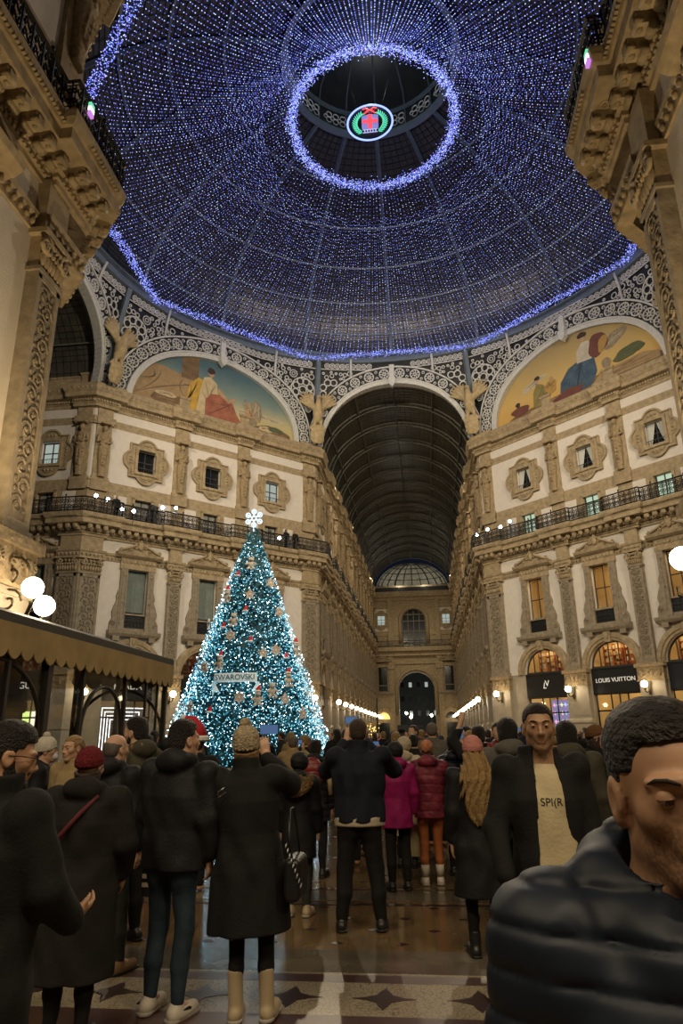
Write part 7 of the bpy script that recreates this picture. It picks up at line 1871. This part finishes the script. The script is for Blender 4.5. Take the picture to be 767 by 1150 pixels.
gj = person('man with thick dark hair in a grey jacket right of the pink beanie', (2.43, -28.80), 2, 1.79, dict(kind='jacket', m='grey', hem=.78, bulk=.022), dict(m='dark_trousers', w=1.05), 'tan', ('bob', 'dark'), head=(0, 0, 0), h=.009, collar='hood', width=1.06)
ph = person('woman in dark padded jacket holding up a phone left of the pink beanie', (2.02, -26.1), 2, 1.62, dict(kind='puffer', m='navy_puff', hem=.75, bulk=.03, quilt=.09), dict(m='dark_trousers'), 'fair', ('bob', 'dark'), None, h=.009, female=True, collar='hood', arms=dict(r=((.26, .18, 1.38), (.16, .34, 1.58), (-.3, .1, 1), (0, 1, 0), .5), l=((-.26, .14, 1.34), (.04, .34, 1.58), (.3, .1, 1), (0, 1, 0), .5)))
smartphone((2.13, -25.75, 1.66), 0, 'upright phone with blue screen held up left of the pink beanie', False)
ra = person('man in black jacket with one arm stretched up above the pink beanie', (2.32, -26.5), 0, 1.74, dict(kind='jacket', m='black', hem=.8, bulk=.02), dict(m='dark_trousers'), 'fair', ('short', 'dark'), h=.010, collar='stand', arms=dict(l=((-.32, .16, 1.58), (-.20, .30, 1.82), (.2, .2, 1), (0, 1, 0), .6)))
rd = person('dark-haired man in an olive-grey jacket right of the man facing us', (2.92, -29.0), -6, 1.75, dict(kind='jacket', m='olive', hem=.8, bulk=.026), dict(m='dark_trousers'), 'fair', ('bob', 'dark'), h=.010, collar='hood', width=1.05)
bb = person('woman in a brown beanie and black coat looking right', (3.61, -27.0), 215, 1.72, dict(kind='coat', m='black', hem=.5, bulk=.02), dict(m='dark_trousers'), 'fair', ('bob', 'brown'), ('beanie', 'beanie_brown'), head=(30, 2, 0), h=.008, female=True, collar='stand', facing_cam=True)
# things they carry
hb = empty('handbag', (.82, -30.80, .80)); tag(hb, 'black handbag with a metal chain at the hip of the white-hat woman', 'bag')
f = Field((-.1, -.2, -.16), (.1, .2, .2), .009); f.box((0, 0, 0), (.055, .155, .125), .04, k=.01); f.displace(fold(.005, seed=8)); put('bag_body', f.mesh('bag_body', CM['leather'], 1), hb)
b = MB(); b.tube([(-.0, -.14, .10), (-.02, -.15, .26), (-.03, -.06, .40), (-.03, .06, .40), (-.02, .15, .26), (0, .14, .10)], .008, 5); put('strap', b.mesh('strap', CM['leather']), hb)
b = MB()
for i in range(9): b.ring((-.035 + .012 * i, -.165, .20 - .028 * i), (.3, 0, 1), (0, 1, 0), .013, .0035, 8, 4)
put('chain', b.mesh('chain', CM['silver']), hb)
def shopping_bag(loc, w, hgt, m_, label):
    o = empty('shopping_bag', loc); tag(o, label, 'bag')
    b = MB(); b.add([(-w, -.05, 0), (w, -.05, 0), (w, .05, 0), (-w, .05, 0), (-w * 1.05, -.06, hgt), (w * 1.05, -.06, hgt), (w * 1.05, .06, hgt), (-w * 1.05, .06, hgt)], [(3, 2, 1, 0), (0, 1, 5, 4), (1, 2, 6, 5), (2, 3, 7, 6), (3, 0, 4, 7)]); put('sack', b.mesh('sack', m_), o)
    for y in (-.05, .05):
        b = MB(); b.tube([(-w * .5, y, hgt), (-w * .4, y, hgt + .12), (w * .4, y, hgt + .12), (w * .5, y, hgt)], .005, 4); put('handle', b.mesh('handle', m_), o)
shopping_bag((1.46, -26.56, .28), .14, .34, CM['paper'], 'beige shopping bag hanging beside the orange leggings')
b = MB(); b.tube([(.19, -.16, 1.42), (.24, -.17, 1.28), (.25, -.15, 1.05)], [.03, .035, .03], 6); put('scarf', b.mesh('scarf', CM['paper']), rp)
# black bag at the bald man's hip with a yellow stripe
hb = empty('shoulder_bag', (-.45, -29.85, .62)); tag(hb, 'dark shoulder bag with a pale stripe beside the jeans man', 'bag')
f = Field((-.2, -.12, -.2), (.2, .12, .2), .011); f.box((0, 0, 0), (.13, .06, .14), .05, k=.01); put('bag_body', f.mesh('bag_body', CM['leather'], 1), hb)
b = MB(); b.box(-.10, .10, -.066, -.058, -.06, -.03); b.box(-.10, .10, -.066, -.058, 0, .03); put('stripe', b.mesh('stripe', CM['cream']), hb)
b = MB(); b.tube([(-.12, 0, .12), (-.10, 0, .42), (.0, 0, .62), (.10, 0, .42), (.12, 0, .12)], .012, 5); put('strap', b.mesh('strap', CM['leather']), hb)
# ------------------------------------------------------------------ the crowd farther off
def lodper(name, top, hat, coatlen, armsup=False, hair=True, flare=.0):
    f = Field((-.5, -.4, -.01), (.5, .5, 1.95), .02)
    head_prims(f, np.array([0, .03, 1.632]), rotm(0)); f.cap((0, -.02, 1.3), (0, 0, 1.52), .08, .055); f.cap((0, 0, 1.3), (0, 0, .9), .12, .12)
    for s in (-1, 1):
        f.cap((s * .09, 0, .9), (s * .10, 0, .08), .05, .04); f.cap((s * .10, 0, .05), (s * .11, .13, .035), .045, .04)
        w = (s * .10, .32, 1.52) if armsup else (s * .24, .06, .88); f.cap(w, (w[0], w[1] + .02, w[2] + (.1 if armsup else -.1)), .03, .028)
    f.cut(lambda X, Y, Z: -Z + .001 + 0 * X + 0 * Y)
    body = f.mesh('crowd_body', SK['fair'], 1)
    f = Field((-.55, -.4, coatlen - .06), (.55, .5, 1.75), .02)
    f.loft([(coatlen, 0, 0, .20 + flare, .155 + flare), (1.05, 0, 0, .195, .155), (1.28, 0, 0, .215, .16), (1.40, 0, -.01, .20, .13), (1.47, 0, -.01, .12, .10), (1.54, 0, -.01, .09, .09)], .04)
    for s in (-1, 1):
        el = (s * .30, .14, 1.32) if armsup else (s * .26, -.01, 1.15); w = (s * .12, .31, 1.48) if armsup else (s * .25, .05, .93)
        f.cap((s * .19, -.01, 1.43), el, .08, .075, .04); f.cap(el, w, .075, .055, .03)
    f.displace(fold(.008, seed=7)); f.cut(lambda X, Y, Z: coatlen + .004 - Z + 0 * X + 0 * Y)
    coat = f.mesh('crowd_coat', CM[top], 1)
    f = Field((-.3, -.25, .04), (.3, .25, 1.1), .02)
    f.loft([(.84, 0, 0, .17, .13), (1.0, 0, 0, .17, .13)], .03)
    for s in (-1, 1): f.cap((s * .09, 0, .9), (s * .10, 0, .10), .09, .06)
    tr_ = f.mesh('crowd_trousers', CM['dark_trousers'], 1)
    f = Field((-.18, -.2, 1.45), (.18, .2, 1.95), .016); c = (0, .02, 1.672)
    if hat == 'beanie': f.ell((0, .012, 1.69), (.095, .112, .10)); f.cut(lambda X, Y, Z: 1.65 + .28 * Y - Z + 0 * X)
    elif hat == 'hood': f.ell((0, .0, 1.66), (.115, .13, .125)); f.cut(lambda X, Y, Z: np.minimum(Y - .075, 1.9 - Z) + 0 * X)
    elif hat == 'long': f.ell((0, .012, 1.67), (.09, .11, .095)); f.ell((0, -.07, 1.54), (.09, .06, .17), k=.04); f.cut(lambda X, Y, Z: np.minimum(Y - .06, 1.70 - Z) + 0 * X)
    else: f.ell((0, .012, 1.674), (.087, .108, .09)); f.ell((0, -.03, 1.63), (.08, .065, .08)); f.cut(lambda X, Y, Z: np.minimum(Y - .07, 1.71 - Z) + 0 * X)
    hm = f.mesh('crowd_hair', HM['dark'], 1)
    return dict(body=body, coat=coat, trousers=tr_, hair=hm, hat=hat)
TP = [lodper('a', 'black', 'short', .80), lodper('b', 'black', 'beanie', .74), lodper('c', 'black', 'long', .55, flare=.03), lodper('d', 'black', 'hood', .70), lodper('e', 'black', 'short', .80, True), lodper('f', 'black', 'long', .62, True)]
CCOL = [('black', 'black'), ('black', 'black2'), ('black', 'black'), ('dark blue', 'navy'), ('dark grey', 'charcoal'), ('grey', 'grey'), ('olive', 'olive'), ('tan', 'tan'), ('cream', 'cream'), ('burgundy', 'burgundy'), ('dark red', 'red')]
HATC = [('red', 'beanie_red'), ('cream', 'beanie_white'), ('pink', 'beanie_pink'), ('brown', 'beanie_brown'), ('black', 'black'), ('black', 'black2')]
def crowd_person(x, y, rz, H, t, ci, hi, hcol, z=0, label=None, group=None):
    T = TP[t]; cn, cm = CCOL[ci]; o = put('person', T['body'], None, (x, y, z), rz); s_ = H / 1.765; o.scale = (s_,) * 3
    def slot(q, m_):
        q.material_slots[0].link = 'OBJECT'; q.material_slots[0].material = m_; return q
    slot(put('coat', T['coat'], o), CM[cm]); put('trousers', T['trousers'], o)
    if T['hat'] == 'beanie': slot(put('knit_hat', T['hair'], o), CM[HATC[hi][1]]); hd = HATC[hi][0] + ' knit hat'
    elif T['hat'] == 'hood': slot(put('hood', T['hair'], o), CM[cm]); hd = 'hood up'
    else: slot(put('hair', T['hair'], o), HM[hcol]); hd = ('long ' if T['hat'] == 'long' else 'short ') + dict(dark='dark', brown='brown', blonde='blonde', grey='grey')[hcol] + ' hair'
    act = ' raising both arms' if t in (4, 5) else ''
    lb = label or f'onlooker in {cn} coat with {hd}{act} in the distant crowd'
    tag(o, lb, 'person', group or f'crowd: {cn} coat, {hd}{act}'); return o
def px_x(u, y):   # the point at depth y that stands on the picture column u near eye level
    r_, u_, f_ = cam_basis(); d = r_ * ((u - 383.5) / F_PX) + u_ * ((575 - 822) / F_PX) + f_
    return CAM.x + d.x * (y - CAM.y) / d.y
rc = random.Random(21)
placed = [(o.location.x, o.location.y) for o in bpy.data.objects if o.name.startswith('person') and o.parent is None]
placed += [(-.6, 40), (-.1, 40), (-1.1, 40), (1.1, 44), (.6, 44), (1.6, 44), (-5.2, 47), (-4.4, 47), (-6, 47), (-3.3, 36)]
nph = 0
def try_place(y, u, far=False):
    global nph
    if y < -18.5 and 212 < u < 326: return False
    x = px_x(u, y)
    if (x - TX) ** 2 + (y - TY) ** 2 < 4.6 ** 2: return False
    if y > -26 and x < -7.0 and y < -18: return False
    if x < -2.0 and y < -18.2 and x > -7.3 and x < -4.2: return False
    if abs(x) > 6.2 and (y > 20 or y < -20): return False
    if y > 12 and abs(x) > 13: return False
    if any((x - a) ** 2 + (y - b) ** 2 < .36 for a, b in placed): return False
    placed.append((x, y)); t = rc.choice((0, 0, 0, 1, 2, 2, 3, 4, 5)); ci = rc.choice((0, 1, 2, 3, 4, 0, 1, 2, 3, 4, 5, 6, 7, 8, 9, 10)); H = rc.uniform(1.58, 1.84)
    o = crowd_person(x, y, rc.gauss(.0, .35) if rc.random() < .86 else rc.uniform(1, 5), H, t, ci, rc.randrange(len(HATC)), rc.choice(('dark', 'dark', 'brown', 'brown', 'blonde', 'grey')))
    if t in (4, 5) and nph < 9 and y < 0:
        nph += 1; a = o.rotation_euler.z
        smartphone((x - math.sin(a) * .36, y + math.cos(a) * .36, H * .935), a, 'small lit phone held up in the distant crowd', True, 0, 'phones held up in the distant crowd')
    return True
for i in range(26): 
    for k in range(20):
        if try_place(rc.uniform(-26.2, -21.5), rc.uniform(160, 740)): break
for i in range(34):
    for k in range(20):
        if try_place(rc.uniform(-21, -12), rc.uniform(170, 760)): break
for i in range(40):
    for k in range(20):
        if try_place(rc.uniform(-12, 6), rc.uniform(185, 760)): break
for i in range(16):
    for k in range(20):
        if try_place(rc.uniform(8, 48), rc.uniform(395, 535)): break
# a reveller in a red hat in front of the tree
o = crowd_person(-1.05, -27.2, .1, 1.70, 0, 0, 0, 'dark', label='person in a red Santa hat in front of the Christmas tree')
h = MB(); h.tube([(0, 0, 0), (-.02, 0, .12), (-.08, 0, .22), (-.17, -.02, .25)], [.125, .105, .07, .03], 12); q = put('santa_hat', h.mesh('santa_hat', M['red_felt']), o, (0, .01, 1.70))
h = MB(); h.ring((0, 0, 0), (1, 0, 0), (0, 1, 0), .118, .036, 18, 6); put('hat_trim', h.mesh('hat_trim', M['fur_white']), q); h = MB(); h.ell((-.19, -.02, .25), .045, 8, 6); put('pompom', h.mesh('pompom', M['fur_white']), q)
# people up on the balcony beside the tree star
for i, (x, y, rz, t, lb) in enumerate(((-8.6, 19.3, -2.4, 0, 'dark figure standing on the balcony right of the tree star, nearest the arm'), (-9.25, 18.65, -2.2, 3, 'dark hooded figure on the balcony right of the tree star'), (-19.45, 8.45, -2.3, 0, 'technician standing by the stage lights on the left balcony'))):
    crowd_person(x, y, rz, 1.72, t, 0, 0, 'dark', 16.36, lb, 'people on the left balcony')
# dark screens and a pole far down the arm
for x, y, w_, hh, lb in ((-.6, 40, .9, 2.6, 'tall black loudspeaker stack far down the arm'), (1.1, 44, .7, 2.2, 'smaller black loudspeaker stack far down the arm')):
    b = MB(); b.box(-w_, w_, -.4, .4, 0, hh); b.box(-w_ * .85, w_ * .85, -.43, -.4, .15, hh - .15); tag(b.build('loudspeaker', M['iron'], None, (x, y, 0)), lb, 'loudspeaker', 'loudspeakers in the far arm')
b = MB(); b.tube([(0, 0, 0), (0, 0, 5.2)], .09, 6); b.box(-.2, .2, -.2, .2, 0, .12); tag(b.build('dark_pole', M['iron'], None, (-3.3, 36, 0)), 'slim dark pole standing in the far arm', 'pole')
# stall with golden lights
st = empty('market_stall', (-5.2, 47, 0)); tag(st, 'small stall glowing with golden lights at the left of the far arm', 'stall')
b = MB(); b.box(-1.3, 1.3, -.8, .8, 0, 1.0); put('counter', b.mesh('counter', M['wood']), st); b = MB(); b.box(-1.5, 1.5, -1, 1, 2.8, 3.0); put('canopy', b.mesh('canopy', M['canopy']), st)
for x in (-1.3, 1.3):
    b = MB(); b.box(x - .05, x + .05, -.8, -.7, 0, 2.8); put('post', b.mesh('post', M['wood']), st)
b = MB()
for i in range(60): b.octa((rc.uniform(-1.4, 1.4), -1.0 + rc.uniform(-.05, .1), rc.uniform(1.1, 2.9)), .06)
tag(put('lights', b.mesh('lights', emat('golden_bulb', (1, .62, .15), 4)), st), kind='stuff')
